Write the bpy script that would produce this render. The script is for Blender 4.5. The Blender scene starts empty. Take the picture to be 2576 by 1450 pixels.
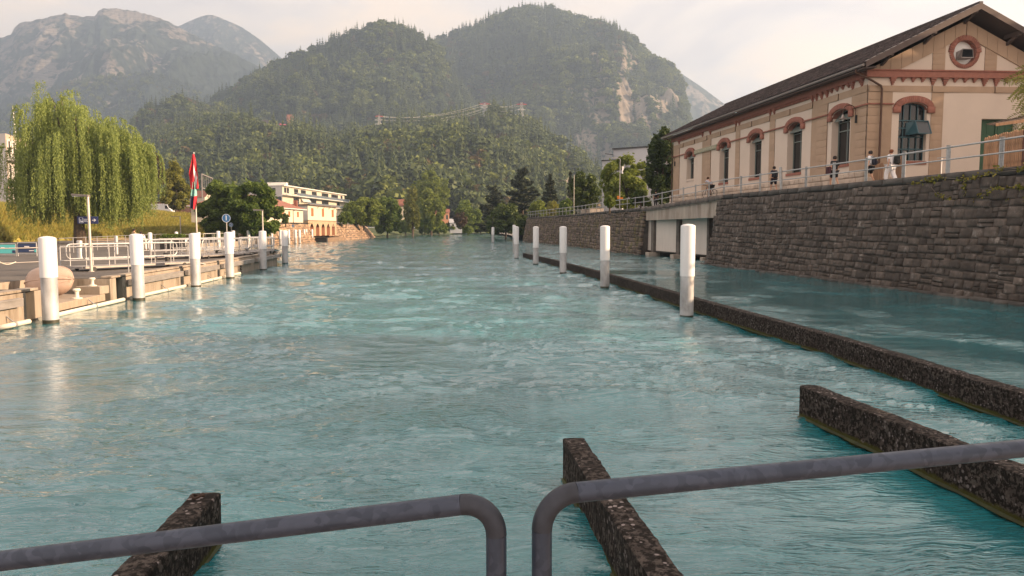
import bpy, bmesh, math, random
import numpy as np
from mathutils import Vector, Matrix

random.seed(7)
RNG = np.random.default_rng(7)
sc = bpy.context.scene

# ---------------------------------------------------------------- camera, sky, sun, exposure
FPX, CAM_Z = 1850.0, 2.7                  # focal length in pixels of a 2576 px wide survey print, eye height over the water
PITCH = math.atan(152 / FPX)
cam_data = bpy.data.cameras.new('camera')
cam_data.sensor_width = 36
cam_data.lens = FPX / 2576 * 36
cam_data.clip_end = 20000
cam_data.clip_start = 0.05
cam = bpy.data.objects.new('camera', cam_data)
sc.collection.objects.link(cam)
cam.location = (0, 0, CAM_Z)
cam.rotation_euler = (math.pi / 2 - PITCH, 0, 0)
sc.camera = cam
sc.render.resolution_x, sc.render.resolution_y = 1024, 576
vs = sc.view_settings
vs.view_transform = 'Standard'; vs.look = 'None'; vs.exposure = 1.22; vs.gamma = 1; vs.use_curve_mapping = False
sc.render.engine = 'CYCLES'
cy = sc.cycles
cy.use_denoising = True
cy.max_bounces = 6; cy.diffuse_bounces = 3; cy.glossy_bounces = 3; cy.transmission_bounces = 4; cy.transparent_max_bounces = 8; cy.volume_bounces = 0
cy.caustics_reflective = False; cy.caustics_refractive = False

SUN_AZ, SUN_EL = math.radians(100), math.radians(17)
world = bpy.data.worlds.new('World'); sc.world = world; world.use_nodes = True
wt = world.node_tree; wt.nodes.clear()
def wn(t, **k):
    n = wt.nodes.new(t)
    for a, b in k.items(): setattr(n, a, b)
    return n
w_sky = wn('ShaderNodeTexSky', sky_type='NISHITA', sun_disc=False, sun_elevation=SUN_EL, sun_rotation=SUN_AZ, air_density=1.0, dust_density=2.5)
w_tc = wn('ShaderNodeTexCoord')
w_map = wn('ShaderNodeMapping'); w_map.inputs['Scale'].default_value = (1, 1, 3.2)
wt.links.new(w_tc.outputs['Generated'], w_map.inputs[0])
w_n1 = wn('ShaderNodeTexNoise'); w_n1.inputs['Scale'].default_value = 3.4; w_n1.inputs['Detail'].default_value = 7; w_n1.inputs['Roughness'].default_value = .55; w_n1.inputs['Distortion'].default_value = .6
w_n2 = wn('ShaderNodeTexNoise'); w_n2.inputs['Scale'].default_value = 1.3; w_n2.inputs['Detail'].default_value = 3
for n in (w_n1, w_n2): wt.links.new(w_map.outputs[0], n.inputs['Vector'])
w_ramp = wn('ShaderNodeValToRGB')     # thin evening cloud: grey lilac through cream to peach
cr = w_ramp.color_ramp
cr.elements[0].position = .38; cr.elements[0].color = (6.1, 5.2, 4.8, 1)
cr.elements[1].position = .62; cr.elements[1].color = (9.4, 7.1, 5.2, 1)
e = cr.elements.new(.50); e.color = (7.7, 6.35, 5.35, 1)
wt.links.new(w_n1.outputs['Fac'], w_ramp.inputs[0])
w_mask = wn('ShaderNodeMapRange'); w_mask.inputs['From Min'].default_value = .3; w_mask.inputs['From Max'].default_value = .62; w_mask.inputs['To Min'].default_value = .8; w_mask.inputs['To Max'].default_value = .97
wt.links.new(w_n2.outputs['Fac'], w_mask.inputs['Value'])
w_mix = wn('ShaderNodeMix', data_type='RGBA')
wt.links.new(w_mask.outputs[0], w_mix.inputs['Factor']); wt.links.new(w_sky.outputs[0], w_mix.inputs['A']); wt.links.new(w_ramp.outputs[0], w_mix.inputs['B'])
w_bg = wn('ShaderNodeBackground'); w_bg.inputs['Strength'].default_value = 0.09
w_out = wn('ShaderNodeOutputWorld')
wt.links.new(w_mix.outputs['Result'], w_bg.inputs['Color']); wt.links.new(w_bg.outputs[0], w_out.inputs['Surface'])

sun_data = bpy.data.lights.new('sun', 'SUN')
sun_data.energy = 5.0; sun_data.angle = math.radians(.6); sun_data.color = (1, .70, .44)
sun = bpy.data.objects.new('sun', sun_data); sc.collection.objects.link(sun)
sdir = Vector((math.sin(SUN_AZ) * math.cos(SUN_EL), math.cos(SUN_AZ) * math.cos(SUN_EL), math.sin(SUN_EL)))
sun.rotation_euler = sdir.to_track_quat('Z', 'Y').to_euler()
sun.location = sdir * 200

# ---------------------------------------------------------------- survey helpers: print pixel -> world point
def ray(u, v):
    xc, yc = (u - 1288) / FPX, (725 - v) / FPX
    return (xc, math.cos(PITCH) + yc * math.sin(PITCH), -math.sin(PITCH) + yc * math.cos(PITCH))
def PZ(u, v, z=0.0):                     # the point on the level z
    r = ray(u, v); t = (z - CAM_Z) / r[2]
    return Vector((r[0] * t, r[1] * t, z))
def PY(u, v, y):                         # the point at the distance y
    r = ray(u, v); t = y / r[1]
    return Vector((r[0] * t, y, CAM_Z + r[2] * t))
def PX(u, v, A, B):                      # the point above the ground line A-B
    r = ray(u, v); dx, dy = B[0] - A[0], B[1] - A[1]
    s = (A[0] * dy - A[1] * dx) / (r[0] * dy - r[1] * dx)
    return Vector((r[0] * s, r[1] * s, CAM_Z + r[2] * s))
def SZ(px, y): return px / FPX * y       # pixels -> metres at the distance y

# ---------------------------------------------------------------- numpy noise
_P = RNG.permutation(512).astype(np.int64); _P = np.concatenate([_P, _P])
_G = RNG.normal(size=(512, 2)); _G /= np.linalg.norm(_G, axis=1)[:, None]
def perlin(x, y):
    xi, yi = np.floor(x).astype(np.int64), np.floor(y).astype(np.int64)
    xf, yf = x - xi, y - yi
    xi &= 511; yi &= 511
    def g(ix, iy, fx, fy):
        h = _P[_P[ix & 511] + (iy & 511)]
        return _G[h, 0] * fx + _G[h, 1] * fy
    u = xf * xf * xf * (xf * (xf * 6 - 15) + 10); v = yf * yf * yf * (yf * (yf * 6 - 15) + 10)
    a = g(xi, yi, xf, yf) * (1 - u) + g(xi + 1, yi, xf - 1, yf) * u
    b = g(xi, yi + 1, xf, yf - 1) * (1 - u) + g(xi + 1, yi + 1, xf - 1, yf - 1) * u
    return (a * (1 - v) + b * v) * 1.5
def fbm(x, y, o=4, gain=.5):
    s, a, f = 0, 1, 1
    for k in range(o):
        s = s + a * perlin(x * f + 17.3 * k, y * f + 5.7 * k); a *= gain; f *= 2.03
    return s
def ridged(x, y, o=4):
    s, a, f = 0, 1, 1
    for k in range(o):
        s = s + a * (1 - 2 * np.abs(perlin(x * f + 9.1 * k, y * f + 3.3 * k))); a *= .5; f *= 2.1
    return s

# ---------------------------------------------------------------- object helpers
def fast_mesh(name, verts, faces, mats=(), smooth=False, midx=None):
    """verts (N,3) array, faces (M,3|4) array"""
    verts = np.asarray(verts, dtype=np.float32); faces = np.asarray(faces, dtype=np.int32)
    me = bpy.data.meshes.new(name)
    me.vertices.add(len(verts)); me.vertices.foreach_set('co', verts.ravel())
    k = faces.shape[1]
    me.loops.add(faces.size); me.loops.foreach_set('vertex_index', faces.ravel())
    me.polygons.add(len(faces)); me.polygons.foreach_set('loop_start', np.arange(0, faces.size, k, dtype=np.int32))
    me.polygons.foreach_set('loop_total', np.full(len(faces), k, dtype=np.int32))
    if smooth: me.polygons.foreach_set('use_smooth', np.ones(len(faces), dtype=bool))
    if midx is not None: me.polygons.foreach_set('material_index', np.asarray(midx, dtype=np.int32))
    for m in mats: me.materials.append(m)
    me.update(calc_edges=True)
    return me
def link(name, data, parent=None):
    o = bpy.data.objects.new(name, data); sc.collection.objects.link(o)
    if parent is not None: o.parent = parent
    return o
def tag(o, label=None, cat=None, group=None, kind=None):
    if label: o['label'] = label
    if cat: o['category'] = cat
    if group: o['group'] = group
    if kind: o['kind'] = kind
    return o
def thing(name, label, cat, loc=(0, 0, 0), rz=0.0, group=None):
    o = link(name, None); o.location = loc; o.rotation_euler = (0, 0, rz)
    o.empty_display_size = .2
    return tag(o, label, cat, group)
def mat_of(o):
    return Matrix.Translation(o.location) @ o.rotation_euler.to_matrix().to_4x4() @ Matrix.Diagonal((*o.scale, 1))
def copy_tree(o, parent=None):
    c = o.copy(); sc.collection.objects.link(c)
    if parent is not None: c.parent = parent
    for ch in KIDS.get(o.name, ()):
        copy_tree(ch, c)
    return c
KIDS = {}

class MB:
    """collects polygons; build() links them as one mesh object"""
    def __init__(s): s.v, s.f, s.m = [], [], []
    def add(s, vs_, fs, mi=0):
        b = len(s.v); s.v += [tuple(p) for p in vs_]; s.f += [tuple(i + b for i in f) for f in fs]; s.m += [mi] * len(fs); return s
    def box(s, a, b, M=None, mi=0):
        x0, y0, z0 = a; x1, y1, z1 = b
        p = [(x0, y0, z0), (x1, y0, z0), (x1, y1, z0), (x0, y1, z0), (x0, y0, z1), (x1, y0, z1), (x1, y1, z1), (x0, y1, z1)]
        if M is not None: p = [M @ Vector(q) for q in p]
        return s.add(p, [(0, 3, 2, 1), (4, 5, 6, 7), (0, 1, 5, 4), (1, 2, 6, 5), (2, 3, 7, 6), (3, 0, 4, 7)], mi)
    def bar(s, A, B, w, h=None, up=(0, 0, 1), mi=0):
        """a rectangular bar from A to B, w wide and h high"""
        A, B = Vector(A), Vector(B); h = h or w
        d = (B - A).normalized(); up = Vector(up)
        if abs(d.dot(up)) > .98: up = Vector((0, 1, 0))
        r = d.cross(up).normalized() * w / 2; q = r.cross(d).normalized() * h / 2
        p = [A - r - q, A + r - q, A + r + q, A - r + q, B - r - q, B + r - q, B + r + q, B - r + q]
        return s.add(p, [(0, 1, 2, 3), (7, 6, 5, 4), (0, 4, 5, 1), (1, 5, 6, 2), (2, 6, 7, 3), (3, 7, 4, 0)], mi)
    def tube(s, pts, r, n=8, cap=True, mi=0):
        pts = [Vector(p) for p in pts]; rr = r if hasattr(r, '__len__') else [r] * len(pts)
        b = len(s.v); prev = None
        for i, p in enumerate(pts):
            d = (pts[min(i + 1, len(pts) - 1)] - pts[max(i - 1, 0)]).normalized()
            if prev is None:
                prev = d.cross(Vector((0, 0, 1)))
                if prev.length < .05: prev = d.cross(Vector((0, 1, 0)))
            a = (prev - d * prev.dot(d)).normalized(); prev = a; c = d.cross(a)
            for k in range(n):
                t = 2 * math.pi * k / n
                s.v.append(tuple(p + (a * math.cos(t) + c * math.sin(t)) * rr[i]))
        for i in range(len(pts) - 1):
            for k in range(n):
                k2 = (k + 1) % n
                s.f.append((b + i * n + k, b + i * n + k2, b + (i + 1) * n + k2, b + (i + 1) * n + k)); s.m.append(mi)
        if cap:
            s.f.append(tuple(b + k for k in range(n))[::-1]); s.m.append(mi)
            e_ = b + (len(pts) - 1) * n; s.f.append(tuple(e_ + k for k in range(n))); s.m.append(mi)
        return s
    def lathe(s, c, prof, n=20, mi=0):
        """rings (r, z) about the vertical through c"""
        c = Vector(c); b = len(s.v)
        for r, z in prof:
            for k in range(n):
                t = 2 * math.pi * k / n; s.v.append((c.x + r * math.cos(t), c.y + r * math.sin(t), c.z + z))
        for i in range(len(prof) - 1):
            for k in range(n):
                k2 = (k + 1) % n
                s.f.append((b + i * n + k, b + i * n + k2, b + (i + 1) * n + k2, b + (i + 1) * n + k)); s.m.append(mi)
        s.f.append(tuple(b + k for k in range(n))[::-1]); s.m.append(mi)
        e_ = b + (len(prof) - 1) * n; s.f.append(tuple(e_ + k for k in range(n))); s.m.append(mi)
        return s
    def prism(s, poly, off, mi=0):
        """polygon (3D points) extruded by the vector off"""
        n = len(poly); off = Vector(off); P_ = [Vector(p) for p in poly]
        return s.add(P_ + [p + off for p in P_], [tuple(range(n))[::-1], tuple(range(n, 2 * n))] + [(i, (i + 1) % n, n + (i + 1) % n, n + i) for i in range(n)], mi)
    def mesh(s, name, mats, smooth=False):
        me = bpy.data.meshes.new(name); me.from_pydata(s.v, [], s.f)
        for m in (mats if isinstance(mats, (list, tuple)) else [mats]): me.materials.append(m)
        me.polygons.foreach_set('material_index', np.array(s.m, dtype=np.int32))
        if smooth: me.polygons.foreach_set('use_smooth', np.ones(len(s.f), dtype=bool))
        me.update(); return me
    def build(s, name, mats, parent=None, world=True, smooth=False, bevel=0):
        if parent is not None and world:
            W = mat_of(parent)
            if parent.parent is not None: W = mat_of(parent.parent) @ W
            Mi = W.inverted()
            if Mi != Matrix.Identity(4): s.v = [tuple(Mi @ Vector(p)) for p in s.v]
        me = s.mesh(name, mats, smooth)
        if smooth:
            try: me.set_sharp_from_angle(angle=math.radians(38))
            except Exception: pass
        o = link(name, me, parent)
        if parent is not None: KIDS.setdefault(parent.name, []).append(o)
        if bevel:
            m = o.modifiers.new('bevel', 'BEVEL'); m.width = bevel; m.segments = 2; m.limit_method = 'ANGLE'
        return o

# ---------------------------------------------------------------- materials
def mat(name, color, rough=.8, metal=0.0, vary=0.0, scale=2.0, bump=0.0, bscale=None, island=0.0, spec=None, coords='Object', dark=None, detail=5, trans=0.0, stretch=None, objr=0.0, sheen=0.0, dmask=(.45, .7)):
    """principled material: noise variation of the base colour, per piece variation, bump, dirt of a second colour in noise patches"""
    m = bpy.data.materials.new(name); m.use_nodes = True
    nt = m.node_tree; N = nt.nodes; L = nt.links
    b = N['Principled BSDF']; b.inputs['Roughness'].default_value = rough; b.inputs['Metallic'].default_value = metal
    if spec is not None: b.inputs['Specular IOR Level'].default_value = spec
    c = (*color, 1)
    tc = N.new('ShaderNodeTexCoord'); mp = N.new('ShaderNodeMapping'); L.new(tc.outputs[coords], mp.inputs[0])
    if coords == 'Object' or coords == 'World':
        pass
    if stretch: mp.inputs['Scale'].default_value = stretch
    src = None
    rgb = N.new('ShaderNodeRGB'); rgb.outputs[0].default_value = c; src = rgb.outputs[0]
    def mul(src_, fac_socket, lo, hi):
        mr = N.new('ShaderNodeMapRange'); L.new(fac_socket, mr.inputs[0]); mr.inputs[3].default_value = lo; mr.inputs[4].default_value = hi
        vm = N.new('ShaderNodeVectorMath'); vm.operation = 'SCALE'; L.new(src_, vm.inputs[0]); L.new(mr.outputs[0], vm.inputs['Scale'])
        return vm.outputs[0]
    if dark is not None:
        nz = N.new('ShaderNodeTexNoise'); nz.inputs['Scale'].default_value = scale * .7; nz.inputs['Detail'].default_value = 8; nz.inputs['Roughness'].default_value = .65; L.new(mp.outputs[0], nz.inputs['Vector'])
        mr = N.new('ShaderNodeMapRange'); mr.inputs[1].default_value = dmask[0]; mr.inputs[2].default_value = dmask[1]; L.new(nz.outputs['Fac'], mr.inputs[0])
        mx = N.new('ShaderNodeMix'); mx.data_type = 'RGBA'; L.new(mr.outputs[0], mx.inputs['Factor']); L.new(src, mx.inputs['A']); mx.inputs['B'].default_value = (*dark, 1)
        src = mx.outputs['Result']
    if vary:
        nz = N.new('ShaderNodeTexNoise'); nz.inputs['Scale'].default_value = scale; nz.inputs['Detail'].default_value = detail; nz.inputs['Roughness'].default_value = .6; L.new(mp.outputs[0], nz.inputs['Vector'])
        mr0 = N.new('ShaderNodeMapRange'); mr0.inputs[1].default_value = .3; mr0.inputs[2].default_value = .7; L.new(nz.outputs['Fac'], mr0.inputs[0])
        src = mul(src, mr0.outputs[0], 1 - vary, 1 + vary)
    if island or objr:
        g = N.new('ShaderNodeNewGeometry'); oi = N.new('ShaderNodeObjectInfo')
        ad = N.new('ShaderNodeMath'); ad.operation = 'ADD'; L.new(g.outputs['Random Per Island'], ad.inputs[0]); L.new(oi.outputs['Random'], ad.inputs[1])
        fr = N.new('ShaderNodeMath'); fr.operation = 'FRACT'; L.new(ad.outputs[0], fr.inputs[0])
        k = island or objr
        src = mul(src, (fr if island and objr >= 0 else oi).outputs[0] if island else oi.outputs['Random'], 1 - k, 1 + k)
    L.new(src, b.inputs['Base Color'])
    if bump:
        nb = N.new('ShaderNodeTexNoise'); nb.inputs['Scale'].default_value = bscale or scale * 4; nb.inputs['Detail'].default_value = 6; L.new(mp.outputs[0], nb.inputs['Vector'])
        bp = N.new('ShaderNodeBump'); bp.inputs['Strength'].default_value = min(1, bump * 10); bp.inputs['Distance'].default_value = bump; L.new(nb.outputs['Fac'], bp.inputs['Height']); L.new(bp.outputs[0], b.inputs['Normal'])
    return m

def leaf_mat(name, c1, c2, trans=.35, rough=.6):
    """leaf colours between c1 and c2 by piece, thin leaves let light through"""
    m = bpy.data.materials.new(name); m.use_nodes = True
    nt = m.node_tree; N = nt.nodes; L = nt.links
    out = N['Material Output']; b = N['Principled BSDF']; b.inputs['Roughness'].default_value = rough; b.inputs['Specular IOR Level'].default_value = .3
    g = N.new('ShaderNodeNewGeometry'); oi = N.new('ShaderNodeObjectInfo')
    ad = N.new('ShaderNodeMath'); ad.operation = 'MULTIPLY_ADD'; L.new(g.outputs['Random Per Island'], ad.inputs[0]); ad.inputs[1].default_value = .55
    mu = N.new('ShaderNodeMath'); mu.operation = 'MULTIPLY'; L.new(oi.outputs['Random'], mu.inputs[0]); mu.inputs[1].default_value = .45; L.new(mu.outputs[0], ad.inputs[2])
    mx = N.new('ShaderNodeMix'); mx.data_type = 'RGBA'; L.new(ad.outputs[0], mx.inputs['Factor']); mx.inputs['A'].default_value = (*c1, 1); mx.inputs['B'].default_value = (*c2, 1)
    L.new(mx.outputs['Result'], b.inputs['Base Color'])
    t = N.new('ShaderNodeBsdfTranslucent'); L.new(mx.outputs['Result'], t.inputs['Color'])
    ms = N.new('ShaderNodeMixShader'); ms.inputs[0].default_value = trans; L.new(b.outputs[0], ms.inputs[1]); L.new(t.outputs[0], ms.inputs[2]); L.new(ms.outputs[0], out.inputs['Surface'])
    return m

# ---------------------------------------------------------------- haze
hz = bpy.data.materials.new('haze'); hz.use_nodes = True; hz.node_tree.nodes.clear()
_pv = hz.node_tree.nodes.new('ShaderNodeVolumePrincipled'); _o = hz.node_tree.nodes.new('ShaderNodeOutputMaterial')
_pv.inputs['Density'].default_value = 0.00029; _pv.inputs['Color'].default_value = (.54, .72, 1.0, 1); _pv.inputs['Anisotropy'].default_value = .25
hz.node_tree.links.new(_pv.outputs[0], _o.inputs['Volume'])
_h = MB().box((-3300, -60, -4), (1500, 4700, 1060)).build('haze', hz); _h['kind'] = 'stuff'
# ---------------------------------------------------------------- terrain
def bark(): return M_BARK
M_BARK = mat('bark', (.09, .065, .045), .9, vary=.3, scale=6, bump=.01)
def leaf_cloud(P, size, up=.3, aspect=.6, rng=RNG):
    """one bent leaf clump (two triangles) at every point of P; returns verts, quads"""
    n = len(P)
    a = rng.normal(size=(n, 3)); a[:, 2] *= (1 - up); a /= np.linalg.norm(a, axis=1)[:, None]
    b = rng.normal(size=(n, 3)); b -= a * (a * b).sum(1)[:, None]; b /= np.linalg.norm(b, axis=1)[:, None]
    s = (size * rng.uniform(.6, 1.4, n))[:, None]
    c = np.cross(a, b) * s * .25
    V = np.stack([P - a * s, P + b * s * aspect + c, P + a * s, P - b * s * aspect + c], 1).reshape(-1, 3)
    return V, np.arange(4 * n).reshape(n, 4)

def proto_conifer(name, h, r, seed, tiers=9, per=20):
    rng = np.random.default_rng(seed); V, F = [], []
    for t in range(tiers):
        f = t / (tiers - 1); z = h * (.12 + .86 * f); rr = r * (1 - f) ** .8 + .08 * r
        k = max(4, int(per * (1 - .7 * f)))
        for j in range(k):
            a = 2 * math.pi * (j + rng.uniform(-.3, .3)) / k; L = rr * rng.uniform(.7, 1.15); w = rr * .34; dz = -h * .05 * rng.uniform(.5, 1.5)
            ca, sa = math.cos(a), math.sin(a); b = len(V)
            z0 = z + rng.uniform(-.02, .03) * h
            V += [(0, 0, z0 + h * .035), (ca * L * .6 - sa * w, sa * L * .6 + ca * w, z0 + dz * .7), (ca * L, sa * L, z0 + dz), (ca * L * .6 + sa * w, sa * L * .6 - ca * w, z0 + dz * .7)]
            F.append((b, b + 1, b + 2, b + 3))
    return fast_mesh(name, np.array(V), np.array(F))
def proto_broad(name, h, r, seed, n=420, sz=.16):
    rng = np.random.default_rng(seed)
    cen = rng.normal(size=(9, 3)); cen /= np.linalg.norm(cen, axis=1)[:, None]; cen *= rng.uniform(.25, .62, 9)[:, None]
    rad = rng.uniform(.34, .55, 9)
    w = rng.integers(0, 9, n); d = rng.normal(size=(n, 3)); d /= np.linalg.norm(d, axis=1)[:, None]; d[:, 2] = np.abs(d[:, 2]) * .9 - .2
    P = cen[w] + d * rad[w][:, None]
    P = P * np.array([r, r, h * .46]) + np.array([0, 0, h * .56])
    V, F = leaf_cloud(P, r * sz, rng=rng, aspect=.8)
    return fast_mesh(name, V, F)

M_CON = leaf_mat('conifer_needles', (.026, .045, .017), (.12, .15, .05), .15)
M_DEC = leaf_mat('forest_leaves', (.055, .09, .02), (.22, .25, .06), .25)
M_AUT = leaf_mat('forest_leaves_dry', (.12, .095, .03), (.19, .13, .05), .2)
protos = bpy.data.collections.new('forest_kinds')
for k, (fn, m) in enumerate([(lambda n: proto_conifer(n, 1.35, .2, 1), M_CON), (lambda n: proto_conifer(n, 1.2, .24, 2, 8), M_CON), (lambda n: proto_broad(n, 1, .42, 3), M_DEC),
                             (lambda n: proto_broad(n, .9, .5, 4), M_DEC), (lambda n: proto_broad(n, .85, .36, 5), M_AUT), (lambda n: proto_broad(n, .95, .46, 6), M_CON)]):
    me = fn('forest_kind_%d' % k); me.materials.append(m)
    protos.objects.link(bpy.data.objects.new('forest_kind_%d' % k, me))

def scatter(name, P, S, R, K, label=None, cat=None, coll=None):
    me = bpy.data.meshes.new(name); me.vertices.add(len(P)); me.vertices.foreach_set('co', np.asarray(P, dtype=np.float32).ravel())
    for nm, ty, arr in (('scl', 'FLOAT', S), ('rotz', 'FLOAT', R), ('pid', 'INT', K)):
        at = me.attributes.new(nm, ty, 'POINT'); at.data.foreach_set('value', np.asarray(arr, dtype=np.float32 if ty == 'FLOAT' else np.int32))
    o = link(name, me)
    g = bpy.data.node_groups.new(name, 'GeometryNodeTree')
    g.interface.new_socket('Geometry', in_out='INPUT', socket_type='NodeSocketGeometry'); g.interface.new_socket('Geometry', in_out='OUTPUT', socket_type='NodeSocketGeometry')
    gi, go = g.nodes.new('NodeGroupInput'), g.nodes.new('NodeGroupOutput')
    ip = g.nodes.new('GeometryNodeInstanceOnPoints'); ci = g.nodes.new('GeometryNodeCollectionInfo')
    ci.inputs['Collection'].default_value = coll or protos; ci.inputs['Separate Children'].default_value = True
    def attr(n, t):
        a = g.nodes.new('GeometryNodeInputNamedAttribute'); a.data_type = t; a.inputs['Name'].default_value = n; return a.outputs['Attribute']
    mp_ = g.nodes.new('GeometryNodeMeshToPoints')
    cx = g.nodes.new('ShaderNodeCombineXYZ')
    g.links.new(gi.outputs[0], mp_.inputs['Mesh']); g.links.new(mp_.outputs[0], ip.inputs['Points']); g.links.new(ci.outputs[0], ip.inputs['Instance'])
    ip.inputs['Pick Instance'].default_value = True
    g.links.new(attr('pid', 'INT'), ip.inputs['Instance Index']); g.links.new(attr('scl', 'FLOAT'), ip.inputs['Scale'])
    g.links.new(attr('rotz', 'FLOAT'), cx.inputs[2]); g.links.new(cx.outputs[0], ip.inputs['Rotation'])
    g.links.new(ip.outputs[0], go.inputs[0])
    md = o.modifiers.new('scatter', 'NODES'); md.node_group = g
    o['kind'] = 'stuff'
    if label: o['label'] = label
    if cat: o['category'] = cat
    return o

def terrain_mat(name, green, rock, rscale, detail_bump=2.0, strata=0):
    m = bpy.data.materials.new(name); m.use_nodes = True; nt = m.node_tree; N = nt.nodes; L = nt.links
    b = N['Principled BSDF']; b.inputs['Roughness'].default_value = .95; b.inputs['Specular IOR Level'].default_value = .1
    at = N.new('ShaderNodeAttribute'); at.attribute_name = 'rock'
    tc = N.new('ShaderNodeTexCoord')
    n1 = N.new('ShaderNodeTexNoise'); n1.inputs['Scale'].default_value = rscale; n1.inputs['Detail'].default_value = 9; n1.inputs['Roughness'].default_value = .65; L.new(tc.outputs['Object'], n1.inputs['Vector'])
    n2 = N.new('ShaderNodeTexNoise'); n2.inputs['Scale'].default_value = rscale * 7; n2.inputs['Detail'].default_value = 6; L.new(tc.outputs['Object'], n2.inputs['Vector'])
    def mix(A, B, f, ty='MIX'):
        x = N.new('ShaderNodeMix'); x.data_type = 'RGBA'; x.blend_type = ty
        for s, v in (('A', A), ('B', B)):
            if isinstance(v, tuple): x.inputs[s].default_value = (*v, 1)
            else: L.new(v, x.inputs[s])
        if isinstance(f, float): x.inputs['Factor'].default_value = f
        else: L.new(f, x.inputs['Factor'])
        return x.outputs['Result']
    def rng_(s, a, b_, lo=0.0, hi=1.0):
        r = N.new('ShaderNodeMapRange'); L.new(s, r.inputs[0]); r.inputs[1].default_value = a; r.inputs[2].default_value = b_; r.inputs[3].default_value = lo; r.inputs[4].default_value = hi; return r.outputs[0]
    gcol = mix(tuple(x * .55 for x in green), tuple(x * 1.6 for x in green), rng_(n2.outputs['Fac'], .35, .65))
    rc = mix(tuple(x * .55 for x in rock), tuple(min(.8, x * 1.25) for x in rock), rng_(n1.outputs['Fac'], .35, .65))
    if strata:
        wv = N.new('ShaderNodeTexWave'); wv.wave_type = 'BANDS'; wv.bands_direction = 'Z'; wv.inputs['Scale'].default_value = strata; wv.inputs['Distortion'].default_value = 9; wv.inputs['Detail'].default_value = 4; wv.inputs['Detail Scale'].default_value = 1.2
        L.new(tc.outputs['Object'], wv.inputs['Vector']); rc = mix(rc, tuple(x * .5 for x in rock), rng_(wv.outputs['Fac'], .55, .95, 0, .75))
    ad0 = N.new('ShaderNodeMath'); ad0.operation = 'ADD'; L.new(at.outputs['Fac'], ad0.inputs[0]); L.new(rng_(n1.outputs['Fac'], .3, .7, -.35, .35), ad0.inputs[1])
    ad = N.new('ShaderNodeMath'); ad.operation = 'ADD'; L.new(ad0.outputs[0], ad.inputs[0]); L.new(rng_(n2.outputs['Fac'], .3, .7, -.5, .32), ad.inputs[1])
    L.new(mix(gcol, rc, rng_(ad.outputs[0], .42, .58)), b.inputs['Base Color'])
    bp = N.new('ShaderNodeBump'); bp.inputs['Strength'].default_value = .8; bp.inputs['Distance'].default_value = detail_bump; L.new(n2.outputs['Fac'], bp.inputs['Height']); L.new(bp.outputs[0], b.inputs['Normal'])
    return m

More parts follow.
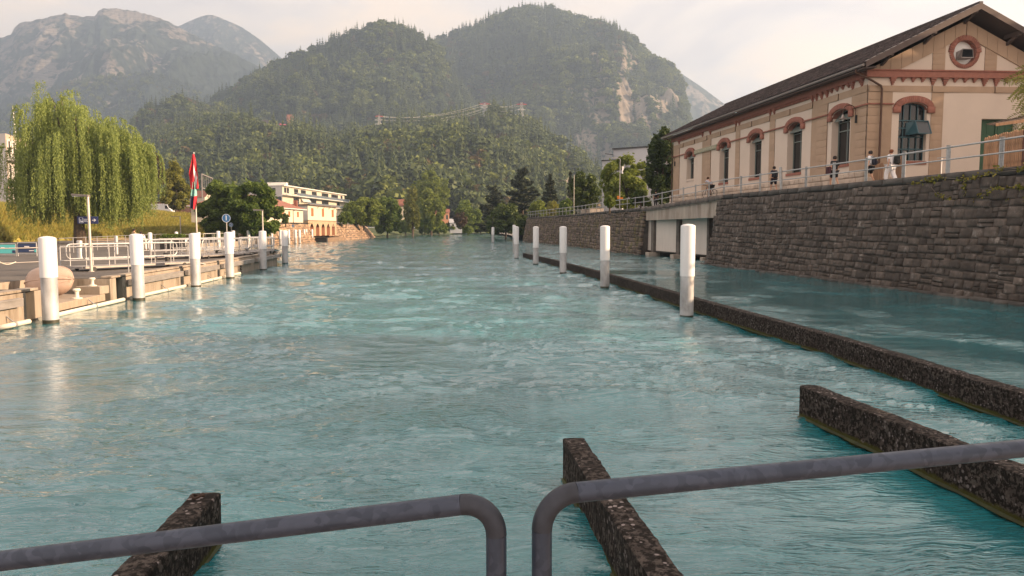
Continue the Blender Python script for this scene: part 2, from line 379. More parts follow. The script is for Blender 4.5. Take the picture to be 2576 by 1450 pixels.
CLEAR = [(946, 964, 300, 376, 900), (1210, 1230, 262, 330, 900), (1303, 1322, 262, 350, 900), (652, 694, 304, 362, 900), (700, 738, 300, 368, 900)]
def hill(name, sky_px, dist, front, base_z=4, rows=120, cols=260, amp=.1, nf=200.0, power=1.0, rockf=None, m=None, tree_h=0, density=None, kinds=None, back=.5, tree_off=0, trow=1.0, label=None, gully=0.0, jag=0.0):
    """height field behind the front distance rising to the measured skyline at dist(u)"""
    us = np.array([p[0] for p in sky_px], float); q = [ray(p[0], p[1]) for p in sky_px]
    A = np.array([r[0] / r[1] for r in q]); E = np.array([r[2] / r[1] for r in q])
    a = np.linspace(A[0], A[-1], cols); e_ = np.interp(a, A, E); uu = np.interp(a, A, us)
    D = np.array([dist(x) if callable(dist) else dist for x in uu]); Fr = np.array([front(x) if callable(front) else front for x in uu])
    e_ = e_ + jag * fbm(uu * .06, uu * 0, 3) / FPX
    ts = np.concatenate([np.linspace(0, 1, rows), 1 + np.linspace(.04, back, rows // 5)])
    T, AA = np.meshgrid(ts, a, indexing='ij'); DD = D[None, :]; FF = Fr[None, :]
    def hgt(T, AA, DD, FF, EE):
        Y = FF + (DD - FF) * T * (1 + 0 * AA)
        X = AA * Y
        zr = EE * DD + CAM_Z - tree_off
        S = np.where(T <= 1, np.clip(T, 0, 1) ** power, 1 - (T - 1) * .9)
        Z = base_z + (zr - base_z) * S
        w = np.sin(np.clip(T, 0, 1) * math.pi) ** .8
        Z = Z + w * (zr - base_z) * (amp * fbm(X / nf, Y / nf, 5) + gully * (ridged(X / (nf * .8) + 3.1, Y / (nf * 2.4), 4) - .6))
        # push the field back under the line of sight of the skyline so that it stays the skyline
        lim = CAM_Z + (EE * np.where(T <= 1, 1 - .02 * (1 - T), 1)) * Y - tree_off
        Z = np.where(T < 1, np.minimum(Z, lim), Z)
        return X, Y, Z
    X, Y, Z = hgt(T, AA, DD, FF, e_[None, :])
    R_, C_ = X.shape
    idx = np.arange(R_ * C_).reshape(R_, C_)
    F = np.stack([idx[:-1, :-1], idx[:-1, 1:], idx[1:, 1:], idx[1:, :-1]], -1).reshape(-1, 4)
    V = np.stack([X, Y, Z], -1).reshape(-1, 3)
    me = fast_mesh(name, V, F, [m], smooth=True)
    rk = rockf(np.interp(AA, a, uu), T, X, Y, Z) if rockf is not None else np.zeros_like(X)
    at = me.attributes.new('rock', 'FLOAT', 'POINT'); at.data.foreach_set('value', rk.astype(np.float32).ravel())
    o = link(name, me); o['kind'] = 'structure'
    if density:
        n = density
        t = RNG.uniform(0, 1, n * 3) ** trow; aa = RNG.uniform(a[0], a[-1], n * 3)
        d2 = np.interp(aa, a, D); f2 = np.interp(aa, a, Fr); e2 = np.interp(aa, a, e_)
        keep = RNG.uniform(0, 1, n * 3) < ((f2 + (d2 - f2) * t) / d2)
        t, aa, d2, f2, e2 = (q_[keep][:n] for q_ in (t, aa, d2, f2, e2))
        x, y, z = hgt(t, aa, d2, f2, e2)
        if rockf is not None:
            r = rockf(np.interp(aa, a, uu), t, x, y, z) + RNG.normal(0, .12, len(x)); ok = r < .5
            x, y, z, t = x[ok], y[ok], z[ok], t[ok]
        # clearings round the pylons and the hillside houses
        pu = 1288 + x / y * FPX * .9966; pv = 573 - (z + 5 - CAM_Z) / y * FPX; ok = np.ones(len(x), bool)
        for c0, c1, w0, w1, yy in CLEAR: ok &= ~((pu > c0) & (pu < c1) & (pv > w0) & (pv < w1) & (y < yy))
        x, y, z, t = x[ok], y[ok], z[ok], t[ok]
        th = tree_h * (.5 + .95 * RNG.uniform(0, 1, len(x)) ** 2) * np.where(t > .97, .85, 1)
        # stands: kinds gather in patches
        pz = fbm(x / (nf * .5) + 40, y / (nf * .5), 3) + RNG.normal(0, .35, len(x))
        kk = np.select([pz < -.15, pz < .20, pz < .42, pz < .62], [0, 1, 2, 3], 2)
        au = fbm(x / (nf * .35) - 20, y / (nf * .35) + 9, 2) + RNG.normal(0, .25, len(x))
        kk = np.where(au > (kinds or .62), 4, kk); kk = np.where((RNG.uniform(0, 1, len(x)) < .12), 5, kk)
        scatter(name + '_forest', np.stack([x, y, z - .4], -1), th, RNG.uniform(0, 6.28, len(x)), kk, label or 'forest of conifers and broadleaf trees covering the slope', 'forest')
    return o

M_HILL = terrain_mat('hill_ground', (.03, .045, .018), (.23, .195, .16), .02, 3)
M_MTN = terrain_mat('mountain_ground', (.028, .038, .030), (.20, .175, .15), .006, 12, strata=.03)

def gauss(x, c, w): return np.exp(-((x - c) / w) ** 2)
# left mountain: pale folded limestone along the top, dark woods below
def rock_left(u, T, X, Y, Z):
    band = np.clip((T - .60) * 2.6, 0, 1) * .55
    st = .35 * ridged(X / 160, (Z * 2.2 + Y * .2) / 200, 4) - .12
    lo = .45 * gauss(u, 250, 60) * gauss(T, .50, .09) + .35 * gauss(u, 110, 50) * gauss(T, .62, .1) + .35 * gauss(u, 30, 60) * gauss(T, .7, .13)
    cut = -.5 * np.clip((u - 420) / 120, 0, 1) - .35 * gauss(T, .80, .05) * gauss(u, 350, 200)
    return band + st + lo + cut
hill('mountain', [(-60, 130), (-20, 105), (0, 95), (27, 88), (35, 72), (53, 56), (85, 52), (105, 48), (130, 41), (150, 38), (163, 32), (180, 38), (205, 42), (238, 41), (248, 28), (258, 21), (275, 22), (292, 20), (310, 24), (340, 29),
  (370, 36), (395, 43), (420, 54), (445, 66), (480, 84), (520, 104), (560, 122), (610, 146), (650, 168), (690, 186), (730, 208), (780, 250)],
  3000, 1700, rows=200, cols=420, amp=.12, nf=420, rockf=rock_left, m=M_MTN, gully=.10, jag=2.2)
def rock_cone(u, T, X, Y, Z): return .32 + .2 * ridged(X / 120, Z / 260, 3) + .2 * np.clip((T - .7) * 3, 0, 1) - .25
hill('mountain', [(380, 90), (420, 76), (455, 64), (475, 54), (490, 48), (505, 42), (520, 38.5), (535, 38), (552, 44), (570, 52), (590, 60), (610, 70), (640, 90), (660, 105), (680, 122), (712, 150), (760, 185), (840, 250)],
  3900, 2900, rows=110, cols=220, amp=.06, nf=500, rockf=rock_cone, m=M_MTN, gully=.06)
# low shoulder before the left mountain
hill('hill', [(-60, 300), (60, 250), (160, 215), (240, 195), (320, 190), (380, 178), (450, 200), (520, 235), (600, 270), (700, 300)],
  2300, 1500, rows=90, cols=240, amp=.12, nf=260, rockf=lambda u, T, X, Y, Z: .25 * ridged(X / 140, Y / 200, 3) + .3 * gauss(u, 260, 70) * gauss(T, .8, .25) - .1, m=M_MTN, gully=.08,
  tree_h=16, density=5000, tree_off=4)
# far ridge at the right
hill('mountain', [(1560, 90), (1620, 125), (1660, 150), (1700, 176), (1730, 196), (1760, 216), (1790, 238), (1822, 262), (1860, 292), (1940, 345), (2040, 380)],
  3300, 2300, rows=90, cols=160, amp=.1, nf=300, rockf=lambda u, T, X, Y, Z: .28 + .3 * ridged(X / 90, Z / 160, 3), m=M_MTN, gully=.08)
# main wooded hill, right summit with cliffs at its right flank
def rock_main(u, T, X, Y, Z):
    c = 1.0 * gauss(u, 1530, 110) * gauss(T, .30, .20) + 1.1 * gauss(u, 1640, 80) * gauss(T, .50, .22) + .7 * gauss(u, 1560, 40) * gauss(T, .58, .16) + .6 * gauss(u, 1730, 40) * gauss(T, .62, .2) + .55 * gauss(u, 1400, 50) * gauss(T, .80, .05) + .5 * gauss(u, 1585, 20) * gauss(T, .84, .05)
    return c * (.62 + .6 * perlin(X / 26, Z / 110) + .4 * perlin(X / 9, Z / 60))
hill('hill', [(930, 330), (980, 220), (1040, 150), (1085, 112), (1108, 97), (1130, 84), (1150, 74), (1200, 60), (1250, 42), (1290, 32), (1320, 21), (1345, 15), (1370, 16), (1400, 26), (1450, 46), (1500, 63), (1560, 76), (1590, 98), (1625, 130),
  (1660, 158), (1690, 176), (1706, 190), (1722, 240), (1735, 300), (1745, 380), (1755, 470)],
  1900, 1150, rows=150, cols=330, amp=.16, nf=260, rockf=rock_main, m=M_HILL, tree_h=21, density=15000, gully=.13, tree_off=9, kinds=.8)
# main wooded hill, left summit
hill('hill', [(480, 330), (520, 275), (545, 250), (600, 222), (650, 194), (700, 166), (740, 146), (800, 118), (850, 98), (900, 80), (940, 72), (962, 69), (1010, 76), (1050, 88), (1080, 104), (1100, 118), (1112, 140), (1130, 190), (1150, 260), (1170, 330)],
  1500, 1000, rows=120, cols=260, amp=.13, nf=200, m=M_HILL, tree_h=19, density=8000, gully=.12, tree_off=8, kinds=.7,
  rockf=lambda u, T, X, Y, Z: .0 * T)
# wooded knoll left
hill('hill', [(290, 380), (318, 335), (332, 312), (350, 290), (380, 268), (430, 254), (470, 250), (505, 262), (528, 272), (548, 262), (600, 300), (680, 330)],
  1150, 760, rows=70, cols=120, amp=.1, nf=120, m=M_HILL, tree_h=16, density=2500, gully=.08, tree_off=6, kinds=.35)
# near wooded spur with the power line and the cliff at its right end
def rock_spur(u, T, X, Y, Z):
    c = 2.0 * gauss(u, 1460, 75) * gauss(T, .55, .36) + 1.1 * gauss(u, 1395, 30) * gauss(T, .65, .22) + .35 * gauss(u, 1185, 28) * gauss(T, .2, .1)
    return c * (.6 + .6 * perlin(X / 13, Z / 60) + .4 * perlin(X / 5, Z / 30))
hill('hill', [(330, 400), (370, 360), (400, 342), (440, 334), (480, 330), (520, 316), (560, 322), (600, 318), (640, 322), (700, 330), (760, 346), (850, 366), (930, 352), (960, 352), (1000, 340), (1080, 316), (1150, 302), (1215, 296), (1260, 300), (1310, 318),
  (1350, 338), (1400, 374), (1450, 412), (1500, 455), (1535, 500), (1570, 560)],
  lambda u: 900 - 150 * (u > 1200) * min(1, (u - 1200) / 200), lambda u: 430 + 60 * math.sin(u / 200), rows=110, cols=300, amp=.12, nf=110, m=M_HILL, tree_h=19, density=8500, gully=.10, tree_off=7, kinds=.45, rockf=rock_spur, base_z=3)

# ---------------------------------------------------------------- water
ys = np.concatenate([np.geomspace(1.2, 60, 620), np.geomspace(60.5, 520, 190)])
xs = np.linspace(-1, 1, 560); xs = np.sign(xs) * np.abs(xs) ** 1.15
YY, XX = np.meshgrid(ys, xs, indexing='ij'); WX = XX * (YY * 1.0 + 9)
def calm(x, y):
    # quiet water beside the quay and in the right channel behind the weir wall, smooth boils elsewhere
    wx_ = np.interp(y, [0, 9.8, 15.2, 21.6, 36.8, 52.7, 65.5, 80], [7.2, 6.95, 6.65, 5.98, 4.55, 2.75, .95, 2.0])
    right = 1 / (1 + np.exp(-(x - wx_ - .6) * 2.5)) * (y < 66) * np.clip((52 - y) / 12, 0, 1)
    ql = np.interp(y, [0, 20, 54, 80, 140, 300], [-12.8, -13.8, -17.3, -34, -37.5, -32])
    left = np.exp(-np.maximum(0, x - ql) / 4.0)
    boil = np.clip(fbm(x / 5.5 + 3, y / 4.2 + 8, 3) * 1.6 + .15, 0, 1)
    return np.clip(1 - .68 * right * (.55 + .45 * (fbm(x / 3, y / 6, 2) < .12)) - .55 * left - .58 * boil, .14, 1)
def swell(x, y):
    wx = x + 1.3 * fbm(x / 5, y / 7, 2); wy = y + 1.6 * fbm(x / 6 + 9, y / 5 + 4, 2)
    far = np.clip(y / 30, 0, 1)
    h = .085 * fbm(wx / 2.6, wy / 1.9, 3) + .034 * ridged(wx / 1.9 + 5, wy / .60, 3) + .013 * fbm(wx / .55, wy / .17, 3)
    # eddies below the sluice and between the walls are livelier
    return h * (1 + .15 * far) * calm(x, y)
WZ = swell(WX, YY)
idx = np.arange(WX.size).reshape(WX.shape)
WF = np.stack([idx[:-1, :-1], idx[:-1, 1:], idx[1:, 1:], idx[1:, :-1]], -1).reshape(-1, 4)

mw = bpy.data.materials.new('river_water'); mw.use_nodes = True; nt = mw.node_tree; N, L = nt.nodes, nt.links
b = N['Principled BSDF']; b.inputs['Roughness'].default_value = .04; b.inputs['IOR'].default_value = 1.5; b.inputs['Specular IOR Level'].default_value = .9; b.inputs['Coat Weight'].default_value = .5; b.inputs['Coat Roughness'].default_value = .02; b.inputs['Coat IOR'].default_value = 1.45
tc = N.new('ShaderNodeTexCoord')
def nnode(sc_, det, stretch, dist=0.0, rough=.5):
    mp = N.new('ShaderNodeMapping'); mp.inputs['Scale'].default_value = stretch; L.new(tc.outputs['Object'], mp.inputs[0])
    n = N.new('ShaderNodeTexNoise'); n.inputs['Scale'].default_value = sc_; n.inputs['Detail'].default_value = det; n.inputs['Distortion'].default_value = dist; n.inputs['Roughness'].default_value = rough; L.new(mp.outputs[0], n.inputs['Vector']); return n
def rmap(s, a, b_, lo=0.0, hi=1.0):
    r = N.new('ShaderNodeMapRange'); L.new(s, r.inputs[0]); r.inputs[1].default_value = a; r.inputs[2].default_value = b_; r.inputs[3].default_value = lo; r.inputs[4].default_value = hi; return r.outputs[0]
fine = nnode(9.0, 4, (.55, 2.0, 1), 1.6, .55); mid = nnode(2.2, 3, (.5, 2.2, 1), 1.8, .5)
patch = nnode(.16, 3, (1, 1.4, 1), 1.2)                 # smooth boils against ruffled water
bs = N.new('ShaderNodeMath'); bs.operation = 'MULTIPLY'; L.new(rmap(patch.outputs['Fac'], .4, .6, .45, 1.0), bs.inputs[0]); ca = N.new('ShaderNodeAttribute'); ca.attribute_name = 'calm'; L.new(ca.outputs['Fac'], bs.inputs[1])
b1 = N.new('ShaderNodeBump'); b1.inputs['Distance'].default_value = .028; L.new(bs.outputs[0], b1.inputs['Strength']); L.new(fine.outputs['Fac'], b1.inputs['Height'])
b2 = N.new('ShaderNodeBump'); b2.inputs['Distance'].default_value = .06; L.new(ca.outputs['Fac'], b2.inputs['Strength']); L.new(mid.outputs['Fac'], b2.inputs['Height']); L.new(b1.outputs[0], b2.inputs['Normal'])
L.new(b2.outputs[0], b.inputs['Normal']); L.new(b2.outputs[0], b.inputs['Coat Normal'])
silt = nnode(.28, 5, (1, 1.6, 1), 1.4)
mx = N.new('ShaderNodeMix'); mx.data_type = 'RGBA'; mx.inputs['A'].default_value = (.007, .105, .132, 1); mx.inputs['B'].default_value = (.022, .172, .205, 1); L.new(rmap(silt.outputs['Fac'], .25, .75), mx.inputs['Factor'])
foam_n = nnode(3.2, 8, (1, 1.5, 1), 1.0, .7)
fa = N.new('ShaderNodeAttribute'); fa.attribute_name = 'foam'
fm = N.new('ShaderNodeMath'); fm.operation = 'ADD'; L.new(foam_n.outputs['Fac'], fm.inputs[0]); L.new(fa.outputs['Fac'], fm.inputs[1])
fmask = rmap(fm.outputs[0], .70, .80)
mx2 = N.new('ShaderNodeMix'); mx2.data_type = 'RGBA'; L.new(fmask, mx2.inputs['Factor']); L.new(mx.outputs['Result'], mx2.inputs['A']); mx2.inputs['B'].default_value = (.72, .80, .80, 1)
L.new(mx2.outputs['Result'], b.inputs['Base Color']); L.new(rmap(fmask, 0, 1, .04, .5), b.inputs['Roughness'])
wme = fast_mesh('river', np.stack([WX, YY, WZ], -1).reshape(-1, 3), WF, [mw], smooth=True)
foam = np.full(WX.shape, -.14)
foam = foam + .22 * gauss(WX, 14.5, 2.6) * gauss(YY, 50, 7)                       # below the sluice gates
foam = foam + .15 * gauss(WX, -1.6, 1.0) * gauss(YY, 7.5, 1.6) + .13 * gauss(WX, 3.0, .7) * gauss(YY, 8.3, 1.2) + .12 * gauss(WX, -.2, 1.0) * gauss(YY, 5.2, 1.0)
at = wme.attributes.new('calm', 'FLOAT', 'POINT'); at.data.foreach_set('value', calm(WX, YY).astype(np.float32).ravel())
for fx_, fy_, fr_ in ((5.22, 21.5, .32), (4.13, 32.3, .32), (2.99, 42.6, .35), (1.73, 53, .4), (-13.08, 20.6, .3), (-13.9, 27.1, .3), (-14.3, 33, .3), (-14.9, 38.7, .35), (4.1, 10.25, .22), (.6, 7.6, .2), (-2.6, 5.95, .2), (.95, 65.4, .6)):
    foam = foam + .20 * np.exp(-(((WX - fx_) / fr_) ** 2 + ((YY - fy_ + .15) / (fr_ * 1.6)) ** 2))
at = wme.attributes.new('foam', 'FLOAT', 'POINT'); at.data.foreach_set('value', foam.astype(np.float32).ravel())
river = link('river', wme); river['kind'] = 'structure'
# ================================================================ right bank
def lerp(a, b, t): return a + (b - a) * t
def pw(pts, s):
    """point at the running length s on a polyline"""
    for a, b in zip(pts[:-1], pts[1:]):
        d = (b - a).length
        if s <= d or b is pts[-1]: return a + (b - a) * (s / d)
        s -= d
def plen(pts): return sum((b - a).length for a, b in zip(pts[:-1], pts[1:]))

# --- block variants for masonry: unit blocks, the face at -y, rough
def rough_block(seed, n=3, rough=.16, depth=.5):
    r = random.Random(seed); V, F = [], []
    g = [[None] * (n + 1) for _ in range(n + 1)]
    for i in range(n + 1):
        for j in range(n + 1):
            edge = i in (0, n) or j in (0, n)
            x = -.5 + i / n + (0 if edge else r.uniform(-.06, .06)); z = -.5 + j / n + (0 if edge else r.uniform(-.06, .06))
            if edge: x *= r.uniform(.93, .995); z *= r.uniform(.93, .995)
            g[i][j] = len(V); V.append((x, -.5 + (r.uniform(.06, .17) if edge else r.uniform(0, rough)), z))
    for i in range(n):
        for j in range(n): F.append((g[i][j], g[i + 1][j], g[i + 1][j + 1], g[i][j + 1]))
    ring = [g[i][0] for i in range(n)] + [g[n][j] for j in range(n)] + [g[i][n] for i in range(n, 0, -1)] + [g[0][j] for j in range(n, 0, -1)]
    b = len(V)
    for k in ring: V.append((V[k][0] * 1.01, depth, V[k][2] * 1.01))
    m = len(ring)
    for k in range(m): F.append((ring[k], b + k, b + (k + 1) % m, ring[(k + 1) % m]))
    return np.array(V), np.array(F)
def plain_block(ch=.04):
    """a box with a chamfered face"""
    V = [(-.5, .5, -.5), (.5, .5, -.5), (.5, .5, .5), (-.5, .5, .5), (-.5, -.4, -.5), (.5, -.4, -.5), (.5, -.4, .5), (-.5, -.4, .5),
         (-.5 + ch, -.5, -.5 + ch), (.5 - ch, -.5, -.5 + ch), (.5 - ch, -.5, .5 - ch), (-.5 + ch, -.5, .5 - ch)]
    F = [(0, 1, 2, 3), (0, 4, 5, 1), (1, 5, 6, 2), (2, 6, 7, 3), (3, 7, 4, 0), (4, 8, 9, 5), (5, 9, 10, 6), (6, 10, 11, 7), (7, 11, 8, 4), (8, 11, 10, 9)]
    return np.array(V), np.array([f[::-1] for f in F])
def box_block():
    V, F = plain_block(.0); return V, F
ROUGH = [rough_block(s) for s in range(10)]
PLAIN = [plain_block()]
def pieces(parent, name, mats_, Ms, variants, limit=300, joined=None, key=None):
    """Ms: 4x4 numpy world matrices of unit blocks. The largest in view become objects, the rest one stuff part"""
    Wi = np.array(mat_of(parent).inverted()) if parent is not None else np.eye(4)
    Ms = [Wi @ M for M in Ms]; W = np.array(mat_of(parent)) if parent is not None else np.eye(4)
    if key is None:
        def key(M):
            P = (W @ M)[:3, 3]; d = np.linalg.norm(P - np.array([0, 0, CAM_Z]))
            return -(np.linalg.norm(M[:3, 0]) * np.linalg.norm(M[:3, 2])) / d ** 2 + (1e3 if P[1] < 1 or abs(P[0] / P[1]) > .72 else 0)
    order = sorted(range(len(Ms)), key=lambda i: key(Ms[i]))
    mes = []
    for k, (V, F) in enumerate(variants):
        mes.append(fast_mesh(name, V, F, mats_))
    rest = order[limit:]
    for i in order[:limit]:
        o = link(name, mes[i % len(mes)], parent); o.matrix_local = Matrix(Ms[i].tolist())
        if parent is not None: KIDS.setdefault(parent.name, []).append(o)
    if rest:
        VV, FF, b = [], [], 0
        for i in rest:
            V, F = variants[i % len(variants)]
            VV.append(V @ Ms[i][:3, :3].T + Ms[i][:3, 3]); FF.append(F + b); b += len(V)
        o = link(joined or name + 's', fast_mesh(joined or name + 's', np.concatenate(VV), np.concatenate(FF), mats_), parent); o['kind'] = 'stuff'
def M4(x, y, z, t):
    M = np.eye(4); M[:3, 0] = x; M[:3, 1] = y; M[:3, 2] = z; M[:3, 3] = t; return M

M_STONE = mat('wall_stone', (.072, .059, .052), .92, vary=.45, scale=3.5, bump=.02, bscale=14, island=.42, dark=(.22, .20, .19), dmask=(.56, .74), coords='Object')
# stones share meshes, so the speckle must come from the world position
for n_ in list(M_STONE.node_tree.nodes):
    if n_.type == 'TEX_COORD':
        g_ = M_STONE.node_tree.nodes.new('ShaderNodeNewGeometry')
        for l_ in list(n_.outputs['Object'].links): M_STONE.node_tree.links.new(g_.outputs['Position'], l_.to_socket)
def world_coords(m):
    for n_ in list(m.node_tree.nodes):
        if n_.type == 'TEX_COORD':
            g_ = m.node_tree.nodes.new('ShaderNodeNewGeometry')
            for o_ in ('Object', 'Generated'):
                for l_ in list(n_.outputs[o_].links): m.node_tree.links.new(g_.outputs['Position'], l_.to_socket)
    return m
M_MORTAR = world_coords(mat('mortar', (.075, .066, .060), .95, vary=.35, scale=3, bump=.015, bscale=20))
M_COPING = world_coords(mat('coping_stone', (.060, .055, .052), .9, vary=.4, scale=1.5, bump=.012, bscale=14, island=.25, dark=(.14, .13, .12), dmask=(.58, .75)))
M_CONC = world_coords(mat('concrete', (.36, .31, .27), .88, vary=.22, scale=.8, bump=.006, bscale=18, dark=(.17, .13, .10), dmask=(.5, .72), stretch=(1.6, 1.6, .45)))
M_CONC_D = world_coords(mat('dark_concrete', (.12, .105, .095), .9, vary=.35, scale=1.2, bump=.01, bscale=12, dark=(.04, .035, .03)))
M_GALV = world_coords(mat('galvanised_steel', (.42, .42, .43), .45, .55, vary=.18, scale=9))
M_GATE = world_coords(mat('gate_panel', (.62, .56, .52), .6, vary=.06, scale=1.5, dark=(.42, .36, .33), dmask=(.6, .85), stretch=(1, 1, .3)))
M_STEEL_D = mat('dark_steel', (.03, .03, .03), .6, .3)
M_PAVE = world_coords(mat('paving', (.22, .20, .18), .9, vary=.2, scale=.6, bump=.004, bscale=30))
M_GRASS_F = world_coords(mat('meadow', (.07, .09, .03), .95, vary=.4, scale=.7, bump=.05, bscale=5))

# near wall: foot line and top line (battered face)
NB = [Vector((19.6, 9.0, 0)), Vector((17.7, 25.3, 0)), Vector((16.25, 37, 0)), Vector((14.15, 53.6, 0))]
NT = [Vector((20.75, 9.0, 4.93)), Vector((18.5, 25.9, 4.93)), Vector((17.03, 37.5, 4.96)), Vector((15.0, 53.4, 5.05))]
def ruled(B, T, s, t):
    """s metres along, t 0..1 up"""
    L = plen(B); q = s / L
    b = pw(B, q * L); tp = pw(T, q * plen(T)); return lerp(b, tp, t)
def stone_wall(name, label, B, T, group=None, seed=1, hc=(.25, .44), wc=(.30, .80), limit=300, cop_h=.34, slab=1.35, cat='wall', stone_mat=None):
    rnd = random.Random(seed)
    t = thing(name, label, cat, tuple(B[0]), 0, group)
    L = plen(B); Ms = []
    out = None
    z = -.25; H = T[0].z - cop_h
    while z < H - .05:
        h = min(rnd.uniform(*hc), H - z)
        if H - z - h < .12: h = H - z
        s = -rnd.uniform(0, .5); zz = z + h / 2
        while s < L:
            w = rnd.uniform(*wc) * (1 if h > .28 else .8)
            s1 = min(max(s + w / 2, 0), L)
            f = zz / T[0].z
            p = ruled(B, T, s1, f); p2 = ruled(B, T, min(s1 + .3, L), f); p1 = ruled(B, T, max(s1 - .3, 0), f)
            ax = (p2 - p1); ax.z = 0; ax.normalize()
            upv = (ruled(B, T, s1, f + .1) - ruled(B, T, s1, f - .1)).normalized()
            inn = upv.cross(ax); inn.normalize()             # points into the wall
            if inn.x < 0 and B[0].x > 0 or (inn.x > 0 and B[0].x < 0): inn = -inn
            d = rnd.uniform(.22, .3); pr = rnd.uniform(-.03, .035)
            xa = ax * (w - .035) if inn.dot(Vector((0, 0, 1)).cross(ax)) > 0 else -ax * (w - .035)
            wob = upv * (.05 * math.sin(s * .9 + z * 2.1) + .03 * math.sin(s * 2.3 + z * 5)); rt = rnd.uniform(-.05, .05); ux, uy = xa + upv * rt * w, upv - ax * rt * .5
            if h > .27 and rnd.random() < .16:
                f_ = rnd.uniform(.38, .62)
                for zc_, hh in ((-h / 2 + h * f_ / 2, h * f_), (h / 2 - h * (1 - f_) / 2, h * (1 - f_))): Ms.append(M4(ux, inn * d, uy * (hh - .025), p + wob + upv * zc_ + inn * (d / 2 - .05 + pr + rnd.uniform(-.02, .02))))
            else: Ms.append(M4(ux * rnd.uniform(.93, 1.03), inn * d, uy * (h - .02) * rnd.uniform(.9, 1.06), p + wob + inn * (d / 2 - .05 + pr)))
            s += w
        z += h
    pieces(t, 'stone', [stone_mat or M_STONE], Ms, ROUGH, limit, 'stones')
    # core of mortar behind the stones, coping on top
    n = 12; core = MB(); inn0 = None
    P = []
    for i in range(n + 1):
        s = L * i / n; b = ruled(B, T, s, -.1); tp = ruled(B, T, s, (H) / T[0].z)
        ax = ruled(B, T, min(s + .4, L), 0) - ruled(B, T, max(s - .4, 0), 0); ax.z = 0; ax.normalize(); inn = Vector((ax.y, -ax.x, 0))
        if (inn.x < 0) == (B[0].x > 0): inn = -inn
        P.append((b + inn * .045, tp + inn * .045, tp + inn * .9, b + inn * 1.2))
    for i in range(n):
        a, b_ = P[i], P[i + 1]
        for k in range(4): core.add([a[k], b_[k], b_[(k + 1) % 4], a[(k + 1) % 4]], [(0, 1, 2, 3)])
    core.add(P[0], [(0, 1, 2, 3)]); core.add(P[-1], [(3, 2, 1, 0)])
    core.build('wall_core', M_MORTAR, t)
    Ms = []; s = 0
    while s < L - .05:
        w = min(rnd.uniform(.8, 1.2) * slab, L - s)
        p = ruled(B, T, s + w / 2, 1); ax = ruled(B, T, min(s + w, L), 1) - ruled(B, T, s, 1); ln = ax.length; ax.normalize(); inn = Vector((ax.y, -ax.x, 0)).normalized()
        if (inn.x < 0) == (B[0].x > 0): inn = -inn
        xa = ax if inn.dot(Vector((0, 0, 1)).cross(ax)) > 0 else -ax
        Ms.append(M4(xa * (ln - .02), inn * .6, Vector((0, 0, cop_h - .01)), p + inn * .2 + Vector((0, 0, -cop_h / 2))))
        s += w
    pieces(t, 'coping_stone', [M_COPING], Ms, [rough_block(40 + k, 3, .05) for k in range(3)], 300)
    return t
near_wall = stone_wall('stone_wall', 'tall dark rubble wall with creeper below the promenade, beside the large yellow building', NB, NT, seed=3)
FB = [Vector((12.4, 72.2, 0)), Vector((10.95, 82, 0)), Vector((8.96, 102.4, 0)), Vector((5.8, 122, 0)), Vector((2.1, 143.4, 0))]
FT = [Vector((12.9, 72.0, 4.66)), Vector((11.55, 82, 4.66)), Vector((9.6, 102.4, 4.64)), Vector((6.5, 122, 4.63)), Vector((2.9, 143.2, 4.62))]
M_STONE_R = world_coords(mat('wall_stone_overgrown', (.12, .092, .078), .92, vary=.45, scale=1.2, bump=.02, bscale=10, island=.4, dark=(.10, .085, .03), dmask=(.50, .66)))
stone_wall('stone_wall', 'lower dark rubble wall beyond the white sluice gates, reddish and weedy at its far end', FB, FT, seed=5, wc=(.35, 1.0), hc=(.28, .45), limit=300, stone_mat=M_STONE_R)

def text_part(name, body, size, m_, W, parent, root=None, extrude=.006, bold=0.0):
    cu = bpy.data.curves.new(name, 'FONT'); cu.body = body; cu.size = size; cu.extrude = extrude; cu.align_x = 'CENTER'; cu.align_y = 'CENTER'; cu.offset = bold; cu.resolution_u = 3
    tmp = bpy.data.objects.new(name, cu); sc.collection.objects.link(tmp)
    me = bpy.data.meshes.new_from_object(tmp.evaluated_get(bpy.context.evaluated_depsgraph_get()))
    bpy.data.objects.remove(tmp); me.materials.clear(); me.materials.append(m_)
    P_ = mat_of(parent)
    if parent.parent is not None: P_ = mat_of(parent.parent) @ P_
    me.transform(P_.inverted() @ W)
    o = link(name, me, parent); KIDS.setdefault(parent.name, []).append(o)
    if len(body) > 1: o['kind'] = 'stuff'
    return o

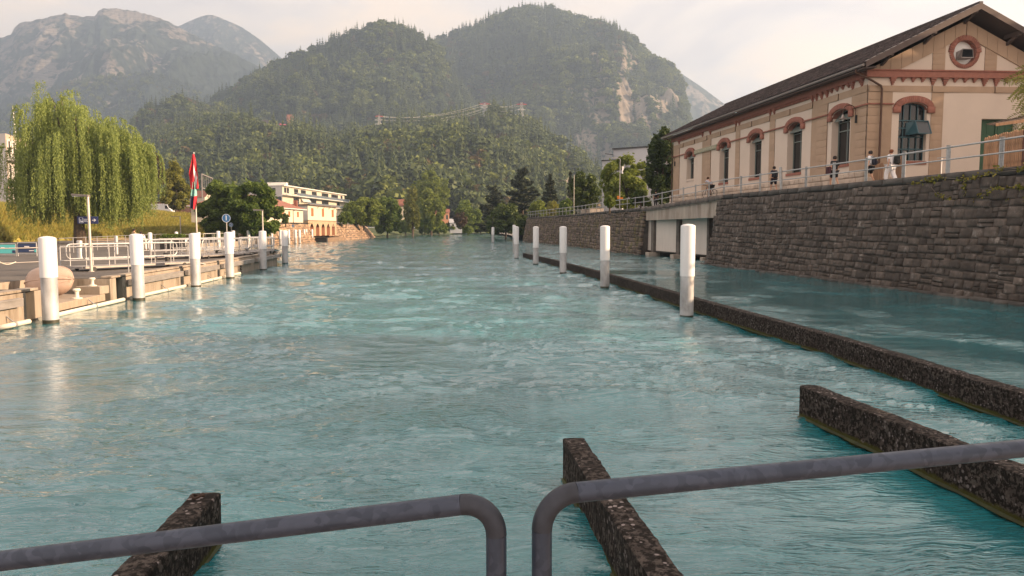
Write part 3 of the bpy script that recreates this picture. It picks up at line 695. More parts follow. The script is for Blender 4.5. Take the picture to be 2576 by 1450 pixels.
# --- sluice under the footbridge
t = thing('sluice', 'concrete footbridge over three white sluice gates between the two stone walls', 'sluice', (14.4, 62.6, 0))
G0 = Vector((13.3, 72.6, 0)); G1 = Vector((16.5, 54.6, 0)); GL = (G1 - G0).length; ge = (G1 - G0).normalized(); gi = Vector((-ge.y, ge.x, 0))  # gi into the bank
if gi.x < 0: gi = -gi
def gp(s, d, z): p = G0 + ge * s + gi * d; return Vector((p.x, p.y, z))
gate_s = []
for u0, u1 in ((1599, 1642.6), (1651, 1706), (1716, 1783.6)):
    a, b_ = PX(u0, 600, G0, G1), PX(u1, 600, G0, G1)
    gate_s.append(((Vector((a.x, a.y, 0)) - G0).dot(ge), (Vector((b_.x, b_.y, 0)) - G0).dot(ge)))
for s0, s1 in gate_s:
    m = MB(); nrib = 12
    for k in range(nrib):
        z0 = .52 + 2.95 * k / nrib; z1 = z0 + 2.95 / nrib - .015
        q = .02 * (k % 2)
        m.prism([gp(s0, -.02, z0), gp(s1, -.02, z0), gp(s1, .12, z0), gp(s0, .12, z0)], (0, 0, z1 - z0))
    m.prism([gp(s0, .0, .5), gp(s1, .0, .5), gp(s1, .12, .5), gp(s0, .12, .5)], (0, 0, 3.0))
    g = m.build('gate', M_GATE, t)
    e_ = MB(); e_.prism([gp(s0, -.06, .40), gp(s1, -.06, .40), gp(s1, .14, .40), gp(s0, .14, .40)], (0, 0, .1)); e_.build('gate_sill_beam', M_STEEL_D, g)
pier_s = [(-.3, gate_s[0][0] - .25)] + [(gate_s[k][1] + .12, gate_s[k + 1][0] - .12) for k in range(2)] + [(gate_s[2][1] + .12, gate_s[2][1] + .5)]
for s0, s1 in pier_s:
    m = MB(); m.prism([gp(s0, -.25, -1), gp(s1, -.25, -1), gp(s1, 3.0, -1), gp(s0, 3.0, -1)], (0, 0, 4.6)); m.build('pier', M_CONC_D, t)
    m = MB(); m.prism([gp(s0 - .12, -.75, -1), gp(s1 + .12, -.75, -1), gp(s1 + .12, .4, -1), gp(s0 - .12, .4, -1)], (0, 0, 1.35)); m.build('pier_foot', M_CONC, t, bevel=.04)
# ladder in the dark slot at the near end
m = MB(); sl = gate_s[2][1] + .95
for k in range(2): m.bar(gp(sl + k * .42, -.1, .5), gp(sl + k * .42, -.1, 3.2), .05)
for k in range(8): m.bar(gp(sl, -.1, .7 + k * .32), gp(sl + .42, -.1, .7 + k * .32), .035)
m.build('ladder', M_GALV, t)
# dark chamber, side wing at the far wall
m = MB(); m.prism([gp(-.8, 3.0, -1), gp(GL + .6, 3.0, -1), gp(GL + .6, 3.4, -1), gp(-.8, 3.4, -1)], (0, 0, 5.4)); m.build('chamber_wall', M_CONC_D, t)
# beam and deck of the footbridge: runs between the wall tops, in front of the gates
D0 = FT[0] + Vector((-.05, .6, 0)); D1 = NT[-1] + Vector((-.02, -.5, 0)); de = (D1 - D0); de.z = 0; DL = de.length; de.normalize(); di = Vector((-de.y, de.x, 0));
if di.x < 0: di = -di
def dp(s, d, z): return Vector((D0.x, D0.y, 0)) + de * s + di * d + Vector((0, 0, z))
zd0, zd1 = 4.66, 5.05
m = MB()
for (a0, a1, b0, b1) in ((.06, .5, 3.38, 3.42),):
    P_ = [dp(.9, a0, b0), dp(DL - .2, a0, b1), dp(DL - .2, a0, zd1 - .30), dp(.9, a0, zd0 - .30)]
    m.prism(P_, di * a1)
m.build('beam', M_CONC, t, bevel=.02)
m = MB(); m.prism([dp(-.2, -.04, zd0 - .42), dp(DL + .2, -.04, zd1 - .42), dp(DL + .2, -.04, zd1 - .36), dp(-.2, -.04, zd0 - .36)], di * 4.5); m.build('deck', M_CONC, t)
n = 16; Ms = []
for k in range(n):
    s0 = -.2 + (DL + .4) * k / n; w = (DL + .4) / n; zc = lerp(zd0, zd1, k / n) - .18
    ax = -de
    Ms.append(M4(ax * (w - .025), di * .36, Vector((0, 0, .36)), dp(s0 + w / 2, .06, zc)))
pieces(t, 'coping_stone', [world_coords(mat('parapet_concrete', (.13, .11, .10), .9, vary=.3, scale=1.5, bump=.006, bscale=20, island=.12, dark=(.05, .045, .04)))], Ms, PLAIN, 300)

# --- ground of the right bank
m = MB()
edge = [Vector((p.x + .3, p.y, p.z - .12)) for p in NT] + [Vector((p.x + .3, p.y, p.z - .12)) for p in FT] + [Vector((3.4, 150, 4.4)), Vector((2.5, 158, 2.0)), Vector((0, 170, .8)), Vector((-1, 220, .6)), Vector((-8, 300, .6)), Vector((-10, 330, .6))]
edge = [Vector((21.3, -20, 4.85))] + edge
R_ = [Vector((120, p.y, 4.9 if p.y < 150 else 3)) for p in edge]
for i in range(len(edge) - 1):
    a, b_, c, d = edge[i], edge[i + 1], R_[i + 1], R_[i]
    if 53 < (a.y + b_.y) / 2 < 72.1:                      # over the sluice the ground starts behind the chamber
        a = a + Vector((4.2, 0, 0)); b_ = b_ + Vector((4.2, 0, 0))
    m.add([a, b_, c, d], [(0, 1, 2, 3)])
rb = m.build('promenade_ground', M_PAVE); rb['kind'] = 'structure'
m = MB(); m.add([(-5000, 325, .25), (5000, 325, .25), (5000, 8000, .25), (-5000, 8000, .25)], [(0, 1, 2, 3)])
m.add([(118, -60, 4.6), (2500, -60, 4.6), (2500, 330, 3), (118, 330, 3)], [(0, 1, 2, 3)])
gnd = m.build('ground', M_GRASS_F); gnd['kind'] = 'structure'

# --- promenade railing: I-section posts and two tubes, one run
RL = [p + Vector((.16, 0, 0)) for p in NT] + [p + Vector((.16, 0, 0)) for p in FT]
t = thing('promenade_railing', 'grey steel railing with two rails along the promenade on top of both stone walls', 'railing', tuple(RL[2]))
LL = plen(RL); s = 2.2
i = 0
while s < LL:
    p = pw(RL, s); q = pw(RL, min(s + .1, LL)); dr = (q - p).normalized(); nn = Vector((dr.y, -dr.x, 0)).normalized()
    m = MB(); w = .11 if i != 12 else .2
    h = 1.13
    if i == 12:  # a stout leaning post
        m.tube([p + Vector((0, 0, -.15)), p + Vector((-.12, -.08, 1.32))], .085, 8)
    else:
        m.bar(p - dr * .07 + Vector((0, 0, -.12)), p - dr * .07 + Vector((0, 0, h)), .014, w, up=dr)
        m.bar(p + dr * .07 + Vector((0, 0, -.12)), p + dr * .07 + Vector((0, 0, h)), .014, w, up=dr)
        m.bar(p + Vector((0, 0, -.12)), p + Vector((0, 0, h)), .135, .014, up=nn)
        m.box((-.06, -.08, 0), (.06, .08, .02), Matrix.Translation(p + Vector((0, 0, h))))
    m.build('post', M_GALV, t)
    i += 1; s += 2.82 if p.y < 80 else 2.4
for z, r in ((1.06, .038), (.56, .032)):
    MB().tube([p + Vector((0, 0, z)) for p in RL], r, 8).build('rail', M_GALV, t, smooth=True)

# ================================================================ the power house
BC = Vector((20.06, 42.2, 0)); BE1 = Vector((-.1276, .9918, 0)); BE2 = Vector((.9983, .0578, 0))
def bp(a, b, z): return BC + BE1 * a + BE2 * b + Vector((0, 0, z))
GZ = 4.95
M_TAN = world_coords(mat('tan_render', (.385, .272, .195), .9, vary=.07, scale=1.2, island=.05, dark=(.33, .23, .155), dmask=(.55, .8)))
M_CREAM = world_coords(mat('cream_render', (.60, .50, .43), .9, vary=.04, scale=.9, dark=(.55, .45, .40), dmask=(.6, .85)))
M_RED = world_coords(mat('red_brick_trim', (.28, .115, .085), .85, vary=.14, scale=6, island=.12))
M_SOCLE = world_coords(mat('socle_stone', (.47, .385, .32), .9, vary=.2, scale=3, island=.15))
M_ROOF = world_coords(mat('roof_slate', (.058, .043, .043), .75, vary=.4, scale=1.2, island=.75))
M_WOODG = world_coords(mat('painted_eaves_wood', (.085, .060, .054), .75, vary=.1, scale=4))
M_GUTTER = mat('gutter_metal', (.28, .25, .24), .4, .6)
M_PIPE = mat('brown_downpipe', (.075, .035, .022), .45, .3)
M_FRAME_G = mat('grey_green_window_frame', (.16, .19, .18), .55)
M_FRAME_B = mat('blue_window_frame', (.03, .085, .11), .5)
M_GLASS = mat('dark_window_glass', (.012, .014, .016), .06, spec=.6)
M_CURT = world_coords(mat('curtain_behind_glass', (.11, .11, .105), .8, vary=.25, scale=6, stretch=(3, 3, .2)))
M_GREEN = world_coords(mat('green_door_paint', (.03, .085, .045), .6, vary=.08, scale=2))
M_WHITEP = mat('white_paint', (.75, .74, .74), .45, vary=.03, scale=1)
house = thing('power_house', 'long tan and cream power house with red brick arches above the stone wall', 'building', tuple(bp(0, 0, GZ)))
HL, HW = 31.8, 11.04; HZ = 11.52
SL = (14.80 - 11.55) / (HW / 2 + .85)
# shell behind the facade skins
m = MB()
def holes_strip(m, fn, a0, a1, z0, z1, holes, n=14):
    """a wall strip with arched openings; holes: (centre, half width, sill, spring, crown)"""
    holes = sorted(holes); x = a0
    for c, hw, zs, zp, zc in holes:
        m.add([fn(x, z0), fn(c - hw, z0), fn(c - hw, z1), fn(x, z1)], [(0, 1, 2, 3)])
        m.add([fn(c - hw, z0), fn(c + hw, z0), fn(c + hw, zs), fn(c - hw, zs)], [(0, 1, 2, 3)])
        for i in range(n):
            t0, t1 = -1 + 2 * i / n, -1 + 2 * (i + 1) / n
            zz = lambda t_: zp + (zc - zp) * math.sqrt(max(0, 1 - t_ * t_))
            m.add([fn(c + hw * t0, zz(t0)), fn(c + hw * t1, zz(t1)), fn(c + hw * t1, z1), fn(c + hw * t0, z1)], [(0, 1, 2, 3)])
        x = c + hw
    m.add([fn(x, z0), fn(a1, z0), fn(a1, z1), fn(x, z1)], [(0, 1, 2, 3)])
def circ_strip(m, fn, c, zc, r, x0, x1, z0, z1, n=28):
    """rectangle with a round hole"""
    P_, Q = [], []
    for i in range(n):
        t = 2 * math.pi * i / n; ca, sa = math.cos(t), math.sin(t)
        k = min((x1 - c) / ca if ca > 1e-6 else 1e9, (x0 - c) / ca if ca < -1e-6 else 1e9, (z1 - zc) / sa if sa > 1e-6 else 1e9, (z0 - zc) / sa if sa < -1e-6 else 1e9)
        P_.append(fn(c + r * ca, zc + r * sa)); Q.append((c + k * ca, zc + k * sa))
    cor = [(x1, z1), (x0, z1), (x0, z0), (x1, z0)]
    for i in range(n):
        j = (i + 1) % n; a, b_ = Q[i], Q[j]
        m.add([P_[i], fn(*a), fn(*b_), P_[j]], [(0, 1, 2, 3)])
        for cx_, cz_ in cor:
            if (abs(a[0] - cx_) < 1e-4 and abs(b_[1] - cz_) < 1e-4 and abs(a[1] - cz_) > 1e-4) or (abs(a[1] - cz_) < 1e-4 and abs(b_[0] - cx_) < 1e-4 and abs(a[0] - cx_) > 1e-4):
                m.add([fn(*a), fn(cx_, cz_), fn(*b_)], [(0, 1, 2)])
side = lambda d: (lambda a, z: bp(a, d, z))
gab = lambda d: (lambda b_, z: bp(d, b_, z))
WA = [(2.60, .96), (8.05, .96), (13.82, .96), (19.56, .92), (27.2, .92)]
sill_z = [6.47, 6.38, 6.45, 6.42, 7.2]
side_holes = [(c, hw, sill_z[k], 9.32, 9.74) for k, (c, hw) in enumerate(WA)]
GW = (2.68, .82, 6.5, 9.36, 9.74)
# long side: cream plane with the openings
m = MB(); holes_strip(m, side(.0), 0, HL, GZ - 1.2, HZ, side_holes); m.build('long_wall', M_CREAM, house)
m = MB(); holes_strip(m, gab(.0), 0, 6.74, GZ - 1.2, 11.55, [GW])
m.add([gab(0)(6.74, 8.88), gab(0)(8.9, 8.88), gab(0)(8.9, 11.55), gab(0)(6.74, 11.55)], [(0, 1, 2, 3)]); m.add([gab(0)(8.9, GZ - 1), gab(0)(HW, GZ - 1), gab(0)(HW, 11.55), gab(0)(8.9, 11.55)], [(0, 1, 2, 3)])
# triangle above, with the round window
zg = lambda b_: 11.55 + (min(b_, HW - b_)) * SL * .985 + .02
m.add([gab(0)(0, 11.55), gab(0)(4.4, 11.55), gab(0)(4.4, zg(4.4)), gab(0)(0, zg(0))], [(0, 1, 2, 3)])
m.add([gab(0)(6.7, 11.55), gab(0)(HW, 11.55), gab(0)(HW, zg(HW)), gab(0)(6.7, zg(6.7))], [(0, 1, 2, 3)])
circ_strip(m, gab(0), 5.52, 12.56, .66, 4.4, 6.7, 11.55, 13.5)
m.add([gab(0)(4.4, 13.5), gab(0)(6.7, 13.5), gab(0)(6.7, zg(6.7)), gab(0)(5.52, zg(5.52)), gab(0)(4.4, zg(4.4))], [(0, 1, 2, 3, 4)])
m.build('gable_wall', M_CREAM, house)
m = MB()
m.add([bp(HL, 0, GZ - 1), bp(HL, HW, GZ - 1), bp(HL, HW, 11.55), bp(HL, HW / 2, zg(HW / 2)), bp(HL, 0, 11.55)], [(0, 1, 2, 3, 4)])
m.add([bp(0, HW, GZ - 1), bp(HL, HW, GZ - 1), bp(HL, HW, 11.55), bp(0, HW, 11.55)], [(0, 1, 2, 3)])
m.build('back_wall', M_CREAM, house)
# reveals, panes, frames
def arch_pts(c, hw, zs, zp, zc, n=14):
    return [(c - hw, zs), (c + hw, zs)] + [(c + hw * math.cos(math.pi * i / n), zp + (zc - zp) * math.sin(math.pi * i / n)) for i in range(n + 1)]
def window(parent, fnd, c, hw, zs, zp, zc, name='window', depth=.62, blue=False, back=None, curtain=True):
    """fnd(x, d, z): d metres into the wall"""
    pts = arch_pts(c, hw, zs, zp, zc)
    m = MB(); n = len(pts)
    for i in range(n):
        a, b_ = pts[i], pts[(i + 1) % n]
        m.add([fnd(a[0], 0.002, a[1]), fnd(b_[0], 0.002, b_[1]), fnd(b_[0], depth, b_[1]), fnd(a[0], depth, a[1])], [(0, 1, 2, 3)], 0 if i < 2 or i == n - 1 else 1)
    w = m.build(name, [M_CREAM, M_RED], parent)
    m = MB(); m.add([fnd(x, depth - .12, z) for x, z in pts], [tuple(range(n))]); m.build('pane', M_GLASS, w)
    if curtain:
        m = MB(); m.add([fnd(x, depth + .1, z) for x, z in pts], [tuple(range(n))]); m.build('curtain', M_CURT, w)
    m = MB(); T_ = Vector((0, 0, 1))
    d0 = depth - .17
    def fb(p, q, wd=.06): m.bar(fnd(p[0], d0, p[1]), fnd(q[0], d0, q[1]), wd, .06)
    for i in range(n): fb(pts[i], pts[(i + 1) % n], .07)
    nx = 3 if blue else 2
    for k in range(1, nx + 1 if blue else nx):
        x = c - hw + 2 * hw * k / (nx + 1 if blue else nx); top = zp + (zc - zp) * math.sqrt(max(0, 1 - ((x - c) / hw) ** 2))
        fb((x, zs), (x, top), .035 if blue else .045)
    for z in ((7.17, 7.85, 8.35, 8.78) if blue else (zs + (zp - zs) * .72, zp - .28)):
        fb((c - hw, z), (c + hw, z), .10 if (blue and z > 8.7) else .05)
    fr = m.build('frame', M_FRAME_B if blue else M_FRAME_G, w)
    return w
for k, h in enumerate(side_holes):
    w = window(house, lambda x, d, z: bp(x, d, z), *h, curtain=True)
    # tilted vent sash at the top
    c, hw, zs, zp, zc = h
    m = MB(); A0, A1 = bp(c - hw * .9, .42, zp + .16), bp(c + hw * .9, .42, zp + .16); B0, B1 = bp(c - hw * .9, .10, zp - .20), bp(c + hw * .9, .10, zp - .20)
    m.add([A0, A1, B1, B0], [(0, 1, 2, 3)]); 
    for p, q in ((A0, A1), (A1, B1), (B1, B0), (B0, A0)): m.bar(p, q, .04)
    m.build('vent_sash', M_FRAME_G, w)
w = window(house, lambda x, d, z: bp(d, x, z), *GW, blue=True, depth=.42, curtain=False)
m = MB()   # dark tilted sash standing out of the window
A = [bp(.26, 2.5, 8.76), bp(.26, 3.32, 8.76), bp(-.62, 3.42, 8.60), bp(-.62, 2.58, 8.60)]
Bq = [bp(.26, 2.5, 7.95), bp(.26, 3.32, 7.95)]
m.add([bp(-.10, 3.50, 8.70), bp(-.10, 2.78, 8.70), bp(-.62, 2.62, 7.98), bp(-.62, 3.34, 7.98)], [(0, 1, 2, 3)])
m.build('tilted_pane', M_GLASS, w)
m = MB(); c4 = [bp(-.09, 3.52, 8.72), bp(-.09, 2.76, 8.72), bp(-.63, 2.60, 7.96), bp(-.63, 3.36, 7.96)]
for i in range(4): m.bar(c4[i], c4[(i + 1) % 4], .05)
h4 = [bp(.26, 2.45, 8.66), bp(.26, 2.45, 7.96)]
m.add([bp(-.09, 2.76, 8.72), h4[0], h4[1], bp(-.63, 2.60, 7.96)], [(0, 1, 2, 3)]); m.add([bp(-.63, 2.60, 7.96), h4[1], bp(.26, 3.3, 7.96), bp(-.63, 3.36, 7.96)], [(0, 1, 2, 3)])
m.build('sash_box', M_FRAME_B, w)
# round window
m = MB(); n = 32
rw = [(5.52 + .66 * math.cos(2 * math.pi * i / n), 12.56 + .66 * math.sin(2 * math.pi * i / n)) for i in range(n)]
for i in range(n):
    a, b_ = rw[i], rw[(i + 1) % n]; m.add([bp(0, *a), bp(0, *b_), bp(.55, *b_), bp(.55, *a)], [(0, 1, 2, 3)])
w = m.build('round_window', M_RED, house)
m = MB(); m.add([bp(.24, *p) for p in rw], [tuple(range(n))]); m.build('white_panel', M_WHITEP, w)
m = MB(); m.add([bp(-.02, 5.98, 12.74), bp(-.02, 5.42, 12.74), bp(-.30, 5.16, 12.24), bp(-.30, 5.80, 12.24)], [(0, 1, 2, 3)]); m.build('tilted_pane', M_GLASS, w)
m = MB(); c4 = [bp(-.01, 6.0, 12.76), bp(-.01, 5.40, 12.76), bp(-.31, 5.14, 12.22), bp(-.31, 5.82, 12.22)]
for i in range(4): m.bar(c4[i], c4[(i + 1) % 4], .035)
m.add([c4[1], bp(.235, 5.2, 12.62), bp(.235, 5.2, 12.2), c4[2]], [(0, 1, 2, 3)]); m.add([c4[2], bp(.235, 5.2, 12.2), bp(.235, 5.8, 12.2), c4[3]], [(0, 1, 2, 3)])
m.build('sash_box', M_GUTTER, w)
# ring of radial bricks about the round window, upper half wider
Ms = []
for k in range(44):
    t = 2 * math.pi * (k + .5) / 44; up = math.sin(t) > -.02
    r0, r1 = .66, (.95 if up else .88); rc = (r0 + r1) / 2
    x = BE2 * (-math.sin(t)) + Vector((0, 0, math.cos(t))); z = BE2 * math.cos(t) + Vector((0, 0, math.sin(t)))
    Ms.append(M4(x * (2 * math.pi * rc / 44 * .94), BE1 * (.16 if up else .12), z * (r1 - r0), bp(-.02 if up else 0, 5.52 + rc * math.cos(t), 12.56 + rc * math.sin(t))))
VV, FF, b0 = [], [], 0
def join_blocks(name, Ms, mats_, parent, variants=PLAIN, kind=None):
    Wi = np.array(mat_of(parent).inverted()); VV, FF, b0 = [], [], 0
    for i, M in enumerate(Ms):
        M = Wi @ M; V, F = variants[i % len(variants)]; VV.append(V @ M[:3, :3].T + M[:3, 3]); FF.append(F + b0); b0 += len(V)
    o = link(name, fast_mesh(name, np.concatenate(VV), np.concatenate(FF), mats_), parent); KIDS.setdefault(parent.name, []).append(o)
    if kind: o['kind'] = kind
    return o
join_blocks('brick_ring', Ms, [M_RED], house)
# brick arches over the windows
def brick_arch(fx, E, c, hw, zp, zc, r=.33, n=26, d=.16, ears=True):
    """fx(x, d, z); E: direction along the wall"""
    Ms = []; nrm = (fx(0, 1, 0) - fx(0, 0, 0))
    for k in range(n):
        t = math.pi * (1 - (k + .5) / n); x, z = c + (hw + r / 2) * math.cos(t), zp + (zc - zp + r / 2) * math.sin(t)
        t0, t1 = math.pi * (1 - k / n), math.pi * (1 - (k + 1) / n)
        p0 = (c + (hw + r / 2) * math.cos(t0), zp + (zc - zp + r / 2) * math.sin(t0)); p1 = (c + (hw + r / 2) * math.cos(t1), zp + (zc - zp + r / 2) * math.sin(t1))
        tx, tz = p1[0] - p0[0], p1[1] - p0[1]; L = math.hypot(tx, tz)
        X = (E * tx + Vector((0, 0, tz))); Z = (E * (-tz) + Vector((0, 0, tx))) * (r / L)
        Ms.append(M4(X * 1.02, nrm * d, Z, fx(x, d / 2 - d + .03, z)))
    if ears:
        for sgn in (-1, 1):
            Ms.append(M4(E * (r + .06), nrm * (d + .02), Vector((0, 0, .34)), fx(c + sgn * (hw + r / 2 - .0), .03 - d / 2 - .01, zp - .08)))
    return Ms
fs = lambda x, d, z: bp(x, d, z)
fg = lambda x, d, z: bp(d, x, z)
for k, (c, hw) in enumerate(WA):
    join_blocks('brick_arch', brick_arch(fs, BE1, c, hw, 9.42, 9.76), [M_RED], house)
join_blocks('brick_arch', brick_arch(fg, BE2, GW[0], GW[1] + .0, 9.42, 9.76, r=.36), [M_RED], house)
# sills
for k, (c, hw) in enumerate(WA):
    MB().prism([fs(c - hw - .03, -.06, sill_z[k] - .17), fs(c + hw + .03, -.06, sill_z[k] - .17), fs(c + hw + .03, .5, sill_z[k] - .17), fs(c - hw - .03, .5, sill_z[k] - .17)], (0, 0, .17)).build('sill', M_RED if k < 4 else M_CREAM, house)
MB().prism([fg(1.8, -.06, 6.28), fg(3.55, -.06, 6.28), fg(3.55, .4, 6.28), fg(1.8, .4, 6.28)], (0, 0, .2)).build('sill', M_RED, house)
# string course between the arches on the long side, on the gable corner, lettered board in one bay
def strip(name, fx, x0, x1, z0, z1, d, m_):
    return MB().prism([fx(x0, -d, z0), fx(x1, -d, z0), fx(x1, .02, z0), fx(x0, .02, z0)], (0, 0, z1 - z0)).build(name, m_, house)
xs_ = [(0 - .06, WA[0][0] - 1.29)] + [(WA[k][0] + 1.29, WA[k + 1][0] - 1.29) for k in range(3)] + [(WA[4][0] + 1.29, HL)]
for a0, a1 in xs_: strip('string_course', fs, a0, a1, 9.60, 9.68, .13, M_RED)
strip('string_course', fg, 0, GW[0] - 1.2, 9.62, 9.70, .11, M_RED)
sb = strip('lettered_board', fs, WA[3][0] + 1.30, WA[4][0] - 1.30, 9.36, 9.70, .16, world_coords(mat('sage_board', (.27, .27, .19), .7, vary=.08, scale=4)))
W_ = Matrix(((-BE1.x, 0, -BE2.x, 0), (-BE1.y, 0, -BE2.y, 0), (0, 1, 0, 0), (0, 0, 0, 1))).to_4x4(); W_.translation = bp((WA[3][0] + WA[4][0]) / 2, -.167, 9.53)
text_part('lettering', 'ELEKTRIZITÄTSWERK INTERLAKEN', .30, mat('pale_letter_paint', (.52, .48, .38), .7), W_, sb, house)
BACK = MB()
# tan block skins: courses of rendered blocks proud of the cream
def block_field(fx, E, x0, x1, z0, z1, ch=.44, d=.10, out=[]):
    BACK.prism([fx(x0 + .01, -d + .030, z0), fx(x1 - .01, -d + .030, z0), fx(x1 - .01, .015, z0), fx(x0 + .01, .015, z0)], (0, 0, z1 - z0))
    nrm = (fx(0, 1, 0) - fx(0, 0, 0)); n = max(1, round((z1 - z0) / ch)); h = (z1 - z0) / n
    for k in range(n):
        out.append(M4(E * (x1 - x0 - .004), nrm * d, Vector((0, 0, h - .022)), fx((x0 + x1) / 2, -d / 2 + .02, z0 + h * (k + .5))))
    return out
PT = 10.33  # head of the panels
panels = [(1.56, 4.02), (5.94, 10.82), (11.66, 16.55), (17.4, 22.32), (24.33, 30.0)]
Ms = []
xe = [(-.0, panels[0][0])] + [(panels[k][1], panels[k + 1][0]) for k in range(4)] + [(panels[4][1], HL)]
for x0, x1 in xe: block_field(fs, BE1, x0, x1, 5.95, PT, .436, .045, Ms)
x = 0
while x < HL - .1:       # frieze above the panels: blocks with vertical joints
    x1 = min(x + 2.9, HL); block_field(fs, BE1, x, x1, PT, 10.74, .41, .055, Ms); x = x1
# gable pilasters
for x0, x1 in ((0, 1.45), (3.72, 4.44), ): block_field(fg, BE2, x0, x1, 5.4, PT, .44, .045, Ms)
for x0, x1 in ((3.67, 4.42), (6.73, 7.46)): block_field(fg, BE2, x0, x1, 11.55, 13.05, .30, .05, Ms)
for x0, x1 in ((0, 3.7), (3.7, 7.4), (7.4, HW)): block_field(fg, BE2, x0, x1, PT, 10.68, .35, .055, Ms)
BACK.build('render_backing', M_TAN, house)
pieces(house, 'render_block', [M_TAN], Ms, [plain_block(.012)], 300)
# raking border of the gable triangle
m = MB()
for sg in (0, 1):
    f_ = (lambda b_: b_) if sg == 0 else (lambda b_: HW - b_)
    for k in range(9):
        b0_, b1_ = .0 + 5.5 * k / 9, .0 + 5.5 * (k + 1) / 9 - .02
        lo = lambda b_: max(11.56, zg(b_) - .88 - .22 * (b_ > 3.7) * 0); hi = lambda b_: zg(b_)
        if b0_ < .3: lo = lambda b_: 11.56
        P_ = [fg(f_(b0_), -.08, lo(b0_)), fg(f_(b1_), -.08, lo(b1_)), fg(f_(b1_), -.08, hi(b1_)), fg(f_(b0_), -.08, hi(b0_))]
        m.prism(P_, BE1 * .1)
m.build('raking_border', M_TAN, house)
# socle of squared stones
Ms = []
rnd = random.Random(9)
for k in range(3):
    z0 = 4.9 + .34 * k; x = -rnd.uniform(0, .4)
    while x < HL:
        w_ = rnd.uniform(.45, 1.0); Ms.append(M4(BE1 * (w_ - .03), BE2 * .14, Vector((0, 0, .31)), fs(x + w_ / 2, -.05, z0 + .17))); x += w_
    x = 0
    while x < 6.7:
        w_ = rnd.uniform(.45, 1.0); Ms.append(M4(BE2 * (w_ - .03), BE1 * .14, Vector((0, 0, .31)), fg(min(x + w_ / 2, 6.3), -.05, z0 + .17))) if k < 2 else None; x += w_
pieces(house, 'socle_stone', [M_SOCLE], Ms, ROUGH[:4], 120)
# brick cornice with consoles and small teeth
MB().prism([fs(-.12, -.22, 11.12), fs(HL + .1, -.22, 11.12), fs(HL + .1, .05, 11.12), fs(-.12, .05, 11.12)], (0, 0, .36)).build('cornice', M_RED, house)
m = MB(); m.prism([fg(-.22, -.22, 11.12), fg(HW + .1, -.22, 11.12), fg(HW + .1, .05, 11.12), fg(-.22, .05, 11.12)], (0, 0, .34))
m.prism([fg(-.26, -.28, 11.46), fg(HW + .2, -.28, 11.46), fg(HW + .2, .05, 11.46), fg(-.26, .05, 11.46)], (0, 0, .07)); m.build('cornice', M_RED, house)
cons = []
def console(fx, E, x, big):
    """stepped brick console"""
    nrm = fx(0, 1, 0) - fx(0, 0, 0); st = ((.34, .19, 11.08), (.26, .15, 10.97), (.17, .11, 10.86), (.10, .08, 10.76)) if big else ((.24, .17, 11.09), (.16, .12, 11.01), (.09, .08, 10.94))
    m = MB()
    for w_, d_, z_ in st:
        m.prism([fx(x - w_ / 2, -d_, z_ - .05), fx(x + w_ / 2, -d_, z_ - .05), fx(x + w_ / 2, .02, z_ - .05), fx(x - w_ / 2, .02, z_ - .05)], (0, 0, .10 if big else .08))
    return m
xa = []
for x0, x1 in xe:
    xa += [(x0 + .12, True), (x1 - .12, True)] if x1 - x0 > .5 else []
xa = [q for q in xa if .3 < q[0] < HL - .2]
for x in (.55, 4.75, 5.35): xa.append((x, True))
teeth = []
for p0, p1 in [(1.5, 4.2)] + panels[1:]:
    if p0 < 2:
        x = 1.5 + .35
        while x < 4.1: xa.append((x, False)); x += .6
    else:
        x = p0 + .1
        while x < p1: teeth.append(x); x += .19
for x, big in xa: console(fs, BE1, x, big).build('console', M_RED, house)
m = MB()
for x in teeth: m.prism([fs(x - .05, -.16, 10.96), fs(x + .05, -.16, 10.96), fs(x + .05, .02, 10.96), fs(x - .05, .02, 10.96)], (0, 0, .18))
m.build('brick_teeth', M_RED, house)
for x, big in [(1.37, True), (1.98, False), (2.56, False), (3.12, False), (3.72, True), (4.42, True), (5.02, False), (5.60, False), (6.15, False), (6.74, True), (7.44, True), (8.06, False), (8.62, False), (9.2, False), (9.8, True), (10.5, True)]:
    console(fg, BE2, x, big).build('console', M_RED, house)
# roof: two slabs, slates, ridge, barge boards, gutter, brackets, downpipe
ov, fo = .85, 1.05
zr = 14.80
def roof_pt(side_, q, a, dz=0):
    """q 0 at the eave, 1 at the ridge"""
    b_ = lerp(-ov, HW / 2, q) if side_ == 0 else lerp(HW + ov, HW / 2, q)
    return bp(a, b_, lerp(11.60, zr, q) + dz)
roof_i = None
m = MB()
for sd in (0, 1):
    P_ = [roof_pt(sd, 0, -fo), roof_pt(sd, 0, HL + .9), roof_pt(sd, 1, HL + .9), roof_pt(sd, 1, -fo)]
    m.prism(P_, (0, 0, .12))
roof_i = m.build('roof', M_WOODG, house)
Ms = []
su = (roof_pt(0, 1, 0) - roof_pt(0, 0, 0)); sl_len = su.length; su.normalize(); nr = BE1.cross(su).normalized()
if nr.z < 0: nr = -nr
ch = .21; rows_ = int(sl_len / ch)
rnd = random.Random(4)
for r in range(rows_ + 1):
    a = -fo - .04 + (.14 if r % 2 else 0)
    while a < HL + .85:
        c_ = roof_pt(0, 0, 0) + su * (ch * (r + .35) - .05) + BE1 * (a + .14) + nr * (.155 + rnd.uniform(-.008, .012))
        tl = su * .30 - nr * .035
        Ms.append(M4(BE1 * .262, nr * .03, -tl if False else tl, c_)); a += .28
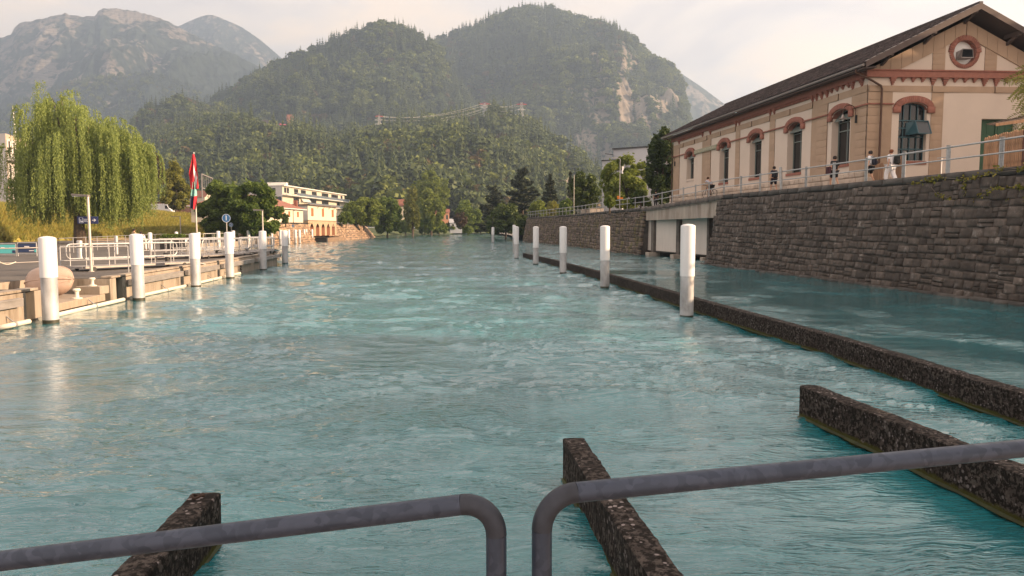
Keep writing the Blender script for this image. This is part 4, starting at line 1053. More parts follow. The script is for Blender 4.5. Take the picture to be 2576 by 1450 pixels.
join_blocks('slates', Ms, [M_ROOF], roof_i if False else house, [(np.array([(-.5, -.5, -.5), (.5, -.5, -.5), (.5, .5, -.5), (-.5, .5, -.5), (-.5, -.5, .5), (.5, -.5, .5), (.5, .5, .5), (-.5, .5, .5)]), np.array([(3, 7, 6, 2), (0, 3, 2, 1), (0, 4, 7, 3), (1, 2, 6, 5)]))], kind='stuff')
MB().prism([roof_pt(1, 0, -fo, .125), roof_pt(1, 0, HL + .9, .125), roof_pt(1, 1, HL + .9, .125), roof_pt(1, 1, -fo, .125)], (0, 0, .03)).build('roof_cover', M_ROOF, house)
MB().bar(bp(-fo - .05, HW / 2, zr + .20), bp(HL + .95, HW / 2, zr + .20), .22, .12).build('ridge_cap', M_ROOF, house)
for sd in (0, 1):
    m = MB(); A0, A1 = roof_pt(sd, 0, -fo - .03, -.16), roof_pt(sd, 1, -fo - .03, -.16)
    m.prism([A0, A1, A1 + Vector((0, 0, .33)), A0 + Vector((0, 0, .33))], BE1 * -.05); m.build('barge_board', M_WOODG, house)
    m = MB(); m.prism([A0 + Vector((0, 0, .33)), A1 + Vector((0, 0, .33)), A1 + Vector((0, 0, .36)), A0 + Vector((0, 0, .36))], BE1 * .12); m.build('verge_flashing', M_GUTTER, house)
    for q in (.24, .62, .98):   # purlin ends and their brackets
        b_ = lerp(-ov, HW / 2, q) if sd == 0 else lerp(HW + ov, HW / 2, q); zz = lerp(11.60, zr, q)
        if sd == 1 and q > .9: continue
        m = MB(); m.bar(bp(-fo + .06, b_, zz - .14), bp(.1, b_, zz - .14), .17, .24); m.bar(bp(-fo + .35, b_, zz - .26), bp(.05, b_, zz - .62), .14, .14); m.build('purlin', M_WOODG, house)
m = MB(); m.prism([bp(-.85, -ov, 11.42), bp(HL + .8, -ov, 11.42), bp(HL + .8, -.05, 11.50), bp(-.85, -.05, 11.50)], (0, 0, .07)); m.build('eaves_soffit', M_WOODG, house)
m = MB(); m.tube([bp(-1.0, -ov - .07, 11.60), bp(HL + .9, -ov - .07, 11.60)], .085, 10); m.build('gutter', M_GUTTER, house, smooth=True)
m = MB(); m.tube([bp(-.25, -ov - .05, 11.52), bp(-.25, -ov - .05, 11.34), bp(-.22, .0, 10.95), bp(-.2, .62, 10.62), bp(-.2, .68, 10.45), bp(-.2, .68, 5.4)], .062, 8); m.build('downpipe', M_PIPE, house, smooth=True)
m = MB(); m.tube([bp(HL - .15, -.85, 11.5), bp(HL - .15, -.2, 11.0), bp(HL - .15, -.17, 5)], .05, 8); m.build('downpipe', M_PIPE, house, smooth=True)
# green door in its recess
m = MB()
for P_ in ([fg(6.74, 0, 8.88), fg(8.9, 0, 8.88), fg(8.9, .4, 8.88), fg(6.74, .4, 8.88)], [fg(6.74, 0, 4.9), fg(6.74, 0, 8.88), fg(6.74, .4, 8.88), fg(6.74, .4, 4.9)], [fg(8.9, 0, 4.9), fg(8.9, 0, 8.88), fg(8.9, .4, 8.88), fg(8.9, .4, 4.9)]): m.add(P_, [(0, 1, 2, 3)])
m.build('door_reveal', M_CREAM, house)
m = MB(); m.add([fg(6.74, .35, 4.9), fg(8.9, .35, 4.9), fg(8.9, .35, 8.88), fg(6.74, .35, 8.88)], [(0, 1, 2, 3)])
for x0 in (6.86, 7.34, 7.98, 8.42):
    for z0 in (5.2, 6.3, 7.4, 8.1): m.prism([fg(x0, .33, z0), fg(x0 + .40, .33, z0), fg(x0 + .40, .35, z0), fg(x0, .35, z0)], (0, 0, .62))
m.bar(fg(7.86, .31, 4.9), fg(7.86, .31, 8.88), .08, .05); m.build('door', M_GREEN, house)
# gooseneck lamps on the long side
def gooseneck(a, label):
    p = bp(a, -.06, 8.95); o = thing('wall_lamp', label, 'lamp', tuple(p), 0, 'gooseneck lamps on the power house')
    d = -BE2
    MB().box((-.06, -.05, -.22), (.06, .05, .22), Matrix.Translation(p)).build('wall_plate', M_STEEL_D, o)
    m = MB(); pts = [p + Vector((0, 0, -.12)), p + d * .05 + Vector((0, 0, .3))] + [p + d * (.42 - .38 * math.cos(k * math.pi / 8)) + Vector((0, 0, .45 + .34 * math.sin(k * math.pi / 8))) for k in range(9)] + [p + d * .80 + Vector((0, 0, .22))]
    m.tube(pts, .024, 8); m.build('arm', M_PIPE, o, smooth=True)
    m = MB(); c_ = p + d * .80 + Vector((0, 0, 0)); m.lathe(c_, [(.05, .24), (.07, .12), (.12, .06), (.24, -.02), (.235, -.03), (.1, .02)], 20); m.build('shade', M_GUTTER, o, smooth=True)
    m = MB(); m.lathe(c_, [(.03, .0), (.06, -.05), (.05, -.10), (.01, -.12)], 10); m.build('bulb', M_WHITEP, o, smooth=True)
gooseneck(.95, 'gooseneck wall lamp near the front corner of the power house')
gooseneck(31.2, 'small gooseneck wall lamp at the far corner of the power house')
# ================================================================ left bank
DZ = .88
M_ASPH = world_coords(mat('quay_asphalt', (.075, .066, .062), .9, vary=.25, scale=.8, bump=.004, bscale=40, dark=(.11, .10, .09)))
M_FEND = world_coords(mat('fender_steel', (.30, .275, .26), .5, .35, vary=.18, scale=2, stretch=(1, 1, 3)))
M_QUAYC = world_coords(mat('quay_concrete', (.29, .245, .20), .9, vary=.2, scale=1.2, bump=.006, bscale=20, dark=(.13, .10, .07), dmask=(.52, .70), stretch=(2.2, 2.2, .5)))
M_PIPEW = world_coords(mat('cream_plastic_pipe', (.62, .58, .50), .5, vary=.06, scale=3))
M_PILEW = world_coords(mat('white_pile_sleeve', (.66, .66, .69), .42, vary=.04, scale=2, dark=(.50, .49, .48), dmask=(.58, .85), stretch=(5, 5, .5)))
M_PILEG = world_coords(mat('weathered_pile_steel', (.40, .40, .42), .5, .15, vary=.3, scale=2.5, stretch=(1, 1, .5), dark=(.20, .19, .18), dmask=(.55, .75)))
M_ALGAE = world_coords(mat('wet_algae_band', (.035, .035, .022), .6, vary=.4, scale=6))
M_STRAW = world_coords(mat('dry_bank_grass', (.42, .31, .08), .95, vary=.45, scale=.55, bump=.06, bscale=4, dark=(.20, .23, .05), dmask=(.4, .6)))
FLN = [Vector(p) for p in ((-12.4, -6, 0), (-13.35, 14, 0), (-13.8, 20.8, 0), (-14.5, 27.3, 0), (-15.0, 33.3, 0), (-15.6, 39, 0), (-16.4, 46.5, 0), (-17.35, 54.3, 0))]
def fx_at(y):
    for a, b_ in zip(FLN[:-1], FLN[1:]):
        if y <= b_.y: return lerp(a.x, b_.x, (y - a.y) / (b_.y - a.y))
    return FLN[-1].x
NY0, NY1, NX = 21.6, 26.3, -17.0       # the notch with the low landing
QL = [Vector(p) for p in ((-17.35, 54.3, 0), (-26.5, 57, 0), (-33.4, 73, 0), (-34.7, 86, 0), (-35.6, 100, 0), (-37.2, 112, 0))]
# plaza and pier surface
m = MB()
ycut = [-6, 14, NY0, NY1, 33.3, 39, 46.5, 54.3]
for a, b_ in zip(ycut[:-1], ycut[1:]):
    xa, xb = (NX, NX) if a == NY0 else (fx_at(a), fx_at(b_))
    m.add([(xa, a, DZ), (xb, b_, DZ), (-130, b_, DZ), (-130, a, DZ)], [(0, 1, 2, 3)])
for a, b_ in zip(QL[:-1], QL[1:]):
    m.add([(a.x, a.y, DZ), (b_.x, b_.y, DZ), (-130, b_.y, DZ), (-130, a.y, DZ)], [(0, 1, 2, 3)])
m.add([(-37.2, 112, DZ), (-39, 190, DZ), (-130, 190, DZ), (-130, 112, DZ)], [(0, 1, 2, 3)])
g = m.build('quay_ground', M_ASPH); g['kind'] = 'structure'
# quay walls
pier = thing('quay_wall', 'concrete landing quay with long steel fender beam and streaked face, beside the white-topped piles', 'quay', (-14.4, 27.3, 0))
def face_panels(pts, y_pairs, name, parent, z0=-.6, z1=DZ - .02, th=.35, m_=M_QUAYC):
    for (a, b_) in y_pairs:
        A, B = a, b_; d = (B - A).normalized(); nn = Vector((-d.y, d.x, 0))
        if nn.x > 0: nn = -nn
        MB().prism([A + Vector((0, 0, z0)), B + Vector((0, 0, z0)), B + nn * th + Vector((0, 0, z0)), A + nn * th + Vector((0, 0, z0))], (0, 0, z1 - z0)).build(name, m_, parent, bevel=.012)
def on_face(y, off=0.0, z=0.0):
    return Vector((fx_at(y) + off, y, z))
seg = []
for a, b_ in zip(FLN[:-1], FLN[1:]):
    n = max(1, round((b_.y - a.y) / 2.6))
    for k in range(n):
        y0, y1 = lerp(a.y, b_.y, k / n), lerp(a.y, b_.y, (k + 1) / n)
        if y1 <= NY0 + 1.2 and y1 > 5: seg.append((on_face(y0), on_face(min(y1 - .015, NY0))))
        elif y0 >= NY1 - 1.0 or y1 < 5: seg.append((on_face(max(y0, NY1)), on_face(y1 - .015)))
seg = [(a, b_) for a, b_ in seg if b_.y - a.y > .2 and not (a.y < NY1 - .01 and b_.y > NY0 + .3)]
face_panels(None, seg, 'concrete_panel', pier)
face_panels(None, [(Vector((-17.35, 54.3, 0)), Vector((-26.5, 57, 0)))], 'concrete_panel', pier)
e = MB(); e.prism([(-17.36, 54.28, -.5), (-26.5, 57, -.5), (-26.6, 56.5, -.5), (-17.7, 53.8, -.5)], (0, 0, 1.36)); e.build('end_wall', M_QUAYC, pier)
# notch walls and landing
MB().box((NX - .35, NY0 - .3, -.6), (NX, NY1 + .35, DZ - .005)).build('notch_wall', M_QUAYC, pier)
MB().prism([(NX, NY1, -.6), (fx_at(NY1) - .02, NY1, -.6), (fx_at(NY1) - .02, NY1 + .4, -.6), (NX, NY1 + .4, -.6)], (0, 0, 1.47)).build('notch_wall', M_QUAYC, pier, bevel=.015)
MB().prism([(NX, NY0 - .3, -.6), (fx_at(NY0), NY0 - .3, -.6), (fx_at(NY0), NY0, -.6), (NX, NY0, -.6)], (0, 0, 1.47)).build('notch_wall', M_QUAYC, pier, bevel=.015)
M_PLAT = world_coords(mat('landing_slab', (.30, .24, .185), .9, vary=.2, scale=3, bump=.004, bscale=25, stretch=(.6, 3, 1)))
MB().prism([(NX, NY0 + .02, .12), (fx_at(NY0) - .02, NY0 + .02, .12), (fx_at(NY1) - .02, NY1 - .35, .12), (NX, NY1 - .35, .12)], (0, 0, .24)).build('landing_slab', M_PLAT, pier, bevel=.015)
MB().prism([(-15.3, NY1 - .62, .36), (fx_at(NY1) - .05, NY1 - .62, .36), (fx_at(NY1) - .05, NY1 - .02, .36), (-15.3, NY1 - .02, .36)], (0, 0, .28)).build('step_block', M_QUAYC, pier, bevel=.015)
# kerb along the deck edge, timber-grey blocks
for a, b_ in [(-6, 14), (14, NY0 - .1)] + [(NY1 + .1, 30.5), (30.55, 36), (36.05, 42), (42.05, 48), (48.05, 54.2)]:
    P_ = [on_face(a, -.02, DZ), on_face(b_, -.02, DZ), on_face(b_, -.40, DZ), on_face(a, -.40, DZ)]
    MB().prism(P_, (0, 0, .07)).build('edge_kerb', M_QUAYC, pier, bevel=.01)
# fender beam in lengths between the piles
for a, b_ in [(6, 13.2), (13.3, 20.3), (27.6, 33.0), (33.6, 38.6), (39.3, 46.1), (46.9, 54.6)]:
    m = MB(); A, B = on_face(a, .14, .64), on_face(b_, .14, .64)
    m.bar(A, B, .16, .23); m.bar(A + Vector((.085, 0, .09)), B + Vector((.085, 0, .09)), .012, .03); m.build('fender_beam', M_FEND, pier, bevel=.008)
    for yy in np.arange(a + .6, b_, 2.1):
        MB().bar(on_face(yy, -.05, .64), on_face(yy, .08, .64), .14, .16).build('beam_bracket', M_STEEL_D, pier)
# float pipe along the waterline with clamps
for a, b_ in [(6, 20.5), (21.1, 26.8), (27.5, 33.1), (33.7, 38.7), (39.3, 42.5)]:
    MB().tube([on_face(a, .22, .075), on_face(b_, .22, .075)], .07, 12).build('float_pipe', M_PIPEW, pier, smooth=True)
    for yy in np.arange(a + .8, b_ - .1, 2.6):
        m = MB(); m.tube([on_face(yy, .22, .075), on_face(yy + .06, .22, .075)], .088, 12); m.bar(on_face(yy + .03, .20, .14), on_face(yy + .03, .0, .30), .03); m.build('pipe_clamp', M_GALV, pier, smooth=False)
# hanging chain of floats
m = MB()
for k in range(4): m.lathe(on_face(43.0, .16, .62 - k * .17), [(.01, .07), (.055, .05), (.075, 0), (.055, -.05), (.01, -.07)], 12)
m.build('float_string', M_STEEL_D, pier, smooth=True)
# quay of the basin behind
bq = thing('quay_wall', 'low sunlit quay wall at the far side of the small basin behind the landing pier', 'quay', (-34, 86, 0))
face_panels(None, [(a, b_) for a, b_ in zip(QL[1:-1], QL[2:])], 'concrete_panel', bq, th=.4, z1=DZ + .06)

# --- piles
def pile(vis_x, y, top, d, label, group, sleeve=1.28, mb=None):
    o = thing('mooring_pile', label, 'pile', (vis_x, y, 0), 0, group); c = Vector((vis_x, y, 0)); r = d / 2; s = top - sleeve
    MB().lathe(c, [(r * .93, -1.2), (r * .93, .10)], 24).build('wet_foot', M_ALGAE, o, smooth=True)
    MB().lathe(c, [(r * .935, .10), (r * .935, s)], 24).build('steel_shaft', M_PILEG, o, smooth=True)
    MB().lathe(c, [(r * 1.0, s), (r * 1.0, top - .05), (r * .97, top - .02), (r * .6, top + .015), (.02, top + .03)], 24).build('white_sleeve', M_PILEW, o, smooth=True)
    o.rotation_euler = (random.uniform(-.007, .007), random.uniform(-.007, .007), random.uniform(0, 6))
    return o
GP = 'white-topped steel piles along the landing quay'
lp = [((120, 815), 2.43, 'thick white-topped pile by the upturned rowing boat, nearest on the landing quay'), ((345, 757), 2.45, 'second white-topped pile of the landing quay, right of the low landing'),
      ((490, 724), 2.43, 'third white-topped pile along the quay, below the tall flagpole'), ((577, 702), 2.45, 'fourth white-topped pile along the quay, below the round number signs'),
      ((661, 681), 2.48, 'fifth white-topped pile along the quay, beside a street lamp'), ((716, 665), 2.47, 'white-topped pile standing in the water off the corner of the pier')]
for (u, v), tp, lb in lp:
    p = PZ(u, v); pile(p.x - .02, p.y + .18, tp, .46 if u != 120 else .45, lb, GP, sleeve=1.13)
GR = 'white-topped steel piles in front of the long low weir wall'
rp_ = [((1731, 803), 2.78, 'tall white-topped pile beside the weir wall, nearest and largest on the right'), ((1523, 727), 2.77, 'second white-topped pile beside the weir wall, a warm gleam at its top'),
       ((1417, 690), 2.75, 'third white-topped pile beside the weir wall'), ((1348, 667), 2.76, 'fourth white-topped pile beside the weir wall, near its far end'), ((1299, 652), 2.78, 'white-topped pile just beyond the far end of the weir wall')]
for (u, v), tp, lb in rp_:
    p = PZ(u, v); pile(p.x, p.y + .2, tp, .43, lb, GR, sleeve=1.52)
p = PZ(1294, 640); pile(p.x, p.y, 2.95, .34, 'white-topped pile half hidden behind the one at the end of the weir wall', GR)
p = PZ(1240, 612); o = pile(p.x, p.y, 2.75, .50, 'lone far white-topped pile with a rod on top, in mid river', GR)
MB().tube([Vector((p.x, p.y, 2.7)), Vector((p.x, p.y, 4.6))], .05, 6).build('rod', M_STEEL_D, o)
GB = 'white piles along the far quay and basin'
bk = [(377, 586, 58.5, 10), (443, 584, 74, 8), (500, 585, 84, 7.6), (549, 582, 87, 9.4), (586, 581, 92, 9), (625, 580, 99, 8.6), (683, 580, 103.6, 7), (705, 579.5, 112, 7), (726, 578.5, 118.6, 6.6), (743, 578.5, 121.5, 6.2), (753, 578.5, 124, 6.2), (765, 577.5, 133, 5), (770, 577.5, 135, 5.6), (785, 577.5, 136.8, 5.4)]
nm = ['behind the railing right of the leaning person', 'left of the flagpole', 'right behind the flagpole', 'left of the blue sign 1', 'below the small blue sign 2', 'right of the seated couple', 'at the far quay left of the pier corner', 'behind the pier corner pile', 'right of the pier corner pile, before the stone quay',
      'before the stone quay, left one of two close together', 'before the stone quay, right one of two close together', 'thin one of a touching pair before the stone quay', 'thick one of a touching pair before the stone quay', 'last before the boathouse arches']
for (u, v, y, w), n_ in zip(bk, nm):
    p = PY(u, v, y); pile(p.x, p.y, p.z, min(.5, SZ(w, y)), 'far white pile ' + n_, GB, sleeve=1.3)

# --- weir wall and the three short walls in the water
M_WEIR = bpy.data.materials.new('lichened_wet_concrete'); M_WEIR.use_nodes = True
nt = M_WEIR.node_tree; N, L = nt.nodes, nt.links; b = N['Principled BSDF']; b.inputs['Roughness'].default_value = .85; b.inputs['Specular IOR Level'].default_value = .15
g_ = N.new('ShaderNodeNewGeometry')
def wnz(scale, det, rough=.6):
    n = N.new('ShaderNodeTexNoise'); n.inputs['Scale'].default_value = scale; n.inputs['Detail'].default_value = det; n.inputs['Roughness'].default_value = rough; L.new(g_.outputs['Position'], n.inputs['Vector']); return n
def wmr(s, a, c, lo=0.0, hi=1.0):
    r = N.new('ShaderNodeMapRange'); L.new(s, r.inputs[0]); r.inputs[1].default_value = a; r.inputs[2].default_value = c; r.inputs[3].default_value = lo; r.inputs[4].default_value = hi; return r.outputs[0]
def wmix(A, B, f):
    x = N.new('ShaderNodeMix'); x.data_type = 'RGBA'
    for s, v in (('A', A), ('B', B)):
        if isinstance(v, tuple): x.inputs[s].default_value = (*v, 1)
        else: L.new(v, x.inputs[s])
    L.new(f, x.inputs['Factor']); return x.outputs['Result']
n1, n2, n3 = wnz(14, 6), wnz(5, 6, .7), wnz(22, 3)
c_ = wmix((.036, .029, .026), (.080, .067, .061), wmr(n2.outputs['Fac'], .40, .60))
n4 = wnz(19, 8, .7)
c_ = wmix(c_, (.011, .009, .008), wmr(n4.outputs['Fac'], .465, .51))
vo = N.new('ShaderNodeTexVoronoi'); vo.inputs['Scale'].default_value = 15; L.new(g_.outputs['Position'], vo.inputs['Vector'])
vn = wnz(3.1, 3)
th_ = N.new('ShaderNodeMath'); th_.operation = 'ADD'; L.new(vo.outputs['Distance'], th_.inputs[0]); L.new(wmr(vn.outputs['Fac'], .35, .6, .30, 0), th_.inputs[1])
sp = N.new('ShaderNodeSeparateXYZ'); L.new(g_.outputs['Normal'], sp.inputs[0])
top = wmr(sp.outputs['Z'], .4, .9, .55, 1.0)
lf = N.new('ShaderNodeMath'); lf.operation = 'MULTIPLY'; L.new(wmr(th_.outputs[0], .24, .30, 1, 0), lf.inputs[0]); L.new(top, lf.inputs[1])
c_ = wmix(c_, (.22, .19, .19), lf.outputs[0])
pz = N.new('ShaderNodeSeparateXYZ'); L.new(g_.outputs['Position'], pz.inputs[0])
zz = N.new('ShaderNodeMath'); zz.operation = 'ADD'; L.new(pz.outputs['Z'], zz.inputs[0]); L.new(wmr(n2.outputs['Fac'], .3, .7, -.03, .03), zz.inputs[1])
c_ = wmix((.045, .045, .012), c_, wmr(zz.outputs[0], .055, .085))       # olive algae at the waterline
L.new(c_, b.inputs['Base Color'])
bp_ = N.new('ShaderNodeBump'); bp_.inputs['Distance'].default_value = .018; bp_.inputs['Strength'].default_value = 1; L.new(n1.outputs['Fac'], bp_.inputs['Height'])
bq_ = N.new('ShaderNodeBump'); bq_.inputs['Distance'].default_value = .025; bq_.inputs['Strength'].default_value = .8; L.new(n2.outputs['Fac'], bq_.inputs['Height']); L.new(bp_.outputs[0], bq_.inputs['Normal']); L.new(bq_.outputs[0], b.inputs['Normal'])
M_ALG2 = mat('olive_algae_ledge', (.028, .036, .012), .8, vary=.5, scale=6, bump=.02)
def water_wall(name, label, pts, w, top, ledge=.12, step=.055):
    """a weathered wall along pts: the river side is the left of travel; rough edges, algae ledge just under the surface"""
    o = thing(name, label, 'wall', tuple(pts[0]), 0, None)
    pts = [Vector(p) for p in pts]; L_ = plen(pts); n = int(L_ / step) + 1
    n = min(n, 1100)
    prof = [(0, -.8), (0, .0), (0, top * .35), (0, top * .7), (.0, top - .014), (.012, top), (w * .33, top + .004), (w * .66, top + .004), (w - .012, top), (w, top - .014), (w, top * .5), (w, 0), (w, -.8)]
    S = np.linspace(0, L_, n); V = []
    P_ = [pw(pts, s) for s in S]
    T_ = [(pw(pts, min(s + .4, L_)) - pw(pts, max(s - .4, 0))).normalized() for s in S]
    k = len(prof)
    X = np.array([[p.x, p.y] for p in P_]); Nn = np.array([[-t_.y, t_.x] for t_ in T_])
    A = np.zeros((n, k, 3))
    for j, (d, z) in enumerate(prof):
        A[:, j, 0] = X[:, 0] + Nn[:, 0] * d; A[:, j, 1] = X[:, 1] + Nn[:, 1] * d; A[:, j, 2] = z
        if -.5 < z:
            q = .007 * fbm(S * 3.1 + j * 7, S * 0 + z * 6 + j, 3) + .005 * perlin(S * 11 + j * 3, S * 0 + j)
            A[:, j, 2] += q * (1 if j in (4, 5, 6, 7, 8, 9) else .2); sgn = -1 if d < w * .5 else 1
            A[:, j, 0] += sgn * q * Nn[:, 0] * .9; A[:, j, 1] += sgn * q * Nn[:, 1] * .9
    idx = np.arange(n * k).reshape(n, k)
    F = np.stack([idx[:-1, :-1], idx[1:, :-1], idx[1:, 1:], idx[:-1, 1:]], -1).reshape(-1, 4).tolist()
    F += [tuple(idx[0, :].tolist()), tuple(idx[-1, ::-1].tolist())]
    mb = MB(); mb.v = [tuple(q) for q in A.reshape(-1, 3)]; mb.f = [tuple(f) for f in F]; mb.m = [0] * len(F)
    mb.build('wall_body', M_WEIR, o, smooth=False)
    # algae covered ledge at the waterline on both sides
    m_ = MB()
    for sd in (-1, 1):
        off = -ledge if sd < 0 else w
        B = []
        for i in range(0, n, 3):
            q0 = ledge * (.75 + .5 * float(perlin(np.array([S[i] * 1.7]), np.array([sd * 3.0]))[0]))
            a_ = X[i] + Nn[i] * ((-q0) if sd < 0 else w - .01); b_ = X[i] + Nn[i] * (.01 if sd < 0 else w + q0)
            B.append((a_, b_))
        for (a0, b0_), (a1, b1_) in zip(B[:-1], B[1:]):
            m_.add([(a0[0], a0[1], .022 if sd < 0 else .034), (b0_[0], b0_[1], .034 if sd < 0 else .022), (b1_[0], b1_[1], .034 if sd < 0 else .022), (a1[0], a1[1], .022 if sd < 0 else .034)], [(0, 1, 2, 3)])
    m_.build('algae_fringe', M_ALG2, o)
    return o
water_wall('weir_wall', 'long dark lichened weir wall running up the river between the channels', [(.95, 65.5, 0), (2.75, 52.7, 0), (4.55, 36.8, 0), (5.98, 21.6, 0), (6.65, 15.2, 0), (6.95, 9.8, 0), (7.15, 3, 0), (7.2, -3, 0)], .27, .44, .07, .05)
water_wall('short_weir_wall', 'short dark wall in the water at lower right, parallel to the long one', [(4.10, 10.32, 0), (4.42, 8.3, 0), (4.66, 6.3, 0), (4.95, 3, 0), (5.1, -1, 0)], .25, .46, .08, .03)
water_wall('short_weir_wall', 'lichen-spotted wall ending in mid water behind the gap in the handrail', [(.545, 7.68, 0), (.70, 6.2, 0), (.885, 4.6, 0), (1.15, 2.2, 0), (1.4, 0, 0)], .225, .46, .03, .02)
water_wall('short_weir_wall', 'stub of dark wall at lower left with a rusty ring on top', [(-2.72, 6.08, 0), (-2.66, 5.3, 0), (-2.60, 4.4, 0), (-2.5, 3, 0), (-2.4, 0, 0)], .235, .45, .03, .02)
rg = thing('mooring_ring', 'small rusty iron ring on the stub of wall at lower left', 'ring', (-2.60, 5.95, .47))
m = MB(); m.tube([Vector((-2.60 + .045 * math.cos(t_ * math.pi / 8), 5.93 + .035 * math.sin(t_ * math.pi / 8), .485 + .01 * math.sin(t_))) for t_ in range(17)], .011, 6); m.build('ring', mat('rust', (.035, .018, .012), .9, vary=.3, scale=20), rg)

# ================================================================ foreground handrail and bridge deck
M_TUBE = bpy.data.materials.new('spangled_zinc'); M_TUBE.use_nodes = True
nt = M_TUBE.node_tree; N, L = nt.nodes, nt.links; b = N['Principled BSDF']; b.inputs['Metallic'].default_value = .45; b.inputs['Roughness'].default_value = .32
tc = N.new('ShaderNodeTexCoord'); vo = N.new('ShaderNodeTexVoronoi'); vo.inputs['Scale'].default_value = 52; vo.feature = 'F1'; vo.inputs['Randomness'].default_value = 1; 
nn_ = N.new('ShaderNodeTexNoise'); nn_.inputs['Scale'].default_value = 12; nn_.inputs['Detail'].default_value = 3
vm = N.new('ShaderNodeVectorMath'); vm.operation = 'MULTIPLY_ADD'; L.new(nn_.outputs['Color'], vm.inputs[0]); vm.inputs[1].default_value = (.06, .06, .06); L.new(tc.outputs['Object'], vm.inputs[2]); L.new(tc.outputs['Object'], nn_.inputs['Vector'])
L.new(vm.outputs[0], vo.inputs['Vector'])
sx = N.new('ShaderNodeSeparateColor'); L.new(vo.outputs['Color'], sx.inputs[0])
def rr(s, lo, hi, a=0.0, c=1.0):
    r = N.new('ShaderNodeMapRange'); L.new(s, r.inputs[0]); r.inputs[1].default_value = a; r.inputs[2].default_value = c; r.inputs[3].default_value = lo; r.inputs[4].default_value = hi; return r.outputs[0]
mxx = N.new('ShaderNodeMix'); mxx.data_type = 'RGBA'; L.new(rr(sx.outputs[0], 0, 1), mxx.inputs['Factor']); mxx.inputs['A'].default_value = (.028, .038, .062, 1); mxx.inputs['B'].default_value = (.05, .062, .095, 1)
L.new(mxx.outputs['Result'], b.inputs['Base Color']); L.new(rr(sx.outputs[1], .34, .5), b.inputs['Roughness'])
M_TUBE_B = mat('bend_fitting_zinc', (.035, .04, .055), .5, .5, vary=.2, scale=25)
def rail_frame(name, label, A, B, bend_at_B, group):
    """top tube from A to B, bends down at B"""
    A, B = Vector(A), Vector(B); d = (B - A).normalized(); R = .072
    o = thing(name, label, 'handrail', (B.x, B.y, 1.0), 0, group)
    e_ = B - d * R
    MB().tube([A + (e_ - A) * k / 6 for k in range(7)], .0209, 32).build('top_tube', M_TUBE, o, smooth=True)
    arc = [e_ + d * R * math.sin(t_) + Vector((0, 0, -R * (1 - math.cos(t_)))) for t_ in [i * math.pi / 24 for i in range(13)]]
    MB().tube(arc, .0213, 32).build('bend', M_TUBE_B, o, smooth=True)
    MB().tube([arc[-1], Vector((arc[-1].x, arc[-1].y, 1.0))], .0209, 32).build('post', M_TUBE, o, smooth=True)
    for s_ in (1.25, 2.6):
        q = A if False else B - d * s_
        MB().tube([q + Vector((0, 0, -.02)), Vector((q.x, q.y, 1.0))], .0242, 20).build('post', M_TUBE, o, smooth=True) if s_ > 2 else None
    for z in (1.72, 1.35):
        MB().tube([Vector((A.x, A.y, z)), Vector((B.x, B.y, z))], .013, 12).build('lower_rail', M_TUBE, o, smooth=True)
    MB().tube([Vector((B.x, B.y, 1.0)), Vector((B.x, B.y, 1.02))], .06, 16).build('foot_plate', M_TUBE, o)
    return o
HZ_ = 2.11
a0, a1 = PY(0, 1412, 1.50), PY(1190, 1266.5, 1.455); dl = (a1 - a0).normalized()
c0, c1 = PY(1430, 1241, 1.48), PY(2576, 1128, 1.70); dr = (c1 - c0).normalized()
bL = PY(1249, 1262, 1.455); bR = PY(1362, 1252, 1.475)
pL = a1 + dl * ((bL - a1).dot(dl)); pR = c0 + dr * ((bR - c0).dot(dr))
rail_frame('handrail', 'thick zinc handrail at lower left, its right end bent down', a0 - dl * 1.9, pL, True, 'zinc handrails of the bridge in the foreground')
rail_frame('handrail', 'thick zinc handrail at lower right, its left end bent down', c1 + dr * 1.6, pR, True, 'zinc handrails of the bridge in the foreground')
m = MB(); nb = Vector((-dl.y, dl.x, 0)); nb.normalize()
q0, q1 = a0 - dl * 4 + nb * .12, c1 + dr * 4 + nb * .12
m.prism([Vector((q0.x, q0.y, .72)), Vector((q1.x, q1.y, .72)), Vector((q1.x, q1.y - 3.2, .72)), Vector((q0.x, q0.y - 3.2, .72))], (0, 0, .28)); dk = m.build('bridge_deck', M_CONC); dk['kind'] = 'structure'
# ================================================================ left bank ground behind the quay
foot = [PZ(u, v, DZ + .02) for u, v in ((-260, 622), (-60, 612), (150, 606), (360, 601), (480, 598), (560, 595), (606, 592.5))]
crest = [PY(u, v, f.y + dy) for (u, v, dy), f in zip(((-260, 512, 9), (-60, 517, 9), (150, 530, 10), (360, 536, 11), (480, 545, 12), (560, 566, 9), (612, 588, 4)), foot)]
NR, NC = 14, 120
V = np.zeros((NR + 1, NC + 1, 3))
for j in range(NC + 1):
    s = j / NC; f = pw(foot, s * plen(foot) * .9999); c = pw(crest, s * plen(crest) * .9999)
    for i in range(NR + 1):
        t_ = i / NR; p = lerp(f, c, t_); sh = math.sin(t_ * math.pi * .5) ** .9
        V[i, j] = (p.x, p.y, lerp(f.z, c.z, sh))
V[1:-1, :, 2] += .12 * fbm(V[1:-1, :, 0] / 2.5, V[1:-1, :, 1] / 2.5, 3)
idx = np.arange((NR + 1) * (NC + 1)).reshape(NR + 1, NC + 1)
F = np.stack([idx[:-1, :-1], idx[:-1, 1:], idx[1:, 1:], idx[1:, :-1]], -1).reshape(-1, 4)
bk_ = link('grass_bank', fast_mesh('grass_bank', V.reshape(-1, 3), F, [M_STRAW], smooth=True)); bk_['kind'] = 'structure'
